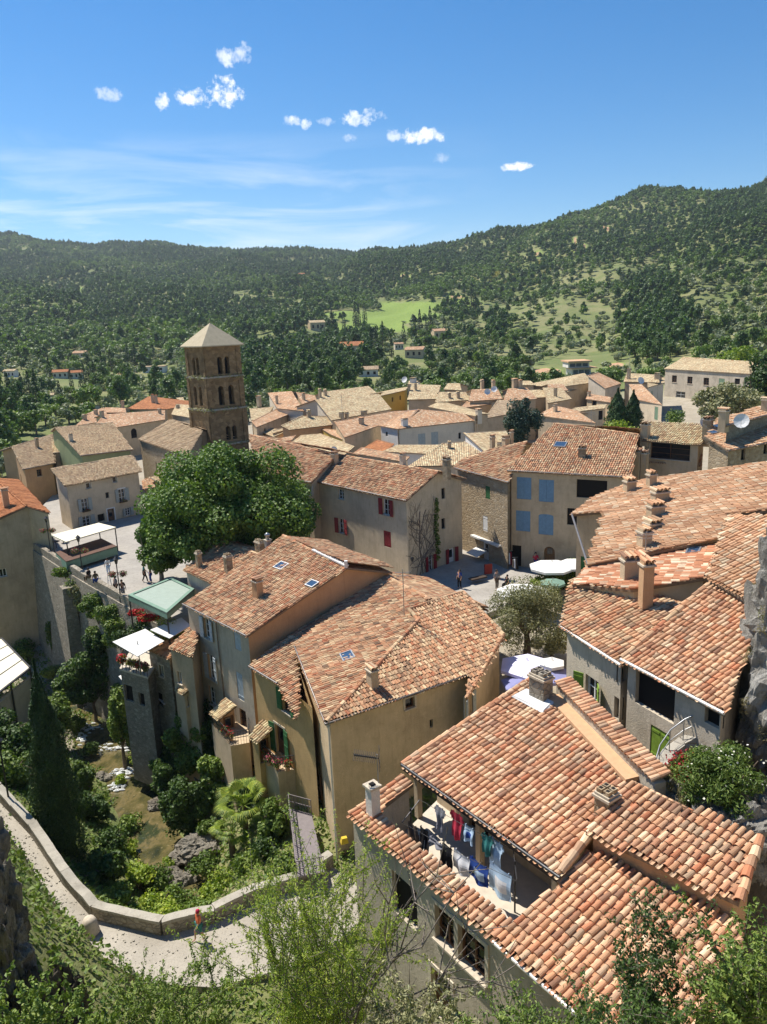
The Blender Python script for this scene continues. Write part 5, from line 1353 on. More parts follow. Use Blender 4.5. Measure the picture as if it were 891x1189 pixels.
# paved square and street
def pebble(name, c1, c2, sc):
    m, nt, b = newmat(name); p_ = wpos(nt); n1 = noise(nt, p_, .5, 5, .6); n2 = noise(nt, p_, sc, 5, .7)
    c = ramp(nt, n1, [(.3, c1), (.7, c2)]); c = mixc(nt, mth(nt, 'MULTIPLY', mth(nt, 'SUBTRACT', n2, .5, clamp=True), 2.4, clamp=True), c, tuple(x * .55 for x in c1))
    L(nt, c, b.inputs['Base Color']); bump(nt, b, n2, .5, .05); b.inputs['Roughness'].default_value = .95
pebble('paving', (.30, .275, .24), (.40, .37, .32), 3); pebble('gravel', (.40, .35, .27), (.52, .46, .37), 14); pebble('path_stone', (.30, .27, .22), (.43, .39, .32), 9)

def rockmat(name, c1, c2, c3):
    m, nt, b = newmat(name); p_ = wpos(nt); n1 = noise(nt, p_, .9, 8, .7); n2 = noise(nt, wpos(nt, (1, 1, .35)), 3.5, 8, .75); n3 = noise(nt, p_, 14, 6, .7)
    c = ramp(nt, n1, [(.32, c1), (.5, c2), (.66, c3)]); c = mixc(nt, mth(nt, 'MULTIPLY', mth(nt, 'SUBTRACT', n2, .5, clamp=True), 4, clamp=True), c, tuple(x * .35 for x in c1))
    c = mixc(nt, mth(nt, 'MULTIPLY', mth(nt, 'SUBTRACT', n3, .56, clamp=True), 3, clamp=True), c, (.12, .13, .05))
    L(nt, c, b.inputs['Base Color']); bump(nt, b, mth(nt, 'ADD', n2, mth(nt, 'MULTIPLY', n3, .4)), 1.0, .22); b.inputs['Roughness'].default_value = .95; b.inputs['Specular IOR Level'].default_value = .1
rockmat('rock_hollow_shade', (.05, .045, .035), (.10, .085, .065), (.17, .15, .12)); rockmat('rock', (.20, .17, .13), (.28, .25, .20), (.36, .33, .27)); rockmat('rock_light', (.22, .205, .175), (.36, .34, .30), (.50, .48, .43))  # the darkest one carries the shade of the cliff hollow in its colour
edge = [W(26, 627, 18)[:2], W(75, 659, 18)[:2], W(105, 677, 18)[:2], W(144, 699, 18)[:2], W(215, 738, 18)[:2]]
pz = edge + [np.array(q) for q in ((-14.5, 57), (-9, 58), (-3, 60), (3, 56), (7.5, 56))] + [W(640, 688, 18)[:2], W(668, 682, 18)[:2]] + [np.array(q) for q in ((30, 60), (45, 100), (-10, 128), (-48, 110), (-44, 92))]
mb = MB(); mb.prism([[*q, 17.2] for q in pz], [[*q, 18] for q in pz]); mb.build('square_paving', MAT['paving'], None, kind='structure', loc=(-10, 70, 17.2))
# retaining wall with parapet
rt = root('retaining_wall', (*edge[1], 5), 'tall rubble stone retaining wall with parapet holding up the square', 'stone wall')
mb = MB(); 
def wall_run(mb, P, z0, z1, t, mat=0, batter=.06, jag=0, seed=1):
    rng = random.Random(seed)
    for i in range(len(P) - 1):
        a, b = np.array(P[i][:2]), np.array(P[i + 1][:2]); ln = np.linalg.norm(b - a); e = (b - a) / ln; nr = np.array([e[1], -e[0]])
        za0 = z0[i] if hasattr(z0, '__len__') else z0; zb0 = z0[i + 1] if hasattr(z0, '__len__') else z0
        za1 = z1[i] if hasattr(z1, '__len__') else z1; zb1 = z1[i + 1] if hasattr(z1, '__len__') else z1
        k = max(1, int(ln / .6)) if jag else 1
        js = [rng.uniform(-jag, jag) for _ in range(k + 1)]
        for q in range(k):
            t0, t1 = q / k, (q + 1) / k; A, B = a + (b - a) * t0, a + (b - a) * t1
            lo0, lo1 = za0 + (zb0 - za0) * t0, za0 + (zb0 - za0) * t1; hi0, hi1 = za1 + (zb1 - za1) * t0 + js[q], za1 + (zb1 - za1) * t1 + js[q + 1]
            bt0 = batter * (hi0 - lo0); bt1 = batter * (hi1 - lo1)
            mb.prism([[*(A + nr * (t / 2 + bt0)), lo0], [*(B + nr * (t / 2 + bt1)), lo1], [*(B - nr * t / 2), lo1], [*(A - nr * t / 2), lo0]],
                     [[*(A + nr * t / 2), hi0], [*(B + nr * t / 2), hi1], [*(B - nr * t / 2), hi1], [*(A - nr * t / 2), hi0]], mat)
back = [W(27, 600, 18)[:2]]
run = [back[0]] + edge
side = 1 if np.cross(edge[1] - edge[0], np.array([0, -30]) - edge[0]) < 0 else -1
R_ = run if side == 1 else run[::-1]
wall_run(mb, R_, 4.0, 17.98, .7, 0, .07, 0); mb.build('wall', MAT['stone_grey'], rt)
mb = MB(); wall_run(mb, R_, 17.98, 18.75, .45, 0, 0, .05); mb.build('parapet', MAT['stone_grey'], rt)
mb = MB()   # buttress
for (px, py) in ((88, 668),):
    q = W(px, py, 18)[:2]; mb.box((q[0] - .6, q[1] - 1.0, 10.5), (1.6, 2.2, 13.5), .6, 0, .6)
mb.build('buttress', MAT['stone_grey'], rt)

mb = MB()
for i in range(len(pe) - 1):
    a, b = pe[i], pe[i + 1]; c2, d2 = a + (pc[i] - a) * PWS[i], b + (pc[i + 1] - b) * PWS[i + 1]
    mb.prism([a - [0, 0, 3], b - [0, 0, 3], d2 - [0, 0, 3], c2 - [0, 0, 3]], [a, b, d2, c2])
mb.build('path', MAT['path_stone'], None, kind='structure')
rt = root('path_parapet', pe[3] - [0, 0, 3], 'low old stone parapet curving along the ravine path', 'parapet')
pp_ = []
for i in range(len(pe) - 1):
    for t in (0, .5): pp_.append(pe[i] * (1 - t) + pe[i + 1] * t)
pp_.append(pe[-1])
mb = MB(); wall_run(mb, [q for q in pp_], [q[2] - 4.5 for q in pp_], [q[2] + .66 for q in pp_], .42, 0, 0, .06); mb.build('wall', MAT['stone_grey'], rt)
mb = MB(); wall_run(mb, [q for q in pp_], [q[2] + .64 for q in pp_], [q[2] + .76 for q in pp_], .47, 0, 0, .07, 3); mb.build('coping', MAT['coping_old'], rt)
q = W(106, 1082, 12.25); mb = MB(); mb.lathe(q, [(.42, 0), (.38, .3), (.33, .62), (.25, .78), (.1, .82)], 12); mb.build('stone_bollard', MAT['mortar'], None, label='round worn stone bollard against the path parapet', cat='bollard')

# stream
m, nt, b = newmat('stream_water'); p_ = wpos(nt); n1 = noise(nt, wpos(nt, (1, .5, 1)), .7, 5, .6); n2 = noise(nt, p_, 3, 4, .6)
c = ramp(nt, n1, [(.3, (.03, .035, .018)), (.46, (.09, .08, .03)), (.55, (.16, .125, .055)), (.63, (.04, .05, .022))]); c = mixc(nt, mth(nt, 'MULTIPLY', mth(nt, 'SUBTRACT', n2, .62, clamp=True), 6, clamp=True), c, (.32, .27, .15))
L(nt, c, b.inputs['Base Color']); b.inputs['Roughness'].default_value = .07; b.inputs['Specular IOR Level'].default_value = .8; bump(nt, b, n2, .5, .1)
plain('foam', (.75, .76, .74), .5, .1, 6)
sc_ = [W(*q, z) for q, z in (((75, 735), 4.9), ((92, 775), 5.0), ((103, 815), 5.15), ((128, 862), 5.4), ((150, 900), 5.7), ((165, 945), 6.05), ((185, 985), 6.6), ((208, 1020), 7.3), ((235, 1045), 7.9))]
wd = [1.8, 1.8, 1.9, 2.2, 2.9, 2.6, 2.0, 2.0, 2.4]
Ls_, Rs_ = [], []
for i, q in enumerate(sc_):
    d = sc_[min(i + 1, len(sc_) - 1)] - sc_[max(i - 1, 0)]; d[2] = 0; d /= np.linalg.norm(d); n_ = np.array([d[1], -d[0], 0])
    q = q + [0, 0, .22]; Ls_.append(q + n_ * wd[i] * 1.25); Rs_.append(q - n_ * wd[i] * 1.25)
mb = MB()
for i in range(len(sc_) - 1): mb.poly([Ls_[i], Ls_[i + 1], Rs_[i + 1], Rs_[i]])
mb.build('stream', MAT['stream_water'], None, kind='structure', loc=sc_[4])
rngf = np.random.RandomState(4); mb = MB()
for (px, py, ln, z) in ((103, 845, 22, 5.4), (128, 868, 26, 5.6), (142, 896, 30, 5.8), (95, 858, 12, 5.4), (135, 912, 14, 5.9), (214, 1018, 18, 7.3)):
    for k in range(34):
        q = W(px + rngf.normal(0, ln * .35), py + rngf.normal(0, 3), z + .24); s = rngf.uniform(.04, .17)
        mb.lathe(q, [(s, 0), (s * .8, .05 * s + .03), (.02, .09)], 7, sx=1.6, sy=.6, rz=rngf.random() * 3)
mb.build('white_water', MAT['foam'], None, loc=W(128, 868, 5.4), label='white water foaming over the small falls in the stream', cat='foam', kind='stuff')

def rock(c, r, seed, mb=None, sub=3, mat=0, flat=.8, rough=.28):
    """craggy boulder: sphere pushed by noise, faceted"""
    from mathutils import noise as N
    mb = mb or MB(); n = 4 * 2 ** sub // 2; V = []; nu = n * 2; nv = n
    for j in range(nv + 1):
        for i in range(nu):
            t = pi * j / nv; f = 2 * pi * i / nu; d = Vector((sin(t) * cos(f), sin(t) * sin(f), cos(t)))
            k = 1 + rough * N.fractal(d * 1.6 + Vector((seed, seed * .7, 1)), .7, 2.1, 7) + rough * .35 * N.noise(d * 6 + Vector((seed, 2, 3))) - rough * .5 * abs(N.noise(d * 3.1 + Vector((seed, 9, 3))))
            V.append([c[0] + d.x * r[0] * k, c[1] + d.y * r[1] * k, c[2] + d.z * r[2] * k])
    Fc = [[j * nu + i, j * nu + (i + 1) % nu, (j + 1) * nu + (i + 1) % nu, (j + 1) * nu + i][::-1] for j in range(nv) for i in range(nu)]
    mb.faces(V, Fc, mat); return mb
bl = [((215, 1028, 7.4), (1.1, .9, .8), 'large boulder under the path wall in the ravine, darkest and lowest'), ((196, 1020, 7.2), (.9, .8, .6), 'pale boulder left of the dark pool in the ravine'),
      ((182, 935, 6.4), (.7, .6, .5), 'rock at the right bank of the brown pool'), ((230, 985, 8), (1.5, 1.2, .8), 'mossy tan boulder above the pool near the palm'),
      ((110, 822, 5.4), (.9, .8, .5), 'dark rock above the upper fall'), ((150, 868, 5.6), (.5, .5, .4), 'small rock between the two falls'), ((168, 1000, 6.6), (.35, .3, .25), 'small white rock on the mossy bank'), ((117, 905, 5.9), (.8, .7, .5), 'flat stone at the left edge of the brown pool')]
for i, ((px, py, z), r, lab) in enumerate(bl):
    rock(W(px, py, z), r, i * 3.1 + 1, sub=4).build('boulder', MAT['rock'], None, label=lab, cat='boulder', group='boulders in the ravine')
# rock masses
def crag(name, label, parts, mat='rock', sub=5):
    mb = MB()
    for (c, r, sd) in parts: rock(c, r, sd, mb, sub, rough=.42)
    o = mb.build(name, MAT[mat], None, label=label, cat='cliff')
    if mat == 'rock_light':
        V = np.vstack([b_[0] for b_ in mb.b]); rg = np.random.RandomState(len(V) % 97); cs = np.array([c for c, r, sd in parts]); V = V[rg.rand(len(V)) < .05]
        d = V - cs[np.argmin(np.linalg.norm(V[:, None] - cs, axis=2), 1)]; V = V[d[:, 2] > -.2 * np.abs(d).max(1)][:420]; mt = MB(); P = np.repeat(V, 26, 0) + rg.normal(0, .09, (len(V) * 26, 3)); leaf_quads(mt, P, np.tile([[0, 0, .2]], (len(P), 1)), .17, np.repeat(rg.randint(0, 2, len(V)), 26), rg, 6, -.8)
        mt.build('grass_tufts', [MAT['straw'], MAT['leaf_olive']], o)
    return o
crag('rock_cliff', 'tall pale limestone crag beside the lime shutter house at the right edge', [(W(893, 800, 27.5) + [1.0, 0, 0], (1.7, 2.2, 4.6), 3), (W(905, 720, 30.0) + [1.2, 0, 0], (1.6, 2.2, 4.0), 7), (W(880, 850, 26) + [.6, 0, 0], (1.0, 1.3, 2.0), 9)], 'rock_light')
crag('rock_ledge', 'rough grey rock ledge running between lower roof and oleander', [(W(782, 925, 25.2), (1.4, 1.0, .9), 1), (W(815, 948, 25.2), (1.3, .9, .9), 5), (W(850, 968, 25.3), (1.3, .9, 1.0), 8), (W(880, 975, 25.0), (1.0, .8, 1.2), 11)], 'rock_light')
crag('left_cliff', 'grey brown cliff face rising at the bottom left edge', [(WY(-4, 1075, 24.5), (.95, 1.0, 2.7), 4), (WY(-40, 1030, 26), (1.5, 1.4, 3.6), 6), (WY(8, 1125, 23.5), (.85, 1.0, 2.2), 2)], 'rock')
crag('left_hollow_rock', 'large rock mass with dark hollow below the left cliff', [(WY(78, 1190, 23.5), (.9, 1.0, 2.0), 12), (WY(45, 1195, 22.5), (1.0, 1.1, 2.0), 15)], 'rock_hollow_shade')  # solid rocks, no cavity: the shade of the hollow is put into the stone colour

rgp = np.random.RandomState(12); mb = MB()
for k in range(900):
    i = rgp.randint(0, len(pe) - 1); t = rgp.random(); a = pe[i] + (pe[i + 1] - pe[i]) * t; b = pc[i] + (pc[i + 1] - pc[i]) * t; w0 = PWS[i] + (PWS[i + 1] - PWS[i]) * t
    u_ = rgp.random() ** (.5 if k % 2 else 2) * w0; q = a + (b - a) * u_; s_ = rgp.uniform(.02, .09)
    mb.box((q[0], q[1], q[2] + s_ * .25), (s_ * rgp.uniform(.7, 1.6), s_, s_ * .6), rgp.uniform(0, 3), 0, .7)
mb.build('path_stones', MAT['coping_old'], None, kind='stuff', label='loose pebbles and rubble along the edges of the ravine path', cat='pebbles', loc=pe[5])
# ================================================================== roofs of the village, row by row into the distance
K = 'dark'
FAR = [
 ('village_house', 'long pinkish roof with an arched dark window, behind the pale hall-side house', (104, 501), (192, 487), 24.0, 13, [(192, 476), (121, 481)], 'plaster_ochre', 'tile_pink', 3, [(156, 503, 1.4, 1.8, 1)], [(119, 484, .6, .6, 1.1), (186, 480, .5, .5, .8)]),
 ('village_house', 'orange hipped roof with two tall chimneys left of the tower', (147, 475), (194, 475), 24.4, 17, [(173, 460)], 'plaster_tan', 'tile_orange', 3, [], [(178, 467, .5, .5, 1.8), (182, 468, .5, .5, 1.8)]),
 ('village_house', 'tiny pale roof just left of the bell tower, highest of the left group', (196, 469), (215, 467), 24.2, 12, [(213, 461), (194, 463)], 'plaster_tan', 'tile_pale', 3, [], []),
 ('village_house', 'small pale roof with square roof opening against the tower', (199, 481), (222, 485), 24.2, 12, [(220, 470), (205, 469)], 'plaster_tan', 'tile_pale', 3, [], [(207, 474, .6, .6, .6)]),
 ('village_house', 'pink roof in front of the open roof loggia on the left', (88, 494), (128, 488), 23.6, 13, [(121, 473), (104, 480)], 'plaster_tan', 'tile_pink', 3, [], [(112, 481, .6, .6, .8), (99, 487, .7, .5, .9)]),
 ('village_house', 'house with brown open roof loggia, left of the orange hip', (121, 479), (147, 479), 24.4, 6, [(146, 474), (122, 473)], 'plaster_tan', 'tile_pink', 2, [(133, 482, 3, 1.2, 0)], [(143, 472, .5, .5, 1.2)]),
 ('village_house', 'low cream house at the far left of the roofs', (93, 472), (110, 475), 22.4, 12, [(104, 469), (95, 468)], 'plaster_white', 'tile_pale', 3, [], []),
 ('village_house', 'dark red tiled roof right of the tower with one slim chimney', (322, 474), (353, 477), 25.6, 16, [(339, 454), (311, 456)], 'plaster_cream', 'tile_pink', 3, [], [(322, 469, .4, .4, 1.6), (301, 468, .9, .6, 1.4)]),
 ('village_house', 'second dark red roof, right of the slim chimney roof', (352, 472), (370, 470), 25.8, 14, [(366, 459), (344, 455)], 'plaster_tan', 'tile_pink', 3, [], [(353, 464, .5, .5, 1.3)]),
 ('village_house', 'long mono-pitch roof over a shaded brown wall, right of the tower', (298, 496), (348, 476), 24.6, 10, [(330, 470), (292, 489)], 'plaster_tan', 'tile_pink', 0, [(308, 500, .8, .8, 0)], []),
 ('village_house', 'flat-topped brown annex below the shaded brown wall', (294, 498), (318, 507), 23.2, 4, [(334, 500), (300, 494)], 'plaster_tan', 'tile_pale', 0, [(302, 508, .8, .9, 0)], []),
 ('village_house', 'small hipped roof over a salmon wall in the village centre', (336, 499), (387, 493), 24.2, 17, [(380, 483), (352, 482), (326, 494)], 'plaster_orange', 'tile_pale', 0, [], [(359, 484, .6, .5, 1.1)]),
 ('village_house', 'tiny white house with three slit windows beside the salmon wall', (317, 503), (336, 498), 23.6, 14, [(334, 495), (315, 500)], 'plaster_white', 'tile_pale', 0, [(321, 508, .5, .9, 0), (326, 507, .5, .9, 0), (332, 505, .5, .9, 0)], []),
 ('village_house', 'large pale gabled roof with cream gable left of the yellow house', (385, 488), (455, 475), 25.0, 16, [(440, 457), (366, 464)], 'plaster_cream', 'tile_pale', 5, [], [(397, 485, .7, .6, .9), (403, 485, .5, .5, .9), (423, 483, .9, .7, .9)]),
 ('village_house', 'pale roof behind the cream gable, its row of vents in the sun', (371, 464), (440, 458), 25.9, 13, [(428, 448), (374, 455)], 'plaster_tan', 'tile_pale', 4, [], [(378, 459, .6, .6, 1.2), (372, 461, .5, .5, 1.8)]),
 ('village_house', 'pale roof with shaded ochre wall left of the white walled house', (400, 508), (440, 494), 24.2, 15, [(484, 476), (455, 477), (388, 489)], 'plaster_ochre', 'tile_pink', 0, [], [(420, 492, .9, .6, .9)]),
 ('village_house', 'small orange roof sunk between ochre wall and white balcony', (416, 524), (446, 530), 22.0, 12, [(458, 515), (438, 510)], 'plaster_tan', 'tile_orange', 0, [], []),
 ('village_house', 'cream house with two tall closed grey shutters', (461, 498), (553, 488), 24.6, 15, [(560, 482), (487, 475)], 'plaster_cream', 'tile_pink', 4, [(490, 512, 1.3, 2.3, 2), (505, 510, 1.3, 2.3, 2), (534, 506, .5, 1.0, 0)], [(470, 494, .9, .6, 1.1, 'plaster_white'), (556, 487, .8, .7, 1.8, 'plaster_cream')]),
 ('village_house', 'white side wing of the cream house, one dark window', (440, 494), (462, 498), 24.5, 15, [(487, 475), (474, 476)], 'plaster_white', 'tile_pink', 0, [(449, 504, .7, .7, 0)], []),
 ('village_house', 'long shaded brown wall under a thin roof behind the cream house', (497, 472), (552, 483), 25.4, 6, [(556, 480), (508, 467)], 'plaster_tan', 'tile_pale', 2, [], []),
 ('village_house', 'bright yellow house with two small windows', (440, 460), (471, 453), 26.4, 8, [(474, 449), (445, 455)], 'plaster_yellow', 'tile_pale', 3, [(456, 464, .8, .9, 0), (465, 462, .8, .9, 0)], []),
 ('village_house', 'pale roof right of the yellow house with two stub chimneys', (473, 464), (507, 463), 25.4, 14, [(512, 447), (478, 446)], 'plaster_tan', 'tile_pale', 3, [], [(483, 453, .5, .5, 1.4), (475, 453, .5, .5, 1.2)]),
 ('village_house', 'white topped small roof at the skyline above the yellow house', (474, 446), (486, 446), 27.0, 10, [(485, 442), (475, 442)], 'plaster_white', 'tile_pale', 2, [], [(480, 444, 1.2, .9, 1.0, 'plaster_white')]),
 ('village_house', 'small gabled house with shaded gable, on the skyline mid right', (515, 452), (536, 453), 26.0, 16, [(534, 445), (520, 445)], 'plaster_tan', 'tile_pale', 3, [], []),
 ('village_house', 'wide pale roof below the small skyline gable', (505, 467), (548, 464), 25.2, 13, [(541, 455), (510, 455)], 'plaster_tan', 'tile_pale', 3, [], [(532, 462, .6, .6, 1.2), (522, 462, .5, .5, .9)]),
 ('village_house', 'pink roof with short chimneys left of the blue conifer, upper', (544, 466), (584, 463), 25.6, 13, [(578, 451), (548, 452)], 'plaster_tan', 'tile_pink', 3, [], [(560, 449, .6, .6, 1.4), (573, 450, .6, .6, 1.5)]),
 ('village_house', 'shaded tan wall with low roof left of the blue conifer', (534, 474), (578, 468), 24.8, 7, [(574, 462), (542, 466)], 'plaster_tan', 'tile_pink', 2, [], []),
 ('village_house', 'pale greenish roof panel house just left of the blue conifer', (562, 486), (594, 480), 24.4, 13, [(594, 465), (578, 464)], 'plaster_tan', 'tile_hall', 2, [], []),
 ('village_house', 'pink roof behind the top of the blue conifer', (584, 466), (624, 463), 25.6, 14, [(612, 450), (590, 451)], 'plaster_tan', 'tile_pink', 3, [], [(598, 449, 1.0, .8, 1.6), (604, 450, .7, .7, 1.5)]),
 ('village_house', 'tan boxy house with flat shaded wall right of the blue conifer', (614, 462), (637, 461), 25.4, 9, [(632, 452), (612, 453)], 'plaster_tan', 'tile_pale', 3, [], []),
 ('village_house', 'small pale roof high above the pointed cypresses, left', (600, 447), (622, 447), 27.0, 12, [(616, 442), (602, 442)], 'plaster_tan', 'tile_pale', 3, [], []),
 ('village_house', 'pale roof stepping down right of the boxy tan house', (636, 468), (664, 463), 25.0, 13, [(652, 450), (630, 450)], 'plaster_tan', 'tile_pale', 3, [], [(645, 460, .5, .5, 1.6)]),
 ('village_house', 'cream roof over low balcony in the middle of the right group', (636, 455), (660, 453), 26.0, 13, [(654, 446), (636, 446)], 'plaster_tan', 'tile_pink', 3, [], []),
 ('village_house', 'pyramid roofed house before the modern villa', (653, 449), (688, 444), 26.4, 17, [(679, 433)], 'plaster_tan', 'tile_pale', 3, [], []),
 ('village_house', 'sunlit gable roof with grey gable right of the pyramid roof', (703, 451), (722, 445), 26.2, 18, [(694, 432), (682, 436)], 'plaster_grey', 'tile_pink', 0, [], []),
 ('village_house', 'long bare shaded wall with thin roof above the low balcony house', (651, 457), (688, 447), 25.4, 6, [(686, 443), (652, 452)], 'plaster_tan', 'tile_pale', 1, [], []),
 ('village_house', 'small balcony house with a dark window between bare wall and cypress', (680, 463), (709, 467), 25.0, 10, [(709, 461), (683, 457)], 'plaster_ochre', 'tile_pink', 1, [(690, 468, 1.6, 1.2, 0)], [(684, 460, .5, .5, .8)]),
 ('village_house', 'curved edge tan house with small railing left of the twin cypresses', (657, 479), (702, 474), 24.4, 8, [(705, 469), (668, 473)], 'plaster_beige', 'tile_pale', 1, [(699, 482, 1, 1.6, 0)], []),
 ('village_house', 'broad pink roof just behind the blue shutter house ridge', (623, 482), (692, 491), 24.2, 13, [(672, 478), (645, 471)], 'plaster_tan', 'tile_pink', 2, [], [(645, 478, .5, .5, 1.3)]),
 ('village_house', 'pale roof with white dish behind the twin cypresses', (724, 443), (766, 444), 26.6, 12, [(763, 435), (728, 433)], 'plaster_tan', 'tile_pale', 3, [], [(730, 440, .6, .6, 2.4), (763, 440, .9, .7, 1.2)]),
 ('village_house', 'pink roof and tan wall with sage door right of the cypresses', (741, 464), (769, 470), 25.6, 15, [(757, 458), (745, 446), (730, 446)], 'plaster_beige', 'tile_pink', 0, [(762, 480, 1.4, 2.2, 3)], []),
 ('village_house', 'low pale wall house between sage door wall and the big grey house', (752, 450), (772, 444), 26.2, 8, [(772, 438), (752, 444)], 'plaster_cream', 'tile_pale', 1, [(757, 458, 1.0, 1.4, 3)], []),
 ('village_house', 'cream tiled roof with white left wall, left of the rubble house roof', (566, 527), (604, 514), 24.6, 10, [(587, 500), (538, 502)], 'plaster_white', 'tile_pale', 0, [], [(580, 519, .5, .4, .5)]),
 ('village_house', 'broad cream roof between red shutter gable and cream house', (474, 541), (530, 540), 24.6, 12, [(562, 527), (540, 512), (514, 514)], 'plaster_cream', 'tile_pale', 0, [], [(522, 520, .4, .4, .6)]),
 ('village_house', 'flat pink roofs filling the space behind the plane tree', (300, 520), (338, 512), 24.4, 8, [(344, 505), (300, 512)], 'plaster_tan', 'tile_pink', 0, [], []),
 ('village_house', 'pale roof between plane tree and ridge with white mortar line', (338, 514), (400, 528), 25.0, 6, [(412, 518), (372, 503), (350, 505)], 'plaster_tan', 'tile_pale', 0, [], []),
 ('village_house', 'low roof strip with chimney behind the red shutter house', (410, 526), (470, 536), 24.8, 6, [(476, 530), (420, 519)], 'plaster_cream', 'tile_mixed', 0, [], []),
 ('village_house', 'narrow tan house with balcony wall under the cream house', (444, 524), (520, 528), 22.6, 5, [(540, 516), (462, 516)], 'plaster_white', 'tile_pale', 0, [], []),
 ('village_house', 'small pale roof squeezed right of the salmon wall', (386, 505), (398, 510), 23.6, 8, [(402, 500), (372, 497)], 'plaster_yellow', 'tile_pink', 0, [], []),
 ('village_house', 'small pale roof left of the dark red roofs, by the tower', (292, 488), (310, 484), 24.6, 12, [(318, 472), (290, 474)], 'plaster_tan', 'tile_pale', 0, [], []),
]
for q in FAR:
    name, label, a, b, z, sl, top, wall, mat, back, wins, ch = q
    ws = [w_(x, y, w, h, **(dict(kind='dark') if t == 0 else dict(kind='dark', arch=1) if t == 1 else dict(sh='shutter_grey', st='closed') if t == 2 else dict(sh='shutter_sage', st='closed'))) for (x, y, w, h, t) in wins]
    gable_house(name, label, a, b, z, sl, top, 2, mat, wall, 16, back=back or None, wins=ws, ch=[(c[0], c[1], c[2], c[3], c[4] * .8, c[5] if len(c) > 5 else 'plaster_tan', 'tiles') for c in ch], caps=False)
h = gable_house('big_grey_house', 'big grey house with three square windows, highest at the right of the village', (771, 428), (872, 434), 27.6, 14, [(883, 421), (793, 415)], 2, 'tile_pale', 'plaster_grey', 17, back=5,
    wins=[w_(783, 440, 1.7, 1.6, fm='frame_brown'), w_(801, 441.5, 1.7, 1.6, fm='frame_brown'), w_(820, 443, 1.7, 1.6, fm='frame_brown'), w_(838, 444, 1.7, 1.6, sh='shutter_sage', st='closed'), w_(856, 443, 1.5, 1.2, kind='dark'),
          w_(790, 460, 3.2, 2.1, fm='frame_white'), w_(817, 465, 2.0, 1.4, kind='dark')])
# scattered houses in the valley
def valley_house(label, px, py, wpx, hpx, wall, mat, rot=0, name='valley_house', flat=False, z=None):
    g = gpix(px, py); dist = g[1]; w = wpx * dist / F; hh = max(2.6, hpx * 1.25 * dist / F); d = w * .85
    h = House(name, label, g)
    ca, sa = cos(rot), sin(rot)
    R = lambda x, y, z_: np.array([g[0] + x * ca - y * sa, g[1] + x * sa + y * ca, g[2] + z_])
    A, B = R(-w / 2, -d / 2, hh), R(w / 2, -d / 2, hh); C_, D_ = R(w / 2, d / 2, hh), R(-w / 2, d / 2, hh); sl = 3 if flat else 19
    m0, m1 = R(-w / 2, 0, hh + d / 2 * tan(radians(sl))), R(w / 2, 0, hh + d / 2 * tan(radians(sl)))
    p1 = Pl(A, B, sl, (m0 - A)[:2]); p2 = Pl(D_, C_, sl, (m0 - D_)[:2])
    h.face(p1, [A, B, m1, m0], 2, mat); h.face(p2, [D_, C_, m1, m0], 2, mat); h.roof_done()
    q = Qv(R(0, -d / 2, hh * .5)); q1 = Qv(R(-w * .3, -d / 2, hh * .5)); q2 = Qv(R(w * .3, -d / 2, hh * .5))
    h.walls([A, B, m1, C_, D_, m0], g[2] - 3, wall, [w_(*q1, w * .12, hh * .4, kind='dark'), w_(*q, w * .12, hh * .45, kind='dark'), w_(*q2, w * .12, hh * .4, kind='dark')], ins=.3)
    return h
valley_house('flat pale villa with grey windows alone in the left valley', 181, 432, 26, 5, 'plaster_white', 'tile_hall', .1, flat=True)
for (lab, px, py, w, hp, wl, mt, rt_) in (
    ('pink roofed farmhouse at the far left valley edge', 72, 439, 18, 4, 'plaster_cream', 'tile_orange', .2), ('pair of pink roofs above the cypress row on the left', 95, 415, 16, 4, 'plaster_cream', 'tile_pink', -.2),
    ('red roofed farmhouse amid cypresses left of the villa', 90, 440, 16, 5, 'plaster_cream', 'tile_orange', .3), ('cream house in the olive trees at the far left', 14, 438, 14, 4, 'plaster_white', 'tile_pale', 0),
    ('tiny house by the olive terraces above the left roofs', 58, 469, 14, 4, 'plaster_cream', 'tile_pale', .2), ('stone house with open ruinous wall above the meadow edge', 368, 384, 18, 7, 'plaster_ochre', 'tile_pale', .3),
    ('long low tiled house below the green meadow', 409, 409, 30, 6, 'plaster_beige', 'tile_orange', .1), ('pink roofed square house right of the long low house', 483, 415, 22, 7, 'plaster_tan', 'tile_pink', -.3),
    ('small house at the foot of the dark wood in the centre', 463, 406, 11, 5, 'plaster_cream', 'tile_pink', .2), ('tan farmhouse beside cypresses under the right meadow', 511, 394, 18, 7, 'plaster_ochre', 'tile_pink', .2),
    ('lone red roofed house high on the wooded ridge', 351, 323, 7, 3, 'plaster_orange', 'tile_orange', 0), ('low white walled house at the road below the meadow', 428, 437, 24, 3, 'plaster_white', 'tile_hall', 0)):
    valley_house(lab, px, py, w, hp, wl, mt, rt_)
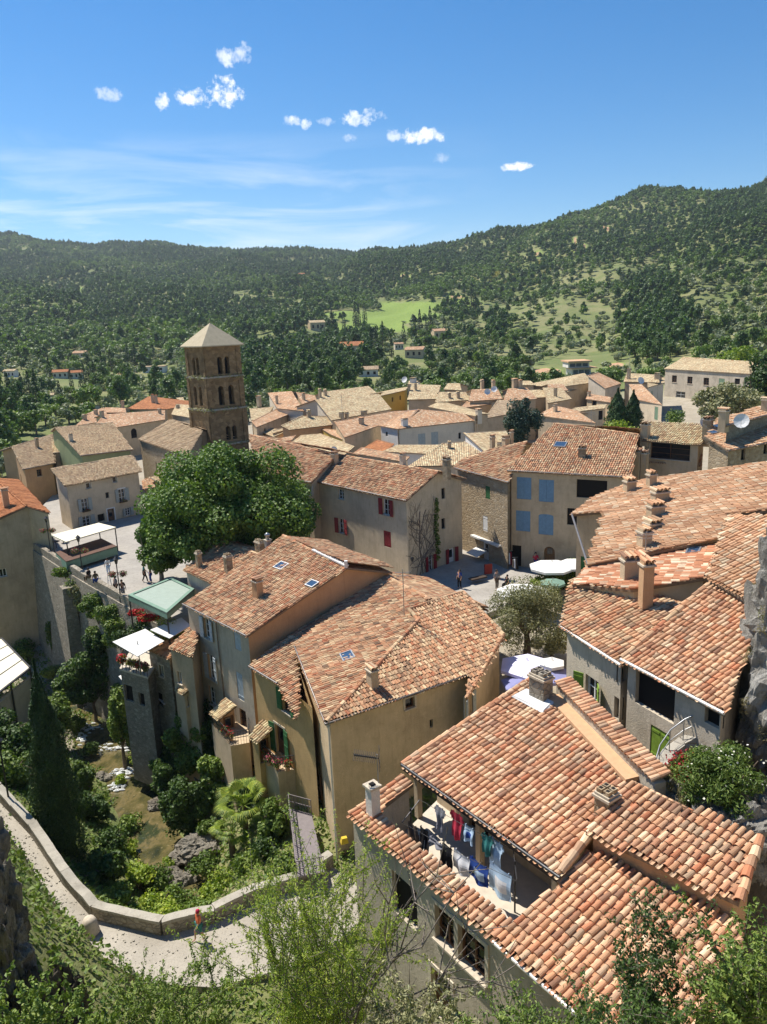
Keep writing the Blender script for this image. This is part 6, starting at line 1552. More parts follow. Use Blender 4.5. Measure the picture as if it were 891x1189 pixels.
# modern villa on two levels
g = gpix(672, 436); s = g[1] / F
h = House('modern_villa', 'modern two-level villa with blue glass front on the slope', g)
c = g + [0, 0, 6 * s]
for (x, z0_, z1_, w, mt) in ((2, 0, 8, 22, 'plaster_white'), (-1, 9, 15, 24, 'plaster_white')):
    mb = MB(); mb.box((g[0] + x * s, g[1] + 3, g[2] + (z0_ + z1_) / 2 * s), (w * s, 8, (z1_ - z0_) * s), 0); mb.build('wall', MAT[mt], h.rt)
    for k in range(3):
        mb = MB(); mb.box((g[0] + (x - w * .3 + k * w * .3) * s, g[1] - 1.1, g[2] + (z0_ + z1_) / 2 * s), (w * .24 * s, .2, (z1_ - z0_) * .6 * s), 0); mb.build('window', MAT['glass_sky'], h.rt)
mb = MB(); mb.box((g[0] - 1 * s, g[1] + 2.5, g[2] + 16 * s), (27 * s, 11, 1.6 * s), 0); mb.build('roof', MAT['coping_orange'], h.rt); mb = MB(); mb.box((g[0] + 4 * s, g[1] + 2, g[2] + 8.5 * s), (30 * s, 9, 1 * s), 0); mb.build('roof', MAT['coping_orange'], h.rt)
# ================================================================== trees and plants
def crown_pts(rng, n, lobes, c, R, shell=.55, lobr=.45, squash=1.0):
    """points and outward directions on the skins of many overlapping leaf clumps"""
    L_ = rng.normal(size=(lobes, 3)); L_ /= np.linalg.norm(L_, axis=1)[:, None]; L_ *= (rng.random(lobes)[:, None] ** .42) * (1 - lobr * .6)
    k = rng.randint(0, lobes, n); d = rng.normal(size=(n, 3)); d /= np.linalg.norm(d, axis=1)[:, None]
    s = lobr * rng.uniform(.65, 1.25, lobes)[k] * (shell + (1 - shell) * rng.random(n))
    P = L_[k] + d * s[:, None]
    return np.array(c) + P * np.array(R), d
def broadleaf(name, label, base, H, R, n, leaf, mat, trunk=.3, seed=1, lobes=26, bark='bark', cz=None, cat='tree', group=None, Rz=None, lobr=.36, center=None, aspect=1.1, droop=0, parent=None):
    rng = np.random.RandomState(seed); rt = parent or root(name, base, label, cat, group); base = np.array(base, float)
    Rz = Rz or H * .42; cc = np.array(center) if center is not None else base + [0, 0, H - Rz]
    P, d = crown_pts(rng, n, lobes, cc, (R, R, Rz), .6, lobr)
    mb = MB(); leaf_quads(mb, P, d, leaf, 0, rng, aspect, droop); 
    mt = MB(); fork = base + (cc - base) * .45
    mt.tube([base - [0, 0, .3], base + (fork - base) * .5 + rng.normal(0, .1, 3), fork], [trunk * 1.25, trunk, trunk * .8], 8)
    for k in range(7):
        a = k * 2.4 + rng.random(); t = cc + np.array([cos(a) * R * .55, sin(a) * R * .55, Rz * rng.uniform(-.2, .6)])
        m_ = (fork + t) / 2 + rng.normal(0, .25, 3) + [0, 0, .3]
        mt.tube([fork, m_, t], [trunk * .5, trunk * .3, trunk * .1], 6)
    mt.build('trunk', MAT[bark], rt); mb.build('crown', MAT[mat], rt); return rt
def cypress(name, label, base, H, R, n, leaf, mat='leaf_cypress', seed=1, group=None, cat='tree'):
    rng = np.random.RandomState(seed); rt = root(name, base, label, cat, group); base = np.array(base, float)
    t = rng.random(n) ** .8; prof = np.sin(np.clip(t * 1.0 + .06, 0, 1) ** .55 * pi) ** .75
    a = rng.random(n) * 2 * pi; rr = R * prof * (.55 + .45 * rng.random(n) ** .5) * (1 + .16 * np.sin(a * 3 + t * 19) + .12 * np.sin(a * 5 - t * 31))
    P = base + np.stack([np.cos(a) * rr, np.sin(a) * rr, .25 + t * (H - .3)], 1); d = np.stack([np.cos(a), np.sin(a), np.full(n, .5)], 1)
    mb = MB(); leaf_quads(mb, P, d, leaf, 0, rng, 1.8, -1.2, .4); mt = MB(); mt.tube([base - [0, 0, .3], base + [0, 0, H * .8]], [R * .16, R * .05], 6)
    # dense inner body that keeps the column opaque
    mt.build('trunk', MAT['bark'], rt)
    mc = MB(); mc.lathe(base, [(R * .1, .3)] + [(R * .62 * sin((q * 1.0 + .06) ** .55 * pi) ** .75, q * H * .95 + .2) for q in np.linspace(.05, .88, 9)], 8)
    V, Fc, mt_, uv_, sm = mc.b[0]; mb.faces(V, Fc, 0)
    mb.build('crown', MAT[mat], rt); return rt
def shrub(name, label, c, R, n, leaf, mat, seed=1, cat='shrub', flowers=None, group=None, lobes=14, lobr=.5, aspect=1.2, nf=0, fs=.12, stems=4, droop=0):
    rng = np.random.RandomState(seed); c = np.array(c, float); rt = root(name, c - [0, 0, R[2]], label, cat, group)
    P, d = crown_pts(rng, n, lobes, c, R, .5, lobr); mb = MB(); leaf_quads(mb, P, d, leaf, 0, rng, aspect, droop); mb.build('foliage', MAT[mat], rt)
    mt = MB()
    for k in range(stems):
        a = k * 2.4; mt.tube([c - [0, 0, R[2] * 1.05], c + [cos(a) * R[0] * .3, sin(a) * R[1] * .3, 0], c + [cos(a) * R[0] * .55, sin(a) * R[1] * .55, R[2] * .5]], [.05, .035, .015], 5)
    mt.build('stem', MAT['bark'], rt)
    if flowers:
        P, d = crown_pts(rng, nf, lobes, c, np.array(R) * 1.05, .9, lobr); P = P[P[:, 2] > c[2] - R[2] * .4]; mf = MB(); leaf_quads(mf, P, rng.normal(size=P.shape) + [0, 0, .7], fs, 0, rng, 1.0); mf.build('flowers', MAT[flowers], rt)
    return rt

# the great plane tree on the square
cpl = W(266, 592, 24.6)
broadleaf('plane_tree', 'huge plane tree filling the middle of the square beside the tower', (cpl[0], cpl[1], 18), 13, 7.9, 110000, .25, 'leaf_plane', .45, 11, 110, 'bark_pale', Rz=6.4, lobr=.245, center=cpl, aspect=1.15)
q = W(335, 605, 22.6); broadleaf('plane_tree', 'smaller plane tree crown joining the huge one on its right', (q[0], q[1], 18), 8, 3.6, 17000, .25, 'leaf_plane', .25, 12, 26, 'bark_pale', Rz=3.4, lobr=.33, center=q)
q = W(183, 632, 21.6); broadleaf('plane_tree', 'lowest left lobe tree of the plane group over the paved square', (q[0], q[1], 18), 6, 3.0, 14000, .25, 'leaf_plane', .2, 13, 22, 'bark_pale', Rz=2.8, lobr=.33, center=q)
# silvery olive in the garden
q = W(612, 712, 20.6); broadleaf('olive_tree', 'silvery olive tree in the garden between the centre and right houses', (q[0], q[1], 17.6), 5, 3.0, 16000, .17, 'leaf_olive', .25, 21, 30, Rz=2.5, lobr=.34, center=q, aspect=2.6)
q = W(640, 742, 19.3); broadleaf('olive_tree', 'smaller olive bush at the foot of the silvery olive, behind the lilac parasol', (q[0], q[1], 17.6), 3, 1.6, 5000, .15, 'leaf_olive', .12, 22, 14, Rz=1.3, lobr=.4, center=q, aspect=2.6)
# conifers among the roofs
q = WY(605, 488, 100); broadleaf('blue_conifer', 'dark blue-green cedar rising among the village roofs', (q[0], q[1], 17.5), 10, 2.6, 9000, .30, 'leaf_spruce', .3, 31, 26, Rz=3.4, lobr=.36, center=q, aspect=1.8)
q = WY(605, 468, 100); P5 = root('blue_conifer_tip', (q[0], q[1], q[2]), 'x', 'tree') if 0 else None
for (px, y0, y1, dist, R, lab) in ((715, 451, 500, 112, 1.7, 'taller left one of the twin cypresses among the right roofs'), (733, 453, 500, 113, 1.5, 'right one of the twin cypresses, standing close to its taller twin')):
    t = WY(px, y0, dist); b_ = WY(px + 1, y1 + 8, dist); cypress('cypress', lab, b_, t[2] - b_[2], R, 4500, .34, seed=px)
q = WY(846, 466, 128); broadleaf('oak_tree', 'grey green spreading tree in front of the big grey house', (q[0], q[1], 17.5), 8, 6.4, 9000, .42, 'leaf_olive', .4, 41, 34, Rz=4.2, lobr=.3, center=q)
q = WY(886, 446, 135); broadleaf('oak_tree', 'very dark tree at the right edge above the dish roofs', (q[0], q[1], 17.5), 12, 4.2, 5000, .45, 'leaf_dark', .4, 42, 26, Rz=5.5, lobr=.34, center=q)
q = WY(858, 424, 190); broadleaf('oak_tree', 'bright green tree behind the right end of the big grey house roof', (q[0], q[1], 20), 10, 6, 4000, .6, 'leaf_bright', .4, 43, 26, Rz=5, lobr=.34, center=q)
for (px, py, w, lab, m_) in ((670, 560 - 55, 9, '', 0),): pass
q = WY(722, 502, 108); shrub('garden_shrub', 'bright garden shrubs at the feet of the twin cypresses', q, (4, 2, 1.6), 2600, .3, 'leaf_bright', 51)
q = WY(783, 487, 110); shrub('garden_shrub', 'small dark bush beside the tan wall below the big grey house', q, (1.6, 1.4, 1.6), 900, .25, 'leaf_mid', 52)
# tall dark cypress of the ravine
tb = gpix(72, 985); tp = W(41, 765, 22); b_ = np.array([W(76, 1000, 9.5)[0], W(76, 1000, 9.5)[1], 8.8]); H_ = WY(43, 764, b_[1])[2] - b_[2]; print('ravine cypress', b_, H_)
cypress('cypress', 'tall almost black cypress standing in the ravine at the left', b_, H_, 1.4, 26000, .17, seed=3)
# fig, laurel and other dense trees of the ravine
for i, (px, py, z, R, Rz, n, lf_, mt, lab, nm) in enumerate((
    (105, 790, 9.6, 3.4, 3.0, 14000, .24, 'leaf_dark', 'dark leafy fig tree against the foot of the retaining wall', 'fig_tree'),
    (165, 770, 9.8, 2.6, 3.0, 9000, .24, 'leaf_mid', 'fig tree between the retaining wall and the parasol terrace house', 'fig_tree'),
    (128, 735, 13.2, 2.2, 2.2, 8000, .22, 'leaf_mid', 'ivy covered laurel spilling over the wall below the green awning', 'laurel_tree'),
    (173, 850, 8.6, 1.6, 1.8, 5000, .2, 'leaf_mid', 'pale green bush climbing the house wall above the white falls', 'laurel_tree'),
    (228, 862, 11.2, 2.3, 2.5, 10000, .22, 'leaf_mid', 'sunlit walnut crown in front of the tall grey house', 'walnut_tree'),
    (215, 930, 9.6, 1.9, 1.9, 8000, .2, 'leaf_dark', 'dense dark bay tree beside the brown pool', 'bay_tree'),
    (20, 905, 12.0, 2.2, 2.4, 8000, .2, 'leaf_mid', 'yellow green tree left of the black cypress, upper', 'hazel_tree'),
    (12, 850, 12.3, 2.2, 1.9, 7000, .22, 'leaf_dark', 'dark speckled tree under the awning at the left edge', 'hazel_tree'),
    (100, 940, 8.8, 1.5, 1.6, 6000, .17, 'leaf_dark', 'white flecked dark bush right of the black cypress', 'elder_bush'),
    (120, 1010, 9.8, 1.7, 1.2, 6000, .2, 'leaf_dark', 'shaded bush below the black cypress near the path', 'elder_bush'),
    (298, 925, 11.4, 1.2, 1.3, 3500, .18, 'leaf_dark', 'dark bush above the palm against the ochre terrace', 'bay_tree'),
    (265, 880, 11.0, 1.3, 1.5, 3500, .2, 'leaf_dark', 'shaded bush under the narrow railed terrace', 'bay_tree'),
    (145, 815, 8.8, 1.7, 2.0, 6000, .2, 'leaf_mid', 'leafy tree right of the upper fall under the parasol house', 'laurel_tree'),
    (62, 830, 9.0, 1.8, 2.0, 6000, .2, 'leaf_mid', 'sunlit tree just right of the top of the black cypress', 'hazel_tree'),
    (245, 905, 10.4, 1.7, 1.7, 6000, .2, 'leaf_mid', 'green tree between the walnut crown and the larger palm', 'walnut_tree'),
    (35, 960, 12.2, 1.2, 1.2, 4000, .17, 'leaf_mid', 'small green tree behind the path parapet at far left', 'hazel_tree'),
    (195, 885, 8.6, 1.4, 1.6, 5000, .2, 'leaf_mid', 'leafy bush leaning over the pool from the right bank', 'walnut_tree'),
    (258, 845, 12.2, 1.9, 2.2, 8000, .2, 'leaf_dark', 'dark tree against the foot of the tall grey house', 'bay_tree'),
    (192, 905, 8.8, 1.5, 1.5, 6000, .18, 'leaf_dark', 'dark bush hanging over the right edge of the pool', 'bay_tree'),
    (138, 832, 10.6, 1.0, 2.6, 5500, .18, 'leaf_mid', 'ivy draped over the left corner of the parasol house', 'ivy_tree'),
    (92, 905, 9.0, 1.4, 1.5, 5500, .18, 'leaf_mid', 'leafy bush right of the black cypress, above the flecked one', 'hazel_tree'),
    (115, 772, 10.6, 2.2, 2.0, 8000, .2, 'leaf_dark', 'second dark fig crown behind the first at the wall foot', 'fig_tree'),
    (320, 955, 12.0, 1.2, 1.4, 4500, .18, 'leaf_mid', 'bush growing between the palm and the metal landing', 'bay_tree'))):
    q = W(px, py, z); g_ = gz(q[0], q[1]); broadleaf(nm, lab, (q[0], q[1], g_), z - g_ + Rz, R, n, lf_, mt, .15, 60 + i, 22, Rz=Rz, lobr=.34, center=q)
# palms: fans of long leaflets
def palm(label, c, R, seed, nf=26):
    rng = np.random.RandomState(seed); g_ = gz(c[0], c[1]); rt = root('fan_palm', (c[0], c[1], g_), label, 'palm tree')
    mt = MB(); mt.tube([[c[0], c[1], g_ - .3], c], [.2, .17], 8); mt.build('trunk', MAT['bark'], rt)
    for k in range(nf):
        a = k * 2.4 + rng.random() * .3; el = rng.uniform(-.2, 1.1); ln = R * rng.uniform(.5, .65)
        d = np.array([cos(a) * cos(el), sin(a) * cos(el), sin(el)]); e = c + d * ln; mb = MB(); mb.tube([c, (c + e) / 2 + [0, 0, .08], e], .022, 4)
        sd = np.cross(d, (0, 0, 1)); sd /= np.linalg.norm(sd); u = np.cross(sd, d)
        for q in np.linspace(-1.5, 1.5, 19):
            f = d * cos(q) + sd * sin(q); l_ = R * .5 * (1 - .12 * abs(q)); tip = e + f * l_ - np.array([0, 0, .22 * l_ + .06]); m_ = e + f * l_ * .55 + u * .04
            w = np.cross(f, u) * .032
            mb.quads([[e, m_ - w, tip, m_ + w]])
        mb.build('frond', MAT['leaf_bright' if k % 3 else 'leaf_mid'], rt)
palm('fan palm with sunlit leaves beside the terraces, the larger one', W(283, 935, 11.6), 1.9, 1, 30); palm('smaller fan palm lower left of the larger palm', W(268, 966, 10.6), 1.3, 2, 20)
# ravine undergrowth: single low bushes
und = [(175, 1020, 8.0, 1.2, 'leaf_mid'), (205, 1045, 9.0, 1.1, 'leaf_mid'), (150, 955, 7.0, .9, 'leaf_mid'), (215, 960, 8.0, 1.1, 'leaf_dark'), (195, 1065, 9.8, 1.0, 'leaf_bright'), (130, 975, 8.2, 1.2, 'leaf_dark'), (250, 1060, 10.2, .8, 'leaf_mid'), (190, 910, 6.8, .9, 'leaf_dark'), (150, 985, 7.2, .9, 'leaf_bright'), (160, 1020, 8.6, 1.1, 'leaf_bright'), (185, 1050, 9.6, 1.2, 'leaf_bright'), (135, 1040, 10.2, .9, 'leaf_mid'), (220, 1060, 9.8, .8, 'leaf_mid'), (236, 1005, 8.8, 1.0, 'leaf_mid'), (262, 1020, 9.8, 1.2, 'leaf_bright'),
       (290, 1000, 10.6, 1.0, 'leaf_mid'), (310, 985, 11.4, .9, 'leaf_dark'), (140, 905, 6.4, .5, 'leaf_bright'), (245, 960, 8.8, .9, 'leaf_mid'), (180, 905, 7.0, .7, 'leaf_mid'), (160, 880, 6.6, .6, 'leaf_bright'), (90, 840, 6.4, 1.0, 'leaf_mid'), (78, 790, 6.2, .9, 'leaf_bright'),
       (60, 780, 7, 1.0, 'leaf_mid'), (30, 748, 7.6, 1.3, 'leaf_mid'), (8, 738, 7.8, 1.2, 'leaf_bright'), (50, 905, 10.2, 1.1, 'leaf_mid'), (20, 950, 12.6, .8, 'leaf_mid'), (45, 960, 12.0, .9, 'leaf_mid'), (150, 830, 7.2, .9, 'leaf_mid'), (200, 1000, 7.6, .6, 'leaf_bright'), (245, 1040, 9.6, .8, 'leaf_bright'), (330, 1005, 12, .8, 'leaf_mid'), (105, 870, 6.4, .8, 'leaf_dark')]
rg_ = np.random.RandomState(8)
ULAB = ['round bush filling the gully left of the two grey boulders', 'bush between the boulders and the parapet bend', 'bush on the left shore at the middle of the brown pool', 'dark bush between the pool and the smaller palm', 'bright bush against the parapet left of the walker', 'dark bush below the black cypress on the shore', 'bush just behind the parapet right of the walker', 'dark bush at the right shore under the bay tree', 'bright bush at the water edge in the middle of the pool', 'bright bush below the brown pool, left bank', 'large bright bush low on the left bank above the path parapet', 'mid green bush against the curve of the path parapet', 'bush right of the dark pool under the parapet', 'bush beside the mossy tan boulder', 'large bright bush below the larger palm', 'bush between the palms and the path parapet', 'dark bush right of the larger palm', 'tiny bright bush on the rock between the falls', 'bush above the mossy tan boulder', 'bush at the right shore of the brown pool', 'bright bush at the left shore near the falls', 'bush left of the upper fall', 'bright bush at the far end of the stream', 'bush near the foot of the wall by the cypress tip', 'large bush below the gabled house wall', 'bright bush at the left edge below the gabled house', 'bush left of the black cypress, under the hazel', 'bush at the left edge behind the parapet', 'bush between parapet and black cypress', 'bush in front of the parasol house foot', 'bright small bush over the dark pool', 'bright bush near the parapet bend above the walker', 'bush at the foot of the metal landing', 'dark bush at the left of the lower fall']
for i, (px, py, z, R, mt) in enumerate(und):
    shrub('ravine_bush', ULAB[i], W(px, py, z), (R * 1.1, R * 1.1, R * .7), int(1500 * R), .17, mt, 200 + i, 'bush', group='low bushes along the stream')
# grass and ground cover of the ravine (one mass)
mb = MB(); n = 110000
X_ = rg_.uniform(-55, 4, n); Y_ = rg_.uniform(16, 80, n); Z_ = ground_z(X_, Y_)
dS = np.min([np.hypot(X_ - q[0], Y_ - q[1]) for q in sc_], 0)
ok = (Z_ < 17.3) & (dS > 2.4) & ~inside([q[:2] for q in pe] + [(q + (c_ - q) * PW)[:2] for q, c_, PW in zip(pe, pc, PWS)][::-1], X_, Y_); X_, Y_, Z_ = X_[ok], Y_[ok], Z_[ok]
leaf_quads(mb, np.stack([X_, Y_, Z_ + rg_.uniform(0, .3, len(X_))], 1), np.tile([[0, 0, .3]], (len(X_), 1)), .24, 0, rg_, 1.4)
mb.build('ground_cover', MAT['leaf_mid'], None, kind='stuff', label='weeds and ground ivy covering the banks of the ravine', cat='ground cover', loc=(-10, 40, 8))
# ivy and creepers on the retaining wall
def wallhit(px, py):
    best = None
    for i in range(len(edge) - 1):
        q = edge_hit(edge[i], edge[i + 1], px, py)
        if q and -.5 < q[0] < q[4] + .5 and (best is None or q[2] < best[0]):
            a, b_ = edge[i], edge[i + 1]; e = (b_ - a) / q[4]; p_ = a + e * q[0]; nr = np.array([e[1], -e[0]]); 
            if np.dot(nr, p_) > 0: nr = -nr
            best = (q[2], np.array([*(p_ + nr * (.55 + .06 * max(0, 18 - q[1]))), q[1]]))
    return best[1] if best else W(px, py, 12)
for i, (px, py, cw_, ch_, cd_, n_c, mt, lab) in enumerate((
    (97, 712, 1.0, 3.8, .5, 5200, 'leaf_mid', 'thick creeper hanging from the wall top beside the buttress'), (97, 690, 1.1, 1.7, .7, 2600, 'leaf_olive', 'dry pale top of the thick creeper'),
    (44, 668, .8, 3.2, .4, 2800, 'leaf_mid', 'creeper near the left end of the retaining wall'), (52, 720, .9, 3.0, .45, 2600, 'leaf_dark', 'long dark creeper low on the left part of the wall'),
    (82, 662, 1.4, .7, .6, 1800, 'leaf_mid', 'rounded clump crowning the wall by the lamp'), (120, 702, 2.0, 1.6, .8, 6500, 'leaf_mid', 'hedge-like ivy along the wall top under the square'),
    (145, 722, 2.2, 2.0, .9, 7500, 'leaf_mid', 'ivy along the wall top left of the green pavilion'), (178, 738, 2.6, 2.4, .9, 8000, 'leaf_dark', 'dark ivy curtain under the green pavilion'),
    (130, 745, 1.8, 2.2, .8, 5500, 'leaf_dark', 'lower dark ivy mass above the fig tree'), (210, 750, 2.4, 2.5, .8, 6000, 'leaf_mid', 'ivy behind the square white parasols'), (70, 735, .5, 2.0, .3, 1000, 'leaf_mid', 'thin creeper strand in the middle of the bare wall'))):
    shrub('wall_creeper', lab, wallhit(px, py), (cw_, max(cd_, cw_ * .6), ch_), n_c, .17, mt, 300 + i, 'climbing plant', lobes=22, lobr=.32, stems=0 + 2)
for i, (px, py, z, R, lab) in enumerate(((12, 712, 7.4, 1.5, 'round bush at the left edge under the gabled house'), (35, 735, 7.0, 1.3, 'bush left of the creeper foot below the wall'), (22, 760, 7.2, 1.2, 'bush just above the cream awning'), (70, 768, 6.2, 1.0, 'bush at the foot of the retaining wall near the cypress tip'))):
    shrub('wall_foot_bush', lab, W(px, py, z), (R * 1.3, R, R * .8), 3200, .18, 'leaf_mid', 380 + i, 'bush')
# hedge behind the street parasols
for i, (px, py, z, r) in enumerate(((655, 672, 18.9, (2.6, 2.0, .9)), (640, 680, 18.8, (1.6, 1.5, .8)), (668, 662, 19, (1.2, 1.4, 1.0)))):
    shrub('hedge', ('clipped green hedge behind the white street parasols', 'light green end of the hedge, nearest the street parasols', 'back corner of the hedge against the green shutter wall')[i], W(px, py, z), r, 4200, .16, ('leaf_mid', 'leaf_bright', 'leaf_mid')[i], 330 + i, 'hedge')
# oleanders on the ledge
q = W(846, 905, 26.6)
shrub('white_oleander', 'large oleander with white flowers at the right edge below the crag', q, (1.5, 1.3, 1.15), 17000, .13, 'leaf_mid', 340, 'shrub', 'leaf_yellow', nf=500, fs=.05, aspect=3.2, lobes=30, lobr=.32) if 0 else shrub('white_oleander', 'large oleander with white flowers at the right edge below the crag', q, (1.5, 1.3, 1.15), 17000, .13, 'leaf_mid', 340, 'shrub', 'flower_white', nf=420, fs=.06, aspect=3.0, lobes=30, lobr=.32)
q = W(797, 892, 26.4); shrub('red_oleander', 'red flowering oleander left of the white one', q, (.55, .5, .6), 3500, .12, 'leaf_mid', 341, 'shrub', 'flower_red', nf=600, fs=.07, aspect=3.0)
q = W(775, 905, 26.0); shrub('dry_grass', 'tuft of dry straw grass left of the red oleander by the stair', q, (.45, .45, .35), 1800, .16, 'straw', 342, 'grass tuft', aspect=5)
# ---- foreground shrubs rising from below the camera: thin stems with narrow leaves
def sprig(mb, ml, base, tip, rng, r=.02, leaf=.07, dens=55, side=6, asp=2.8, mat=0, bare=.15):
    base = np.array(base, float); tip = np.array(tip, float); ln = np.linalg.norm(tip - base); k = 7
    pts = [base + (tip - base) * t + rng.normal(0, .03 * ln, 3) * (0 < t < 1) for t in np.linspace(0, 1, k)]
    mb.tube(pts, np.linspace(r, r * .25, k), 5, cap=False)
    segs = [(pts[i], pts[i + 1], i / k) for i in range(k - 1)]
    tw = []
    for s_ in range(side):
        i = rng.randint(2, k - 1); p = pts[i]; d = (tip - base) / ln * rng.uniform(.3, .9) + rng.normal(0, .55, 3); d /= np.linalg.norm(d); l2 = ln * rng.uniform(.12, .3)
        e = p + d * l2; m_ = (p + e) / 2 + rng.normal(0, .04, 3); mb.tube([p, m_, e], [r * .5, r * .3, r * .12], 4, cap=False); tw += [(p, m_), (m_, e)]
    allseg = [(a, b) for a, b, t in segs if t > bare] + tw
    P = []; D_ = []
    for a, b in allseg:
        n_ = max(2, int(np.linalg.norm(b - a) * dens)); t = rng.random(n_)[:, None]; off = rng.normal(0, .035, (n_, 3)); P.append(a + (b - a) * t + off); D_.append(off / .035 + (b - a) / np.linalg.norm(b - a) * .8)
    leaf_quads(ml, np.vstack(P), np.vstack(D_), leaf, mat, rng, asp)
def fore_shrub(name, label, foot, tips, leafm, seed, leaf=.08, dens=60, r=.022, side=7, asp=2.8, stem='twig', cat='shrub', spread=.4):
    rng = np.random.RandomState(seed); foot = np.array(foot, float); rt = root(name, foot, label, cat); mb = MB(); ml = MB()
    for t in tips: sprig(mb, ml, foot + rng.normal(0, spread, 3) * [1, 1, .2], t, rng, r, leaf, dens, side, asp)
    mb.build('stems', MAT[stem], rt); ml.build('foliage', MAT[leafm], rt)
T = lambda px, py, y: WY(px, py, y)
rgf = random.Random(77)
def fan(x0, x1, ytop, n, yd, jy=60):
    return [T(x0 + (x1 - x0) * (i + .5) / n + rgf.uniform(-8, 8), ytop(x0 + (x1 - x0) * (i + .5) / n) + rgf.uniform(-10, jy), yd + rgf.uniform(-1.2, 1.2)) for i in range(n)]
fore_shrub('almond_shrub', 'airy almond shrub with upright leafy shoots in the bottom centre', T(375, 1290, 13), fan(285, 470, lambda x: 960 + abs(x - 370) * .6, 30, 13, 80), 'leaf_bright', 1, .075, 62, .02, 8, 3.4)
fore_shrub('almond_shrub', 'brighter leafy shoots rising left of the laundry house wall', T(350, 1280, 15), fan(300, 450, lambda x: 1000 + abs(x - 370) * .5, 18, 15, 70), 'leaf_mid', 2, .08, 60, .018, 8, 3.2)
fore_shrub('almond_shrub', 'leafy shrub over the path at the bottom left', T(200, 1270, 16), fan(110, 290, lambda x: 1095 + abs(x - 200) * .2, 24, 16, 50), 'leaf_mid', 3, .09, 60, .02, 9, 2.6)
fore_shrub('bare_branch', 'leafless grey branches crossing the wall of the laundry house', T(400, 1240, 12.5), [T(520, 960, 12.5), T(560, 1000, 12.2), T(495, 1010, 12.7), T(590, 1075, 12), T(540, 1050, 12.6), T(470, 1000, 12.4), T(600, 1090, 12.1)], 'leaf_olive', 4, .05, 6, .03, 9, 2.5, cat='branch')
fore_shrub('laurel_shrub', 'dense dark shrub in the bottom left corner', T(60, 1300, 14), fan(-20, 150, lambda x: 1125 + x * .2, 15, 14, 50), 'leaf_mid', 5, .12, 60, .02, 9, 1.9)
fore_shrub('fig_shrub', 'grey green shrub at the bottom edge beside the house door', T(480, 1330, 11), fan(430, 520, lambda x: 1140, 14, 11, 40), 'leaf_olive', 6, .08, 90, .018, 8, 2.4)
fore_shrub('bay_shrub', 'yellow green shrub along the bottom under the lower roof', T(610, 1290, 9), fan(535, 690, lambda x: 1140 + abs(x - 590) * .25, 18, 9, 50), 'leaf_mid', 7, .06, 80, .014, 9, 2.0)
fore_shrub('bay_shrub', 'tall leafy sprig in front of the lower roof tiles', T(760, 1290, 9), [T(736, 1030, 9), T(750, 1045, 9.1), T(725, 1075, 8.9), T(760, 1090, 9.1), T(770, 1060, 9.2), T(742, 1110, 9), T(715, 1130, 8.8), T(785, 1120, 9.2), T(755, 1140, 9)], 'leaf_dark', 8, .06, 95, .013, 10, 1.9)
fore_shrub('bay_shrub', 'dark glossy shrub filling the bottom right corner', T(850, 1300, 9), fan(815, 915, lambda x: 1120 - (x - 815) * .7, 20, 9, 60), 'leaf_mid', 9, .07, 85, .016, 9, 1.9)
fore_shrub('bay_shrub', 'pale leaved shoots at the bottom between sprig and lower roof', T(700, 1300, 8.5), fan(640, 800, lambda x: 1158, 16, 8.5, 30), 'leaf_dark', 10, .06, 80, .013, 8, 2.0)
# ================================================================== woods and groves of the valley and hills
rgw = np.random.RandomState(99)
def proto(kind, seed, n, leaf, mat):
    rng = np.random.RandomState(seed); mb = MB()
    if kind == 'pine':
        P, d = crown_pts(rng, n, 12, (0, 0, 4.8), (2.9, 2.9, 3.1), .6, .42); w = np.clip((10.6 - P[:, 2]) / 6.6, .35, 1.05)[:, None]; P[:, :2] *= w
    elif kind == 'oak': P, d = crown_pts(rng, n, 9, (0, 0, 3.0), (3.2, 3.2, 2.5), .6, .46)
    elif kind == 'olive': P, d = crown_pts(rng, n, 7, (0, 0, 2.1), (2.1, 2.1, 1.6), .6, .5)
    elif kind == 'cyp':
        t = rng.random(n); a = rng.random(n) * 6.28; rr = 1.1 * np.sin((t * .95 + .05) ** .5 * pi) ** .8; P = np.stack([np.cos(a) * rr, np.sin(a) * rr, .2 + t * 10], 1); d = np.stack([np.cos(a), np.sin(a), .4 + 0 * a], 1)
    leaf_quads(mb, P, d, leaf, 0, rng, 1.1 if kind != 'cyp' else 1.6)
    tr = MB(); tr.tube([[0, 0, -1], [0, 0, {'pine': 4, 'oak': 2.6, 'olive': 1.8, 'cyp': 6}[kind]]], [.28, .12], 5)
    return mb, tr
KM = {'pine': 'leaf_pine', 'oak': 'leaf_scrub', 'olive': 'leaf_olivelight', 'cyp': 'leaf_cypress'}
# positions
N = 420000
r_ = 175 * (2250 / 175) ** (rgw.random(N) ** .60); a_z = rgw.uniform(-.62, .62, N)
r_[:2500] = rgw.uniform(100, 175, 2500); a_z[:2500] = rgw.uniform(-.62, -.425, 2500)
Xt = r_ * np.sin(a_z); Yt = r_ * np.cos(a_z); Zt = ground_z(Xt, Yt); pxt, pyt = Qv(np.stack([Xt, Yt, Zt], 1))
u = rgw.random(N)
lowf = np.sin(Xt * .013 + 1) * np.cos(Yt * .011 + .5) + .5 * np.sin(Xt * .031 - Yt * .02)
dens_cell = np.ones(N)
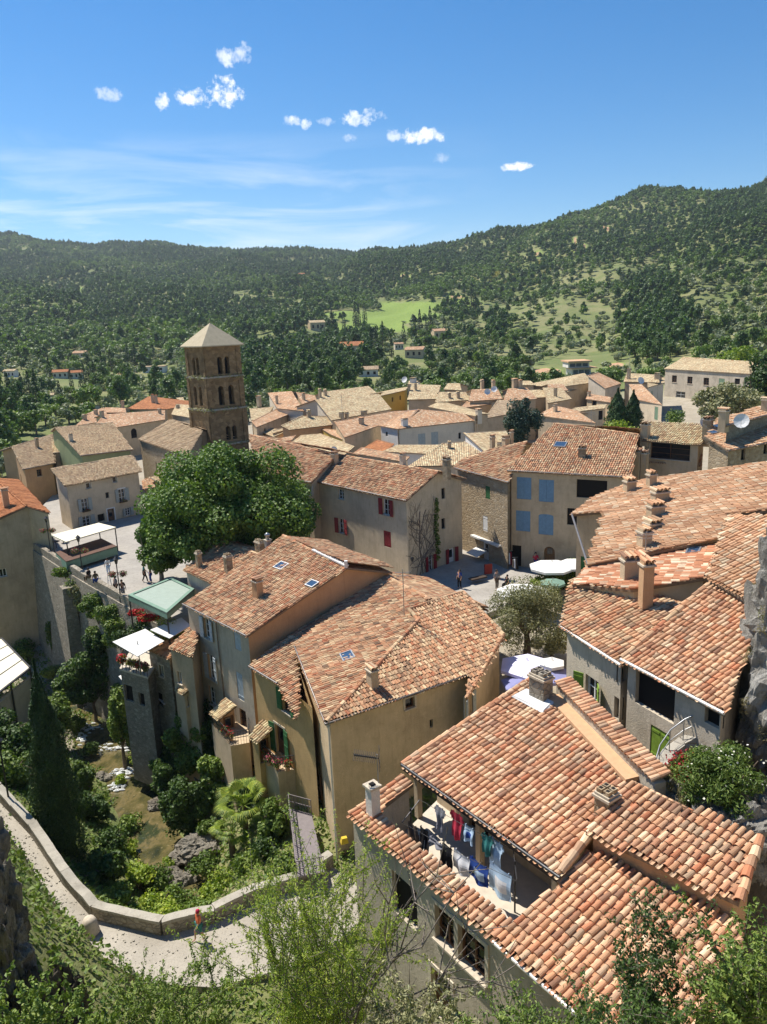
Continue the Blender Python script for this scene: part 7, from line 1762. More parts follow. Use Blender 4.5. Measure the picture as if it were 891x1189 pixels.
# cover by zone of the land (as the photograph shows it): orchard terraces on the right slope, woods elsewhere
orchard = ((pxt > 430) & (pyt > 300 + (pxt < 640) * 45) & (r_ < 900)) | ((pxt < 430) & (pyt > 408))
darkwood = (((pxt - 760) / 45) ** 2 + ((pyt - 370) / 50) ** 2 < 1) | ((pxt > 270) & (pxt < 430) & (pyt > 388) & (pyt < 450)) | (((pxt - 530) / 22) ** 2 + ((pyt - 350) / 12) ** 2 < 1) | (((pxt - 575) / 16) ** 2 + ((pyt - 382) / 14) ** 2 < 1)
kind = np.where(darkwood, 0, np.where(orchard, np.where(u < .72, 2, np.where(u < .92, 1, 0)), np.where(u < np.clip(.5 + .6 * lowf, .04, .96), 0, np.where(u < .97, 1, 2))))
keep = ~meadow(pxt, pyt) & ((r_ > 175) | ((pxt < 8) & (pyt < 600)) | ((pyt < 520) & (pxt < 22)) | ((pyt < 486) & (pxt < 60)) | ((r_ > 132) & (pxt < 64) & (pyt < 515)))
bar_ = np.zeros(N, bool)
for (cx, cy, rx, ry) in ((668, 283, 4, 8), (625, 295, 7, 3), (680, 290, 4, 6), (705, 266, 2, 4), (470, 322, 14, 3), (556, 318, 5, 2), (632, 432, 20, 5), (715, 425, 12, 4)): bar_ |= ((pxt - cx) / rx) ** 2 + ((pyt - cy) / ry) ** 2 < 1
keep &= ~bar_
open_ = orchard & ~darkwood & (((pxt - 640) / 90) ** 2 + ((pyt - 385) / 40) ** 2 < 1)
keep &= ~(open_ & (rgw.random(N) < .55))
clump = np.sin(Xt * .045 + 2 * np.sin(Yt * .02)) * np.sin(Yt * .038 + 1.7 * np.sin(Xt * .017)) + .4 * np.sin(Xt * .13 + Yt * .09)
keep &= ~(orchard & ~darkwood & (rgw.random(N) < np.clip(.30 - .45 * clump, 0, .8)))
keep &= ~(~orchard & (clump < -.75) & (rgw.random(N) < .75))
keep &= ~(((pxt - 672) / 28) ** 2 + ((pyt - 428) / 14) ** 2 < 1)
for o in list(bpy.data.objects):
    if o.name.startswith(('valley_house', 'modern_villa', 'big_grey')) and o.type == 'EMPTY': keep &= np.hypot(Xt - o.location.x, Yt - o.location.y - 0) > (20 if 'big' in o.name else 11)
    if o.name.startswith('valley_house') and o.type == 'EMPTY':
        dd_ = np.hypot(o.location.x, o.location.y); qx, qy = Qv(np.array(o.location)); keep &= ~((np.abs(pxt - qx) < 12) & (r_ < dd_) & (r_ > dd_ - 60))
# thin out where too close together (grid)
cell = np.where(kind == 2, 5.2, np.where(kind == 1, 4.9, 4.5)) * (1 + np.clip((r_ - 300) / 4000, 0, .15))
key = (np.round(Xt / cell).astype(int) * 100003 + np.round(Yt / cell).astype(int)); _, first = np.unique(key, return_index=True); m1 = np.zeros(N, bool); m1[first] = True
keep &= m1
Xt, Yt, Zt, kind, r_, pxt, pyt = [q[keep] for q in (Xt, Yt, Zt, kind, r_, pxt, pyt)]
print('trees kept', len(Xt), np.bincount(kind))
order = np.argsort(r_); names = ['pine', 'oak', 'olive']
tn = {'pine': 'pine_tree', 'oak': 'green_oak', 'olive': 'olive_tree'}
tl = {'pine': 'dark green pine tree in the woods beyond the village', 'oak': 'rounded mid green oak in the scrub beyond the village', 'olive': 'small grey green olive tree on the orchard slopes beyond the village'}
gl = {'pine': 'pines beyond the village', 'oak': 'oaks beyond the village', 'olive': 'olive trees beyond the village'}
def zone(i, kn):
    x = pxt[i]; z = ('at the left edge of the valley', 'in the valley left of the bell tower', 'in the valley just right of the bell tower', 'in the valley behind the yellow house', 'behind the roofs near the blue conifer', 'on the slope around the modern villa', 'on the slope left of the big grey house', 'behind the big grey house at the right edge')[int(np.searchsorted([60, 215, 380, 480, 600, 690, 775], x))]
    far = 'nearer ' if r_[i] < np.median(r_[r_ < 420]) else 'farther '
    k = {'pine': 'dark green pine', 'oak': 'rounded mid green oak', 'olive': 'small grey green olive tree'}[kn]
    return far + k + ' ' + z, far + k + 's ' + z
PROTOS = {}
vis = (pxt > -15) & (pxt < 905)
for ki, kn in enumerate(names):
    sel = [i for i in order if kind[i] == ki]
    indiv = [i for i in sel if vis[i]][:290]; si = set(indiv)
    protos = []
    for v in range(3):
        mb, tr = proto(kn, 500 + ki * 10 + v, 620 if kn != 'olive' else 460, {'pine': .62, 'oak': .62, 'olive': .5}[kn], KM[kn])
        i = indiv[v]; sc = rgw.uniform(.75, 1.2)
        zl = zone(i, kn); rt = root(tn[kn], (0, 0, 0), zl[0], 'tree', zl[1]); OFF[rt.name] = np.zeros(3)
        mb.build('crown', MAT[KM[kn]], rt); tr.build('trunk', MAT['bark'], rt); protos.append(rt); PRE[rt.name] = list(rt.children)
        for c_ in rt.children: PRE[c_.name] = []
        rt.location = (Xt[i], Yt[i], Zt[i]); rt.scale = (sc,) * 3
    for i in indiv[3:]:
        zl = zone(i, kn)
        sc = rgw.uniform(.65, 1.2); copy_thing(protos[rgw.randint(3)], (Xt[i], Yt[i], Zt[i]), label=zl[0], group=zl[1], rz=rgw.uniform(0, 6.28), sc=(sc, sc, sc * rgw.uniform(.85, 1.2)))
    PROTOS[kn] = protos
    rest = [i for i in sel if i not in si]
    # the rest of the wood as one mass: instances on points
    for lo in (0,):
        mbp, trp = proto(kn, 700 + ki, 150 if kn != 'olive' else 110, {'pine': 1.25, 'oak': 1.3, 'olive': 1.0}[kn], KM[kn]); PR = []
        for v in range(2):
            mbp, trp = proto(kn, 700 + ki * 3 + v, 170 if kn != 'olive' else 130, {'pine': 1.2, 'oak': 1.2, 'olive': .95}[kn], KM[kn])
            po = mbp.build('woodland_crown', MAT[KM[kn]], None, loc=(0, 0, 0)); COL.objects.unlink(po); PR.append(po)
        pts = np.array([[Xt[i], Yt[i], Zt[i]] for i in rest])
        me = bpy.data.meshes.new(kn + '_wood'); me.vertices.add(len(pts)); me.vertices.foreach_set('co', pts.astype(np.float32).ravel())
        at = me.attributes.new('sz', 'FLOAT_VECTOR', 'POINT'); rr1 = np.hypot(pts[:, 0], pts[:, 1]); s1 = rgw.uniform(.6, 1.25, len(pts)) * (1 + .12 * np.clip((rr1 - 400) / 900, 0, 1)); at.data.foreach_set('vector', np.stack([s1, s1, s1 * rgw.uniform(.8, 1.25, len(pts))], 1).astype(np.float32).ravel())
        at = me.attributes.new('rt', 'FLOAT_VECTOR', 'POINT'); at.data.foreach_set('vector', np.stack([0 * s1, 0 * s1, rgw.uniform(0, 6.28, len(pts))], 1).astype(np.float32).ravel())
        at = me.attributes.new('pk', 'INT', 'POINT'); at.data.foreach_set('value', rgw.randint(0, 2, len(pts)).astype(np.int32))
        me.update()
        o = bpy.data.objects.new({'pine': 'pine_wood', 'oak': 'oak_wood', 'olive': 'olive_groves'}[kn], me); COL.objects.link(o)
        tag(o, {'pine': 'dark pine woods covering the far hills', 'oak': 'mixed green oak scrub covering the far hills', 'olive': 'grey green olive groves on the lower slopes'}[kn], 'woodland', None, 'stuff')
        ng = bpy.data.node_groups.new(kn + '_scatter', 'GeometryNodeTree'); ng.interface.new_socket('Geometry', in_out='INPUT', socket_type='NodeSocketGeometry'); ng.interface.new_socket('Geometry', in_out='OUTPUT', socket_type='NodeSocketGeometry')
        gi = ng.nodes.new('NodeGroupInput'); go = ng.nodes.new('NodeGroupOutput'); jn = ng.nodes.new('GeometryNodeJoinGeometry')
        def attr(nm, ty):
            a = ng.nodes.new('GeometryNodeInputNamedAttribute'); a.data_type = ty; a.inputs[0].default_value = nm
            return [s for s in a.outputs if s.enabled][0]
        for v in range(2):
            oi = ng.nodes.new('GeometryNodeObjectInfo'); oi.inputs[0].default_value = PR[v]; ip = ng.nodes.new('GeometryNodeInstanceOnPoints')
            cmp_ = ng.nodes.new('FunctionNodeCompare'); cmp_.data_type = 'INT'; cmp_.operation = 'EQUAL'
            ii = [s for s in cmp_.inputs if s.enabled]; ng.links.new(attr('pk', 'INT'), ii[0]); ii[1].default_value = v
            ng.links.new(gi.outputs[0], ip.inputs['Points']); ng.links.new(oi.outputs['Geometry'], ip.inputs['Instance']); ng.links.new([s for s in cmp_.outputs if s.enabled][0], ip.inputs['Selection'])
            ng.links.new(attr('sz', 'FLOAT_VECTOR'), ip.inputs['Scale']); ng.links.new(attr('rt', 'FLOAT_VECTOR'), ip.inputs['Rotation']); ng.links.new(ip.outputs[0], jn.inputs[0])
        ng.links.new(jn.outputs[0], go.inputs[0]); md = o.modifiers.new('scatter', 'NODES'); md.node_group = ng
# cypresses standing singly in the valley
mb, tr = proto('cyp', 900, 420, .55, 'leaf_cypress')
rt = root('cypress', (0, 0, 0), 'slender dark cypress standing in the valley beyond the village', 'tree', 'cypresses in the valley'); OFF[rt.name] = np.zeros(3); mb.build('crown', MAT['leaf_cypress'], rt); tr.build('trunk', MAT['bark'], rt); PRE[rt.name] = list(rt.children)
for c_ in rt.children: PRE[c_.name] = []
cyl = [(99, 447), (105, 446), (111, 447), (120, 437), (124, 436), (150, 428), (158, 427), (20, 470), (28, 468), (36, 466), (44, 468), (5, 478), (14, 474), (45, 482), (72, 474), (96, 462), (52, 470), (130, 432), (300, 425), (308, 428), (318, 424), (327, 427), (352, 430), (361, 425), (371, 437), (431, 408), (437, 410), (445, 405), (386, 385),
       (400, 384), (413, 380), (417, 381), (424, 377), (482, 392), (488, 390), (495, 391), (500, 389), (516, 392), (548, 362), (552, 362), (374, 400), (343, 432), (330, 434), (290, 432), (455, 415), (469, 400), (10, 458), (84, 452), (60, 450), (336, 420), (180, 423)]
for i, (px, py) in enumerate(cyl):
    g = gpix(px, py); s = rgw.uniform(.7, 1.15) * min(1.6, max(.9, g[1] / 330))
    cz = ('at the left edge of the valley', 'among the farmhouses left of the villa', 'beside the flat pale villa', 'behind the bell tower right side', 'around the stone house above the meadow', 'below the green meadow', 'beside the tan farmhouse under the right meadow', 'high right beside the meadow')[int(np.searchsorted([60, 140, 215, 345, 382, 450, 530], px))]
    if i == 0: rt.location = g; rt.scale = (s,) * 3; rt['label'] = 'slender dark cypress ' + cz; rt['group'] = 'cypresses ' + cz
    else: copy_thing(rt, g, rz=i, sc=s, label='slender dark cypress ' + cz, group='cypresses ' + cz)
for k_, (px, py, kn) in enumerate(((4, 500, 'oak'), (14, 492, 'pine'), (22, 505, 'oak'), (30, 488, 'oak'), (38, 498, 'pine'), (46, 486, 'oak'), (54, 495, 'oak'), (8, 520, 'oak'), (16, 512, 'pine'), (2, 484, 'pine'), (60, 484, 'pine'), (70, 478, 'oak'), (25, 478, 'pine'), (5, 540, 'oak'), (12, 530, 'oak'), (80, 473, 'oak'), (50, 477, 'oak'), (36, 480, 'oak'), (66, 488, 'oak'), (43, 505, 'oak'))):
    g = gpix(px, py)
    copy_thing(PROTOS[kn][k_ % 3], g, rz=k_, sc=.8 + .3 * ((k_ * 7) % 5) / 5, label=('dark pine' if kn == 'pine' else 'leafy oak') + ' just behind the orange house at the left edge of the village', group=kn + ' trees behind the orange house')
# clumps of bigger, darker trees along the ridge line are part of the woods; yellow broom on the slope
mb = MB(); rb_ = np.random.RandomState(3); 
for k in range(70):
    g = gpix(rb_.uniform(560, 690), 0) if 0 else None
P = []
for k in range(60):
    px, py = rb_.normal(598, 34), rb_.normal(318, 5)
    P.append(gpix(px + 0, py - (px - 598) * .12))
P = np.array(P)
for k, q in enumerate(P): leaf_blob(mb, q + [0, 0, 1.2], (3.0, 3.0, 1.4), 60, 1.1, 0, seed=k)
mb.build('broom_scrub', MAT['leaf_yellow'], None, kind='stuff', label='yellow flowering broom scattered on the right hillside', cat='scrub')

# air: thin even haze round everything
mb = MB(); mb.box((0, 2200, 200), (7600, 5200, 0.001), 0) if 0 else mb.box((0, 2150, 221.5), (8400, 4900, 437)); ho = mb.build('haze', MAT['ground'], None, loc=(0, 2150, 0), kind='stuff', label='thin blue summer haze over the valley', cat='haze')
hm = bpy.data.materials.new('haze_air'); hm.use_nodes = True; ht = hm.node_tree; ht.nodes.clear(); pv = ht.nodes.new('ShaderNodeVolumePrincipled'); pv.inputs['Color'].default_value = (.78, .88, 1, 1); pv.inputs['Density'].default_value = .00009; pv.inputs['Anisotropy'].default_value = .3
mo = ht.nodes.new('ShaderNodeOutputMaterial'); ht.links.new(pv.outputs[0], mo.inputs['Volume']); ho.data.materials.clear(); ho.data.materials.append(hm)
# ================================================================== things on the square, streets and terraces
def gem(rt, name, mat, f):
    mb = MB(); f(mb); return mb.build(name, MAT[mat], rt)
def person(label, foot, face=0.0, h=1.7, pose='stand', top='cloth_teal', bottom='cloth_blue', hair='hair_dark', hat=None, shorts=False, group=None):
    """one skinned body, clothes and hair as children; face = heading angle"""
    s = h / 1.75; rt = root('person', foot, label, 'person', group)
    J = {'pelvis': (0, 0, .93), 'waist': (0, 0, 1.08), 'chest': (0, .01, 1.32), 'neck': (0, 0, 1.49), 'head': (0, .015, 1.60), 'crown': (0, .01, 1.70), 'nose': (0, .105, 1.60)}
    st = {'stand': .05, 'walk': .22, 'sit': 0}[pose]
    for q, sg in (('l', -1), ('r', 1)):
        J['hip' + q] = (.09 * sg, 0, .90)
        if pose == 'sit': J['knee' + q] = (.11 * sg, .42, .88); J['ank' + q] = (.11 * sg, .44, .46); J['toe' + q] = (.11 * sg, .58, .42)
        else: J['knee' + q] = (.10 * sg, .06 + st * .5 * sg, .49); J['ank' + q] = (.10 * sg, st * sg, .08 + (.06 if sg < 0 else 0) * st * 4); J['toe' + q] = (.11 * sg, st * sg + .16, .03)
        J['sh' + q] = (.17 * sg, 0, 1.42); J['el' + q] = (.24 * sg, -.02 - st * .5 * sg, 1.15); J['wr' + q] = (.25 * sg, .12 - st * .7 * sg, .93); J['pl' + q] = (.25 * sg, .15 - st * .75 * sg, .86)
        for k in range(5):
            dx = (k - 2) * .014; ln = (.05, .075, .08, .072, .055)[k] if k else .05
            b_ = J['pl' + q]; J['f%d%s' % (k, q)] = (b_[0] + (.0 if k else -.03 * sg), b_[1] + .03 - k * .016, b_[2] - ln * .6); J['t%d%s' % (k, q)] = (b_[0] - .01 * sg, b_[1] + .035 - k * .016, b_[2] - ln)
    E = [('pelvis', 'waist'), ('waist', 'chest'), ('chest', 'neck'), ('neck', 'head'), ('head', 'crown'), ('head', 'nose')]
    R = {'pelvis': .135, 'waist': .12, 'chest': .145, 'neck': .055, 'head': .095, 'crown': .07, 'nose': .018}
    for q in 'lr':
        E += [('pelvis', 'hip' + q), ('hip' + q, 'knee' + q), ('knee' + q, 'ank' + q), ('ank' + q, 'toe' + q), ('chest', 'sh' + q), ('sh' + q, 'el' + q), ('el' + q, 'wr' + q), ('wr' + q, 'pl' + q)]
        R.update({'hip' + q: .09, 'knee' + q: .055, 'ank' + q: .038, 'toe' + q: .03, 'sh' + q: .058, 'el' + q: .04, 'wr' + q: .028, 'pl' + q: .032})
        for k in range(5): E += [('pl' + q, 'f%d%s' % (k, q)), ('f%d%s' % (k, q), 't%d%s' % (k, q))]; R['f%d%s' % (k, q)] = .009; R['t%d%s' % (k, q)] = .008
    def skin(name, keys, edges, mat, grow=0.0, rad=None):
        ks = list(keys); ix = {k: i for i, k in enumerate(ks)}; me = bpy.data.meshes.new(name)
        ca, sa = cos(face), sin(face)
        co = [(s * (J[k][0] * ca - J[k][1] * sa), s * (J[k][0] * sa + J[k][1] * ca), s * J[k][2]) for k in ks]
        me.from_pydata(co, [(ix[a], ix[b]) for a, b in edges if a in ix and b in ix], []); o = bpy.data.objects.new(name, me); COL.objects.link(o)
        o.modifiers.new('skin', 'SKIN'); 
        if not me.skin_vertices: return o
        for k in ks:
            r = (rad or R)[k] * s + grow; v = me.skin_vertices[0].data[ix[k]]; v.radius = (r, r); v.use_root = (k == ks[0])
        sb = o.modifiers.new('sub', 'SUBSURF'); sb.levels = 1; sb.render_levels = 1
        me.materials.append(MAT[mat]); o.parent = rt; OFF[o.name] = np.array(foot); return o
    skin('body', ['pelvis'] + [k for k in J if k != 'pelvis'], E, 'skin')
    skin('shirt', ['chest', 'pelvis', 'waist', 'neck', 'shl', 'shr', 'ell', 'elr'], [('pelvis', 'waist'), ('waist', 'chest'), ('chest', 'neck'), ('chest', 'shl'), ('shl', 'ell'), ('chest', 'shr'), ('shr', 'elr')], top, .016)
    lk = ['pelvis', 'hipl', 'hipr', 'kneel', 'kneer'] + ([] if shorts else ['ankl', 'ankr'])
    skin('shorts' if shorts else 'trousers', lk, E, bottom, .02)
    c = np.array(foot) + s * np.array([J['head'][0], J['head'][1] - .0, 0]); mb = MB(); hz = s * 1.60
    mb.lathe((foot[0] + .02 * sin(face) * s, foot[1] - .02 * cos(face) * s, foot[2] + hz), [(.1 * s, -.02), (.112 * s, .04 * s), (.09 * s, .12 * s), (.04 * s, .155 * s)], 10); mb.build('cap' if hat else 'hair', MAT[hat or hair], rt)
    mb = MB()
    for sg in (-1, 1):
        ex, ey = .035 * sg * s, .098 * s; mb.lathe((foot[0] + ex * cos(face) - ey * sin(face), foot[1] + ex * sin(face) + ey * cos(face), foot[2] + 1.615 * s), [(.004, -.008), (.011, 0), (.004, .008)], 6)
    mb.build('eyes', MAT['cloth_black'], rt)
    return rt
PG = None
person('person in coral top, teal shorts and red cap walking on the ravine path', W(233, 1091, 12.12), 2.2, 1.68, 'walk', 'cloth_coral', 'cloth_teal', hat='cloth_cap', shorts=True)
person('person in grey shirt standing near the wall, left one of the pair', W(136, 690, 18), 2.6, 1.68, 'stand', 'cloth_grey', 'cloth_black')
person('person in dark clothes standing near the wall, right one of the pair', W(144, 696, 18), -2.6, 1.8, 'stand', 'cloth_black', 'cloth_grey')
person('person in teal shirt walking under the plane tree edge', W(169, 676, 18), -1.2, 1.75, 'walk', 'cloth_teal', 'cloth_black')
person('person in brown shirt beside the one in teal, under the plane tree', W(176, 676, 18), 2.0, 1.6, 'stand', 'cloth_brown', 'cloth_blue')
person('person in white shirt standing alone in the middle of the square', W(127, 668, 18), .6, 1.75, 'stand', 'cloth_white', 'cloth_sky')
person('person in dark shirt sitting on the parapet of the square', W(105, 680, 18.35), 1.2, 1.7, 'sit', 'cloth_black', 'cloth_brown')
person('person in red brown shirt sitting on the parapet, right of the dark one', W(113, 684, 18.35), .6, 1.7, 'sit', 'cloth_brown', 'cloth_blue')
person('person in grey shirt standing in the sunny street by the stone house', W(577, 684, 18), 3.5, 1.75, 'stand', 'cloth_grey', 'cloth_brown')
person('person in black sitting low beside the white street parasol', W(589, 688, 17.7), 2.0, 1.6, 'sit', 'cloth_black', 'cloth_black')
person('person in blue shirt at the door of the vine gable house', W(534, 683, 18), 2.4, 1.7, 'stand', 'cloth_blue', 'cloth_black')
person('person in red at the shop front under the blue shutters', W(622, 662, 18), 3.1, 1.7, 'stand', 'cloth_red', 'cloth_blue')
# big cream canopy, brown lower canopy
def canopy(name, label, pxs, z, zs=None, mat='canvas_cream', posts=True, th=.12, side=None, sh=.5, postm='metal_dark'):
    P = [W(*q, (zs[i] if zs else z)) for i, q in enumerate(pxs)]; c = sum(P) / 4; rt = root(name, (c[0], c[1], 18), label, 'canopy')
    gem(rt, 'canvas', mat, lambda mb: mb.prism([q - [0, 0, th] for q in P], P))
    if side: gem(rt, 'valance', side, lambda mb: [mb.prism([P[i] - [0, 0, sh], P[(i + 1) % 4] - [0, 0, sh], P[(i + 1) % 4] * .995 + c * .005 - [0, 0, sh], P[i] * .995 + c * .005 - [0, 0, sh]], [P[i] + [0, 0, -.01], P[(i + 1) % 4] + [0, 0, -.01], P[(i + 1) % 4] * .995 + c * .005 - [0, 0, .01], P[i] * .995 + c * .005 - [0, 0, .01]]) for i in range(4)])
    if posts:
        for q in P:
            q2 = q * .97 + c * .03; gem(rt, 'post', postm, lambda mb: mb.bar([q2[0], q2[1], 18], [q2[0], q2[1], q[2] - th], .09))
    return rt, P
canopy('market_canopy', 'large cream canvas canopy on posts before the town hall', [(60, 621), (115, 607), (135, 612), (77, 629)], 20.6)
rt, P = canopy('cafe_canopy', 'low dark brown canopy with green glass sides on the square', [(65, 641), (118, 625), (136, 634), (77, 652)], 19.2, mat='canvas_brown', side='canvas_green', sh=.9)
# dark sunken pit with plants left of the canopies
c = W(50, 632, 18.01); rt = root('cafe_tables', c, 'dark shaded cafe tables between canopy and wall corner', 'tables')
for i in range(5):
    q = W(42 + i * 8, 634 + (i % 2) * 5 - i, 18); 
    gem(rt, 'table', 'wood_dark', lambda mb: (mb.lathe(q, [(.05, 0), (.05, .7)], 6), mb.lathe(q + [0, 0, .7], [(.45, 0), (.45, .04)], 10)))
def street_lamp(label, px, py, z, h=3.6, baskets=True, arm=0):
    q = W(px, py, z); rt = root('street_lamp', q, label, 'street lamp', 'street lamps of the square' if 0 else None)
    gem(rt, 'post', 'metal_dark', lambda mb: mb.lathe(q, [(.13, 0), (.1, .5), (.055, .7), (.045, h)], 8))
    gem(rt, 'lantern', 'glass_dark', lambda mb: mb.lathe(q + [0, 0, h], [(.10, 0), (.2, .42)], 6)); gem(rt, 'lantern_cap', 'metal_dark', lambda mb: mb.lathe(q + [0, 0, h + .42], [(.25, 0), (.12, .14), (.03, .24)], 6))
    if baskets:
        for sg in (-1, 1):
            b = q + [sg * .45, 0, h - 1.0]; bb = gem(rt, 'flower_basket', 'wood_dark', lambda mb: (mb.lathe(b, [(.1, -.12), (.25, .08)], 8), mb.bar(q + [0, 0, h - .75], b + [0, 0, .2], .03)))
            mb = MB(); leaf_blob(mb, b + [0, 0, .12], (.4, .4, .28), 150, .1, 0, seed=px + sg); leaf_blob(mb, b + [0, 0, .16], (.42, .42, .28), 90, .09, 1, seed=px + sg + 3); mb.build('flowers', [MAT['leaf_mid'], MAT['flower_pink']], bb)
street_lamp('black lamp with flower baskets at the wall corner by the cream canopy', 60, 645, 18); street_lamp('black lamp with flower baskets on the parapet before the brown canopy', 97, 669, 18, 3.4); street_lamp('black lamp with flower baskets beside the standing pair', 141, 699, 18, 3.4)
street_lamp('old lantern post at the left edge above the ravine path', 12, 936, 13.2, 3.9, False)
# tall white boards and small things near the stilts
gem(root('signboard', W(130, 682, 18), 'thin white easel board on the square near the pair', 'easel'), 'board', 'frame_white', lambda mb: (mb.bar(W(126, 684, 18), W(128, 684, 18) + [0, 0, 1.6], .05), mb.bar(W(131, 684, 18), W(129, 684, 18) + [0, 0, 1.6], .05), mb.bar(W(127, 684, 18) + [0, 0, .8], W(130, 684, 18) + [0, 0, .8], .05)))
# green cafe pavilion
rt, P = canopy('green_pavilion', 'pale green cafe pavilion roof with darker green striped border', [(149, 691), (199, 671), (226, 684), (194, 712)], 20.6, mat='canvas_greenlight', side='canvas_green', sh=.45)
mb = MB(); 
for i in range(4):
    a, b = P[i] + [0, 0, .02], P[(i + 1) % 4] + [0, 0, .02]; c = sum(P) / 4; k = .13
    mb.prism([a, b, b * (1 - k) + c * k + [0, 0, .02], a * (1 - k) + c * k + [0, 0, .02]], [a + [0, 0, .03], b + [0, 0, .03], b * (1 - k) + c * k + [0, 0, .05], a * (1 - k) + c * k + [0, 0, .05]])
mb.build('border', MAT['canvas_green'], rt)
for (px, py, r, lab) in ((160, 712, .75, 'left mass of red geraniums below the green pavilion'), (173, 718, .75, 'right mass of red geraniums below the green pavilion')):
    q = W(px, py, 18.6); shrub('geraniums', lab, q, (r, r * .6, .35), 700, .1, 'leaf_mid', px, 'flowers', 'flower_red', nf=1500, fs=.12)
# parasols
def parasol(label, px, py, z, r, mat='canvas_white', gz_=18, sides=8, group=None, sq=False, rz=.3):
    q = W(px, py, z); n = 4 if sq else sides; rt = root('parasol', (q[0], q[1], gz_), label, 'parasol', group)
    def cv(mb):
        th = np.arange(n) * 2 * pi / n + rz; top = q + [0, 0, .0]; E_ = [q + np.array([cos(t) * r, sin(t) * r, -.22 * r]) for t in th]
        for i in range(n):
            mb.poly([top, E_[i], E_[(i + 1) % n]]); mb.poly([top - [0, 0, .02], E_[(i + 1) % n] - [0, 0, .02], E_[i] - [0, 0, .02]])
            mb.poly([E_[i], E_[i] - [0, 0, .18], E_[(i + 1) % n] - [0, 0, .18], E_[(i + 1) % n]])
    gem(rt, 'canopy', mat, cv); gem(rt, 'pole', 'metal_grey', lambda mb: mb.tube([[q[0], q[1], gz_], [q[0], q[1], q[2] + .15]], .03, 6))
    def rb(mb):
        for i in range(n): t = i * 2 * pi / n + rz; mb.bar(q - [0, 0, .03], q + np.array([cos(t) * r, sin(t) * r, -.22 * r - .03]), .025)
    gem(rt, 'ribs', 'metal_grey', rb)
parasol('wide white parasol in front of the shop with blue shutters', 641, 652, 20.4, 1.9); parasol('white parasol mostly hidden behind the house corner with green shutter', 670, 650, 20.4, 1.6)
parasol('large white parasol at the street end behind the silvery olive', 607, 681, 19.9, 2.1); parasol('small teal parasol sunk in the garden hedge', 642, 673, 19.8, 1.0, 'canvas_green')
parasol('pale lilac parasol in the garden, lit by the sun', 612, 766, 20.0, 1.75, 'canvas_lilac', 17.5, 6); parasol('violet blue parasol right of the lilac one in the garden', 632, 775, 19.9, 1.6, 'canvas_blue', 17.5, 6, rz=.1); parasol('violet blue parasol in front of the lilac one in the garden', 607, 788, 19.5, 1.3, 'canvas_blue', 17.5, 6, rz=.6)
parasol('narrow grey parasol right of the violet blue one', 641, 766, 20.2, .8, 'canvas_white', 17.5, 6)
# shop goods
for (px, py, w, h, m_, lab) in ((592, 652, .5, 1.5, 'cloth_red', 'rack of red and white cloths left of the shop door'), (603, 650, .35, 1.6, 'cloth_white', 'hanging white dress at the left of the shop door'), (598, 656, .4, 1.2, 'cloth_brown', 'dark clothes rack beside the white dress'), (627, 655, .5, .9, 'cloth_yellow', 'yellow bags stacked at the shop door'), (621, 650, .5, 1.3, 'cloth_coral', 'coral bags hanging right of the shop door')):
    q = W(px, py + 6, 18); rt = root('shop_rack', q, lab, 'shop goods')
    for k in range(4): gem(rt, 'garment', m_ if k % 2 == 0 else ('cloth_white', 'cloth_black')[k // 2], lambda mb: mb.box((q[0] + (k - 1.5) * w * .3, q[1] - .1 * (k % 2), q[2] + h * .55), (w * .28, .25, h * (.6 + .1 * k)), .2 * k, 0, .8))
    gem(rt, 'rail', 'metal_grey', lambda mb: mb.bar(q + [-w * .6, 0, h * 1.02], q + [w * .6, 0, h * 1.02], .03))
gem(root('red_crate', W(567, 668, 18), 'red board standing in the shadow of the vine gable', 'board'), 'panel', 'red_paint', lambda mb: mb.box(tuple(W(567, 668, 18) + [0, 0, .6]), (.7, .2, .9), .3))
gem(root('dark_bench', W(555, 676, 18), 'dark cafe bench in the shade beside the vine gable', 'bench'), 'seat', 'wood_dark', lambda mb: mb.box(tuple(W(555, 676, 18) + [0, 0, .4]), (1.6, .6, .12), .5, 0))
# ---- stone house with the parasol terrace beside the tall grey house
h = House('parasol_house', 'narrow rubble house with flowery roof terrace left of the tall grey house', W(170, 820, 9))
S1 = plpx((171, 753), (197, 765), 17.6, 16); S2 = plpx((196, 751), (222, 762), 18.6, 18)
h.face(S1, S1.pts([(171, 753), (197, 765), (212, 745), (190, 738)]), 0, 'tile_mixed'); h.roof_done(); h.tm = []; h.face(S2, S2.pts([(196, 751), (224, 763), (232, 735), (222, 727)]), 0, 'tile_mixed'); h.roof_done()
h.walls(S1.pts([(171, 753), (197, 765), (212, 745), (190, 738)]), 8, 'stone_grey', [w_(188, 779, .55, .9, bars=0, trim='mortar'), w_(186, 812, .8, 1.1, kind='dark')], ins=.1)
h.walls(S2.pts([(196, 751), (224, 763), (232, 735), (222, 727)]), 8, 'plaster_tan', [w_(209, 787, .5, .9)], ins=.1)
TB_ = [W(*q, 16.2) for q in ((139, 776), (172, 786), (196, 752), (160, 741))]
h.walls([q + [0, 0, -.02] for q in TB_], 7.0, 'stone_grey', [w_(150, 805, .9, 1.3, kind='dark'), w_(165, 812, .6, 1.0, kind='dark')], ins=.05)
gem(h.rt, 'terrace', 'terrace_floor', lambda mb: mb.prism([q - [0, 0, .15] for q in TB_], TB_))
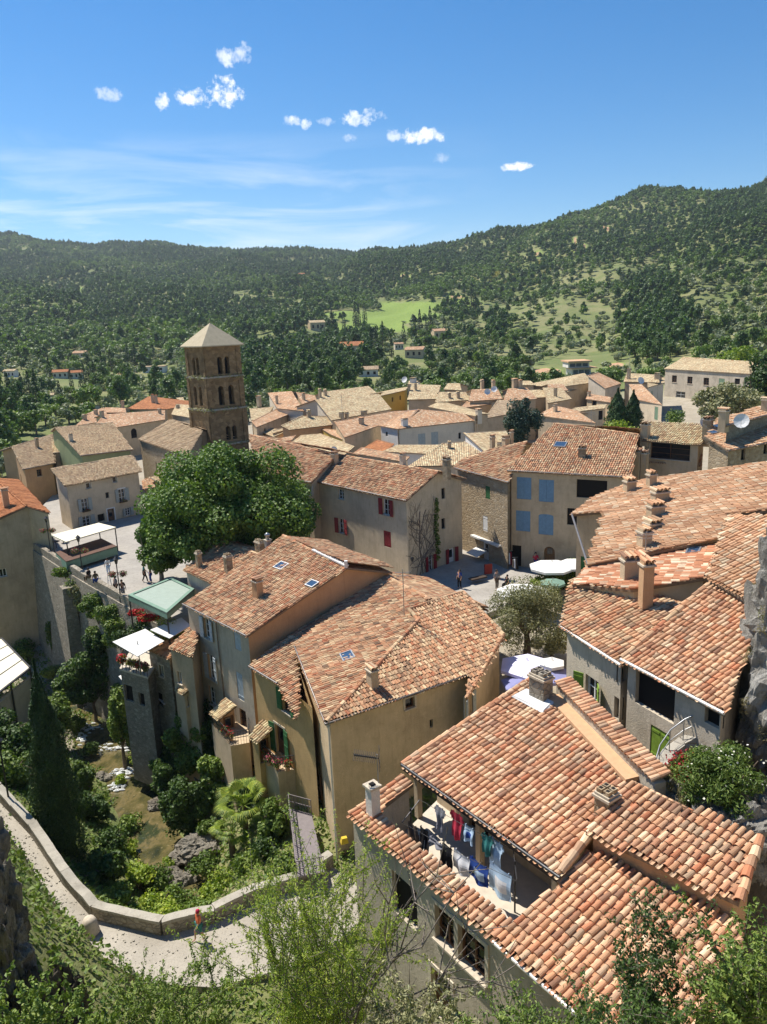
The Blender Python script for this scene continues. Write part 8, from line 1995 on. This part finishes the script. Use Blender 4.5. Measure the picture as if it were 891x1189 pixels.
for i_, (px, py, z, rr_, n_c, lab) in enumerate(((158, 842, 9.6, (1.5, 1.2, 1.8), 6000, 'leafy climber covering the foot of the parasol house'), (178, 838, 10.4, (1.2, 1.0, 1.6), 4500, 'climber between the parasol house and the narrow tan house'), (140, 845, 8.4, (1.1, 1.0, 1.2), 3500, 'bush at the outer corner of the parasol house foot'), (200, 830, 11.0, (1.1, 1.0, 1.5), 4000, 'bush under the tiny tiled bay'))):
    shrub('climbing_bush', lab, W(px, py, z), rr_, n_c, .19, 'leaf_mid' if i_ != 1 else 'leaf_dark', 440 + i_, 'climbing plant')
def rail(mb):
    for a, b in ((TB_[0], TB_[1]), (TB_[3], TB_[0])):
        for k in range(9): q = a + (b - a) * k / 8; mb.bar(q, q + [0, 0, .9], .03)
        mb.bar(a + [0, 0, .9], b + [0, 0, .9], .05)
gem(h.rt, 'railing', 'wood_dark', rail)
for k, (t, m_, lab) in enumerate(((.1, 'flower_red', 'left'), (.4, 'leaf_yellow', 'second from left'), (.65, 'flower_red', 'third from left'), (.9, 'flower_pink', 'right'))):
    q = TB_[0] + (TB_[1] - TB_[0]) * t + [0, .25, .65]; shrub('balcony_flowers', 'flower trough on the edge of the parasol terrace, ' + lab, q, (.4, .35, .4), 500, .1, 'leaf_mid', 400 + k, 'flowers', m_, nf=350, fs=.1)
canopy('square_parasol', 'large white square parasol over the terrace, nearer and left one', [(131, 745), (169, 730), (191, 744), (160, 762)], 18.8, zs=[18.6, 18.6, 18.6, 18.6], mat='canvas_white', posts=False, th=.05)
canopy('square_parasol', 'white square parasol over the terrace, farther and right one', [(175, 731), (211, 717), (222, 726), (197, 741)], 19.0, mat='canvas_white', posts=False, th=.05)
for k, (px, py) in enumerate(((160, 748), (200, 729))): q = W(px, py, 18.6); gem(bpy.data.objects['square_parasol' + ('' if k == 0 else '.001')], 'pole', 'metal_grey', lambda mb: mb.tube([[q[0], q[1], 16.2], q + [0, 0, .25]], .04, 6))
mbx = root('window_awning', W(148, 795, 13), 'small white awning under the parasol terrace, left', 'awning'); A_ = [W(*q, 14.4) for q in ((138, 785), (150, 780), (158, 790), (150, 799))]; gem(mbx, 'canvas', 'canvas_white', lambda mb: mb.prism([q - [0, 0, .05] for q in A_], A_))
mbx = root('window_awning', W(188, 808, 13), 'narrow white awning over the ground window of the rubble house', 'awning'); A_ = [W(*q, 13.6) for q in ((179, 806), (183, 803), (195, 815), (191, 818))]; gem(mbx, 'canvas', 'canvas_white', lambda mb: mb.prism([q - [0, 0, .05] for q in A_], A_))
# restaurant awning at the left edge: cream strips between dark beams
rt = root('restaurant_awning', W(5, 780, 10), 'long cream striped awning of the restaurant at the left edge', 'awning')
a0, a1, b1, b0 = W(-40, 700, 12.6), W(34, 772, 12.6), W(35, 789, 12.0), W(-40, 812, 12.0)
P = [W(-45, 762, 12.8), W(2, 741, 12.8), W(35, 775, 12.8), W(-12, 812, 12.8)]
for k in range(4):
    t0, t1 = k / 4 + .012, (k + 1) / 4 - .012; A, B = P[1] + (P[2] - P[1]) * t0, P[1] + (P[2] - P[1]) * t1; C_, D_ = P[0] + (P[3] - P[0]) * t1, P[0] + (P[3] - P[0]) * t0
    gem(rt, 'canvas', 'canvas_cream', lambda mb: mb.prism([q - [0, 0, .06] for q in (A, B, C_, D_)], (A, B, C_, D_)))
gem(rt, 'frame', 'metal_dark', lambda mb: [mb.bar(P[1] + (P[2] - P[1]) * k / 4 - [0, 0, .08], P[0] + (P[3] - P[0]) * k / 4 - [0, 0, .08], .12) for k in range(5)] + [mb.bar(P[1], P[2], .14), mb.bar(P[0], P[3], .14)])
for q in (P[2], P[3], (P[2] + P[3]) / 2): gem(rt, 'post', 'metal_dark', lambda mb: mb.bar([q[0], q[1], 8], q, .12))
gem(rt, 'back_wall', 'plaster_grey', lambda mb: mb.prism([[*(P[3] * .98 + P[0] * .02)[:2], 7], [*(P[2] * .97 + P[1] * .03)[:2], 7], [*(P[2] * .93 + P[1] * .07)[:2], 7], [*(P[3] * .93 + P[0] * .07)[:2], 7]], [[*(P[3] * .98 + P[0] * .02)[:2], 11.8], [*(P[2] * .97 + P[1] * .03)[:2], 11.8], [*(P[2] * .93 + P[1] * .07)[:2], 11.8], [*(P[3] * .93 + P[0] * .07)[:2], 11.8]]))
# stair rail beside the crag
rt = root('stair_railing', W(775, 895, 25), 'curved iron railing of the stair below the lime shutters', 'railing'); SP = [W(*q, z) for q, z in (((760, 908), 25.0), ((765, 890), 25.2), ((777, 872), 25.4), ((793, 860), 25.7), ((812, 851), 26.0))]
gem(rt, 'handrail', 'metal_grey', lambda mb: mb.tube([q + [0, 0, .8] for q in SP], .025, 6)); gem(rt, 'lower_rail', 'metal_grey', lambda mb: mb.tube([q + [0, 0, .4] for q in SP], .015, 5))
for q in SP: gem(rt, 'post', 'metal_grey', lambda mb: mb.tube([q - [0, 0, .2], q + [0, 0, .8]], .02, 5))
gem(root('stair_wall', W(790, 880, 24), 'curved pale stone wall carrying the iron stair railing', 'wall'), 'wall', 'stone_cap', lambda mb: wall_run(mb, SP, [q[2] - 3.5 for q in SP], [q[2] + .02 for q in SP], .45, 0, 0, .03))
# small extras
q = W(479, 652, 21.0); rt = root('wall_lantern', q, 'black wall lantern on the corner of the red shutter house', 'lantern'); gem(rt, 'lantern', 'metal_dark', lambda mb: (mb.lathe(q, [(.08, 0), (.16, .3), (.05, .42)], 6), mb.bar(q + [0, 0, .4], q + [-.5, .2, .45], .03)))
q = W(400, 975, 14.2); rt = root('yellow_box', q, 'small yellow lantern box on the ochre wall above the path', 'lantern'); gem(rt, 'box', 'cloth_yellow', lambda mb: mb.box(tuple(q), (.4, .3, .3), .3, 0, .7))
for k, (px, py, dd_, r, lab) in enumerate(((470, 441, 170, .7, 'tiny white dish on the skyline roofs above the yellow house'), (574, 452, 150, .6, 'small white dish left of the blue conifer top'), (566, 455, 148, .6, 'white dish low on the pink roof near the conifer'), (744, 442, 150, .7, 'white dish on the pale roof behind the twin cypresses'), (388, 523, 95, .5, 'small white dish behind the ridge with pale mortar'))):
    c = WY(px, py, dd_); rt = root('satellite_dish', c, lab, 'satellite dish'); dish(rt, c, r, .3 * k - .6)
for k, (px, py, hgt, lab) in enumerate(((469, 700, 2.2, 'thin aerial pole on the centre ridge'), (686, 505, 2.5, 'thin aerial on the blue shutter house ridge'), (398, 487, 4.0, 'tall thin aerial above the pale gabled roof'), (749, 655, 1.6, 'thin aerial behind the patched roof chimney'), (730, 438, 4.5, 'old iron mast above the roofs near the twin cypresses'))):
    d_ = (45, 76, 128, 35, 150)[k]; q = WY(px, py, d_); rt = root('roof_aerial', q, lab, 'aerial'); gem(rt, 'pole', 'metal_grey', lambda mb: (mb.tube([q - [0, 0, .8], q + [0, 0, hgt]], .03, 5), mb.bar(q + [-.5, 0, hgt * .9], q + [.5, 0, hgt * .9], .03), mb.bar(q + [-.35, 0, hgt * .8], q + [.35, 0, hgt * .8], .03)))
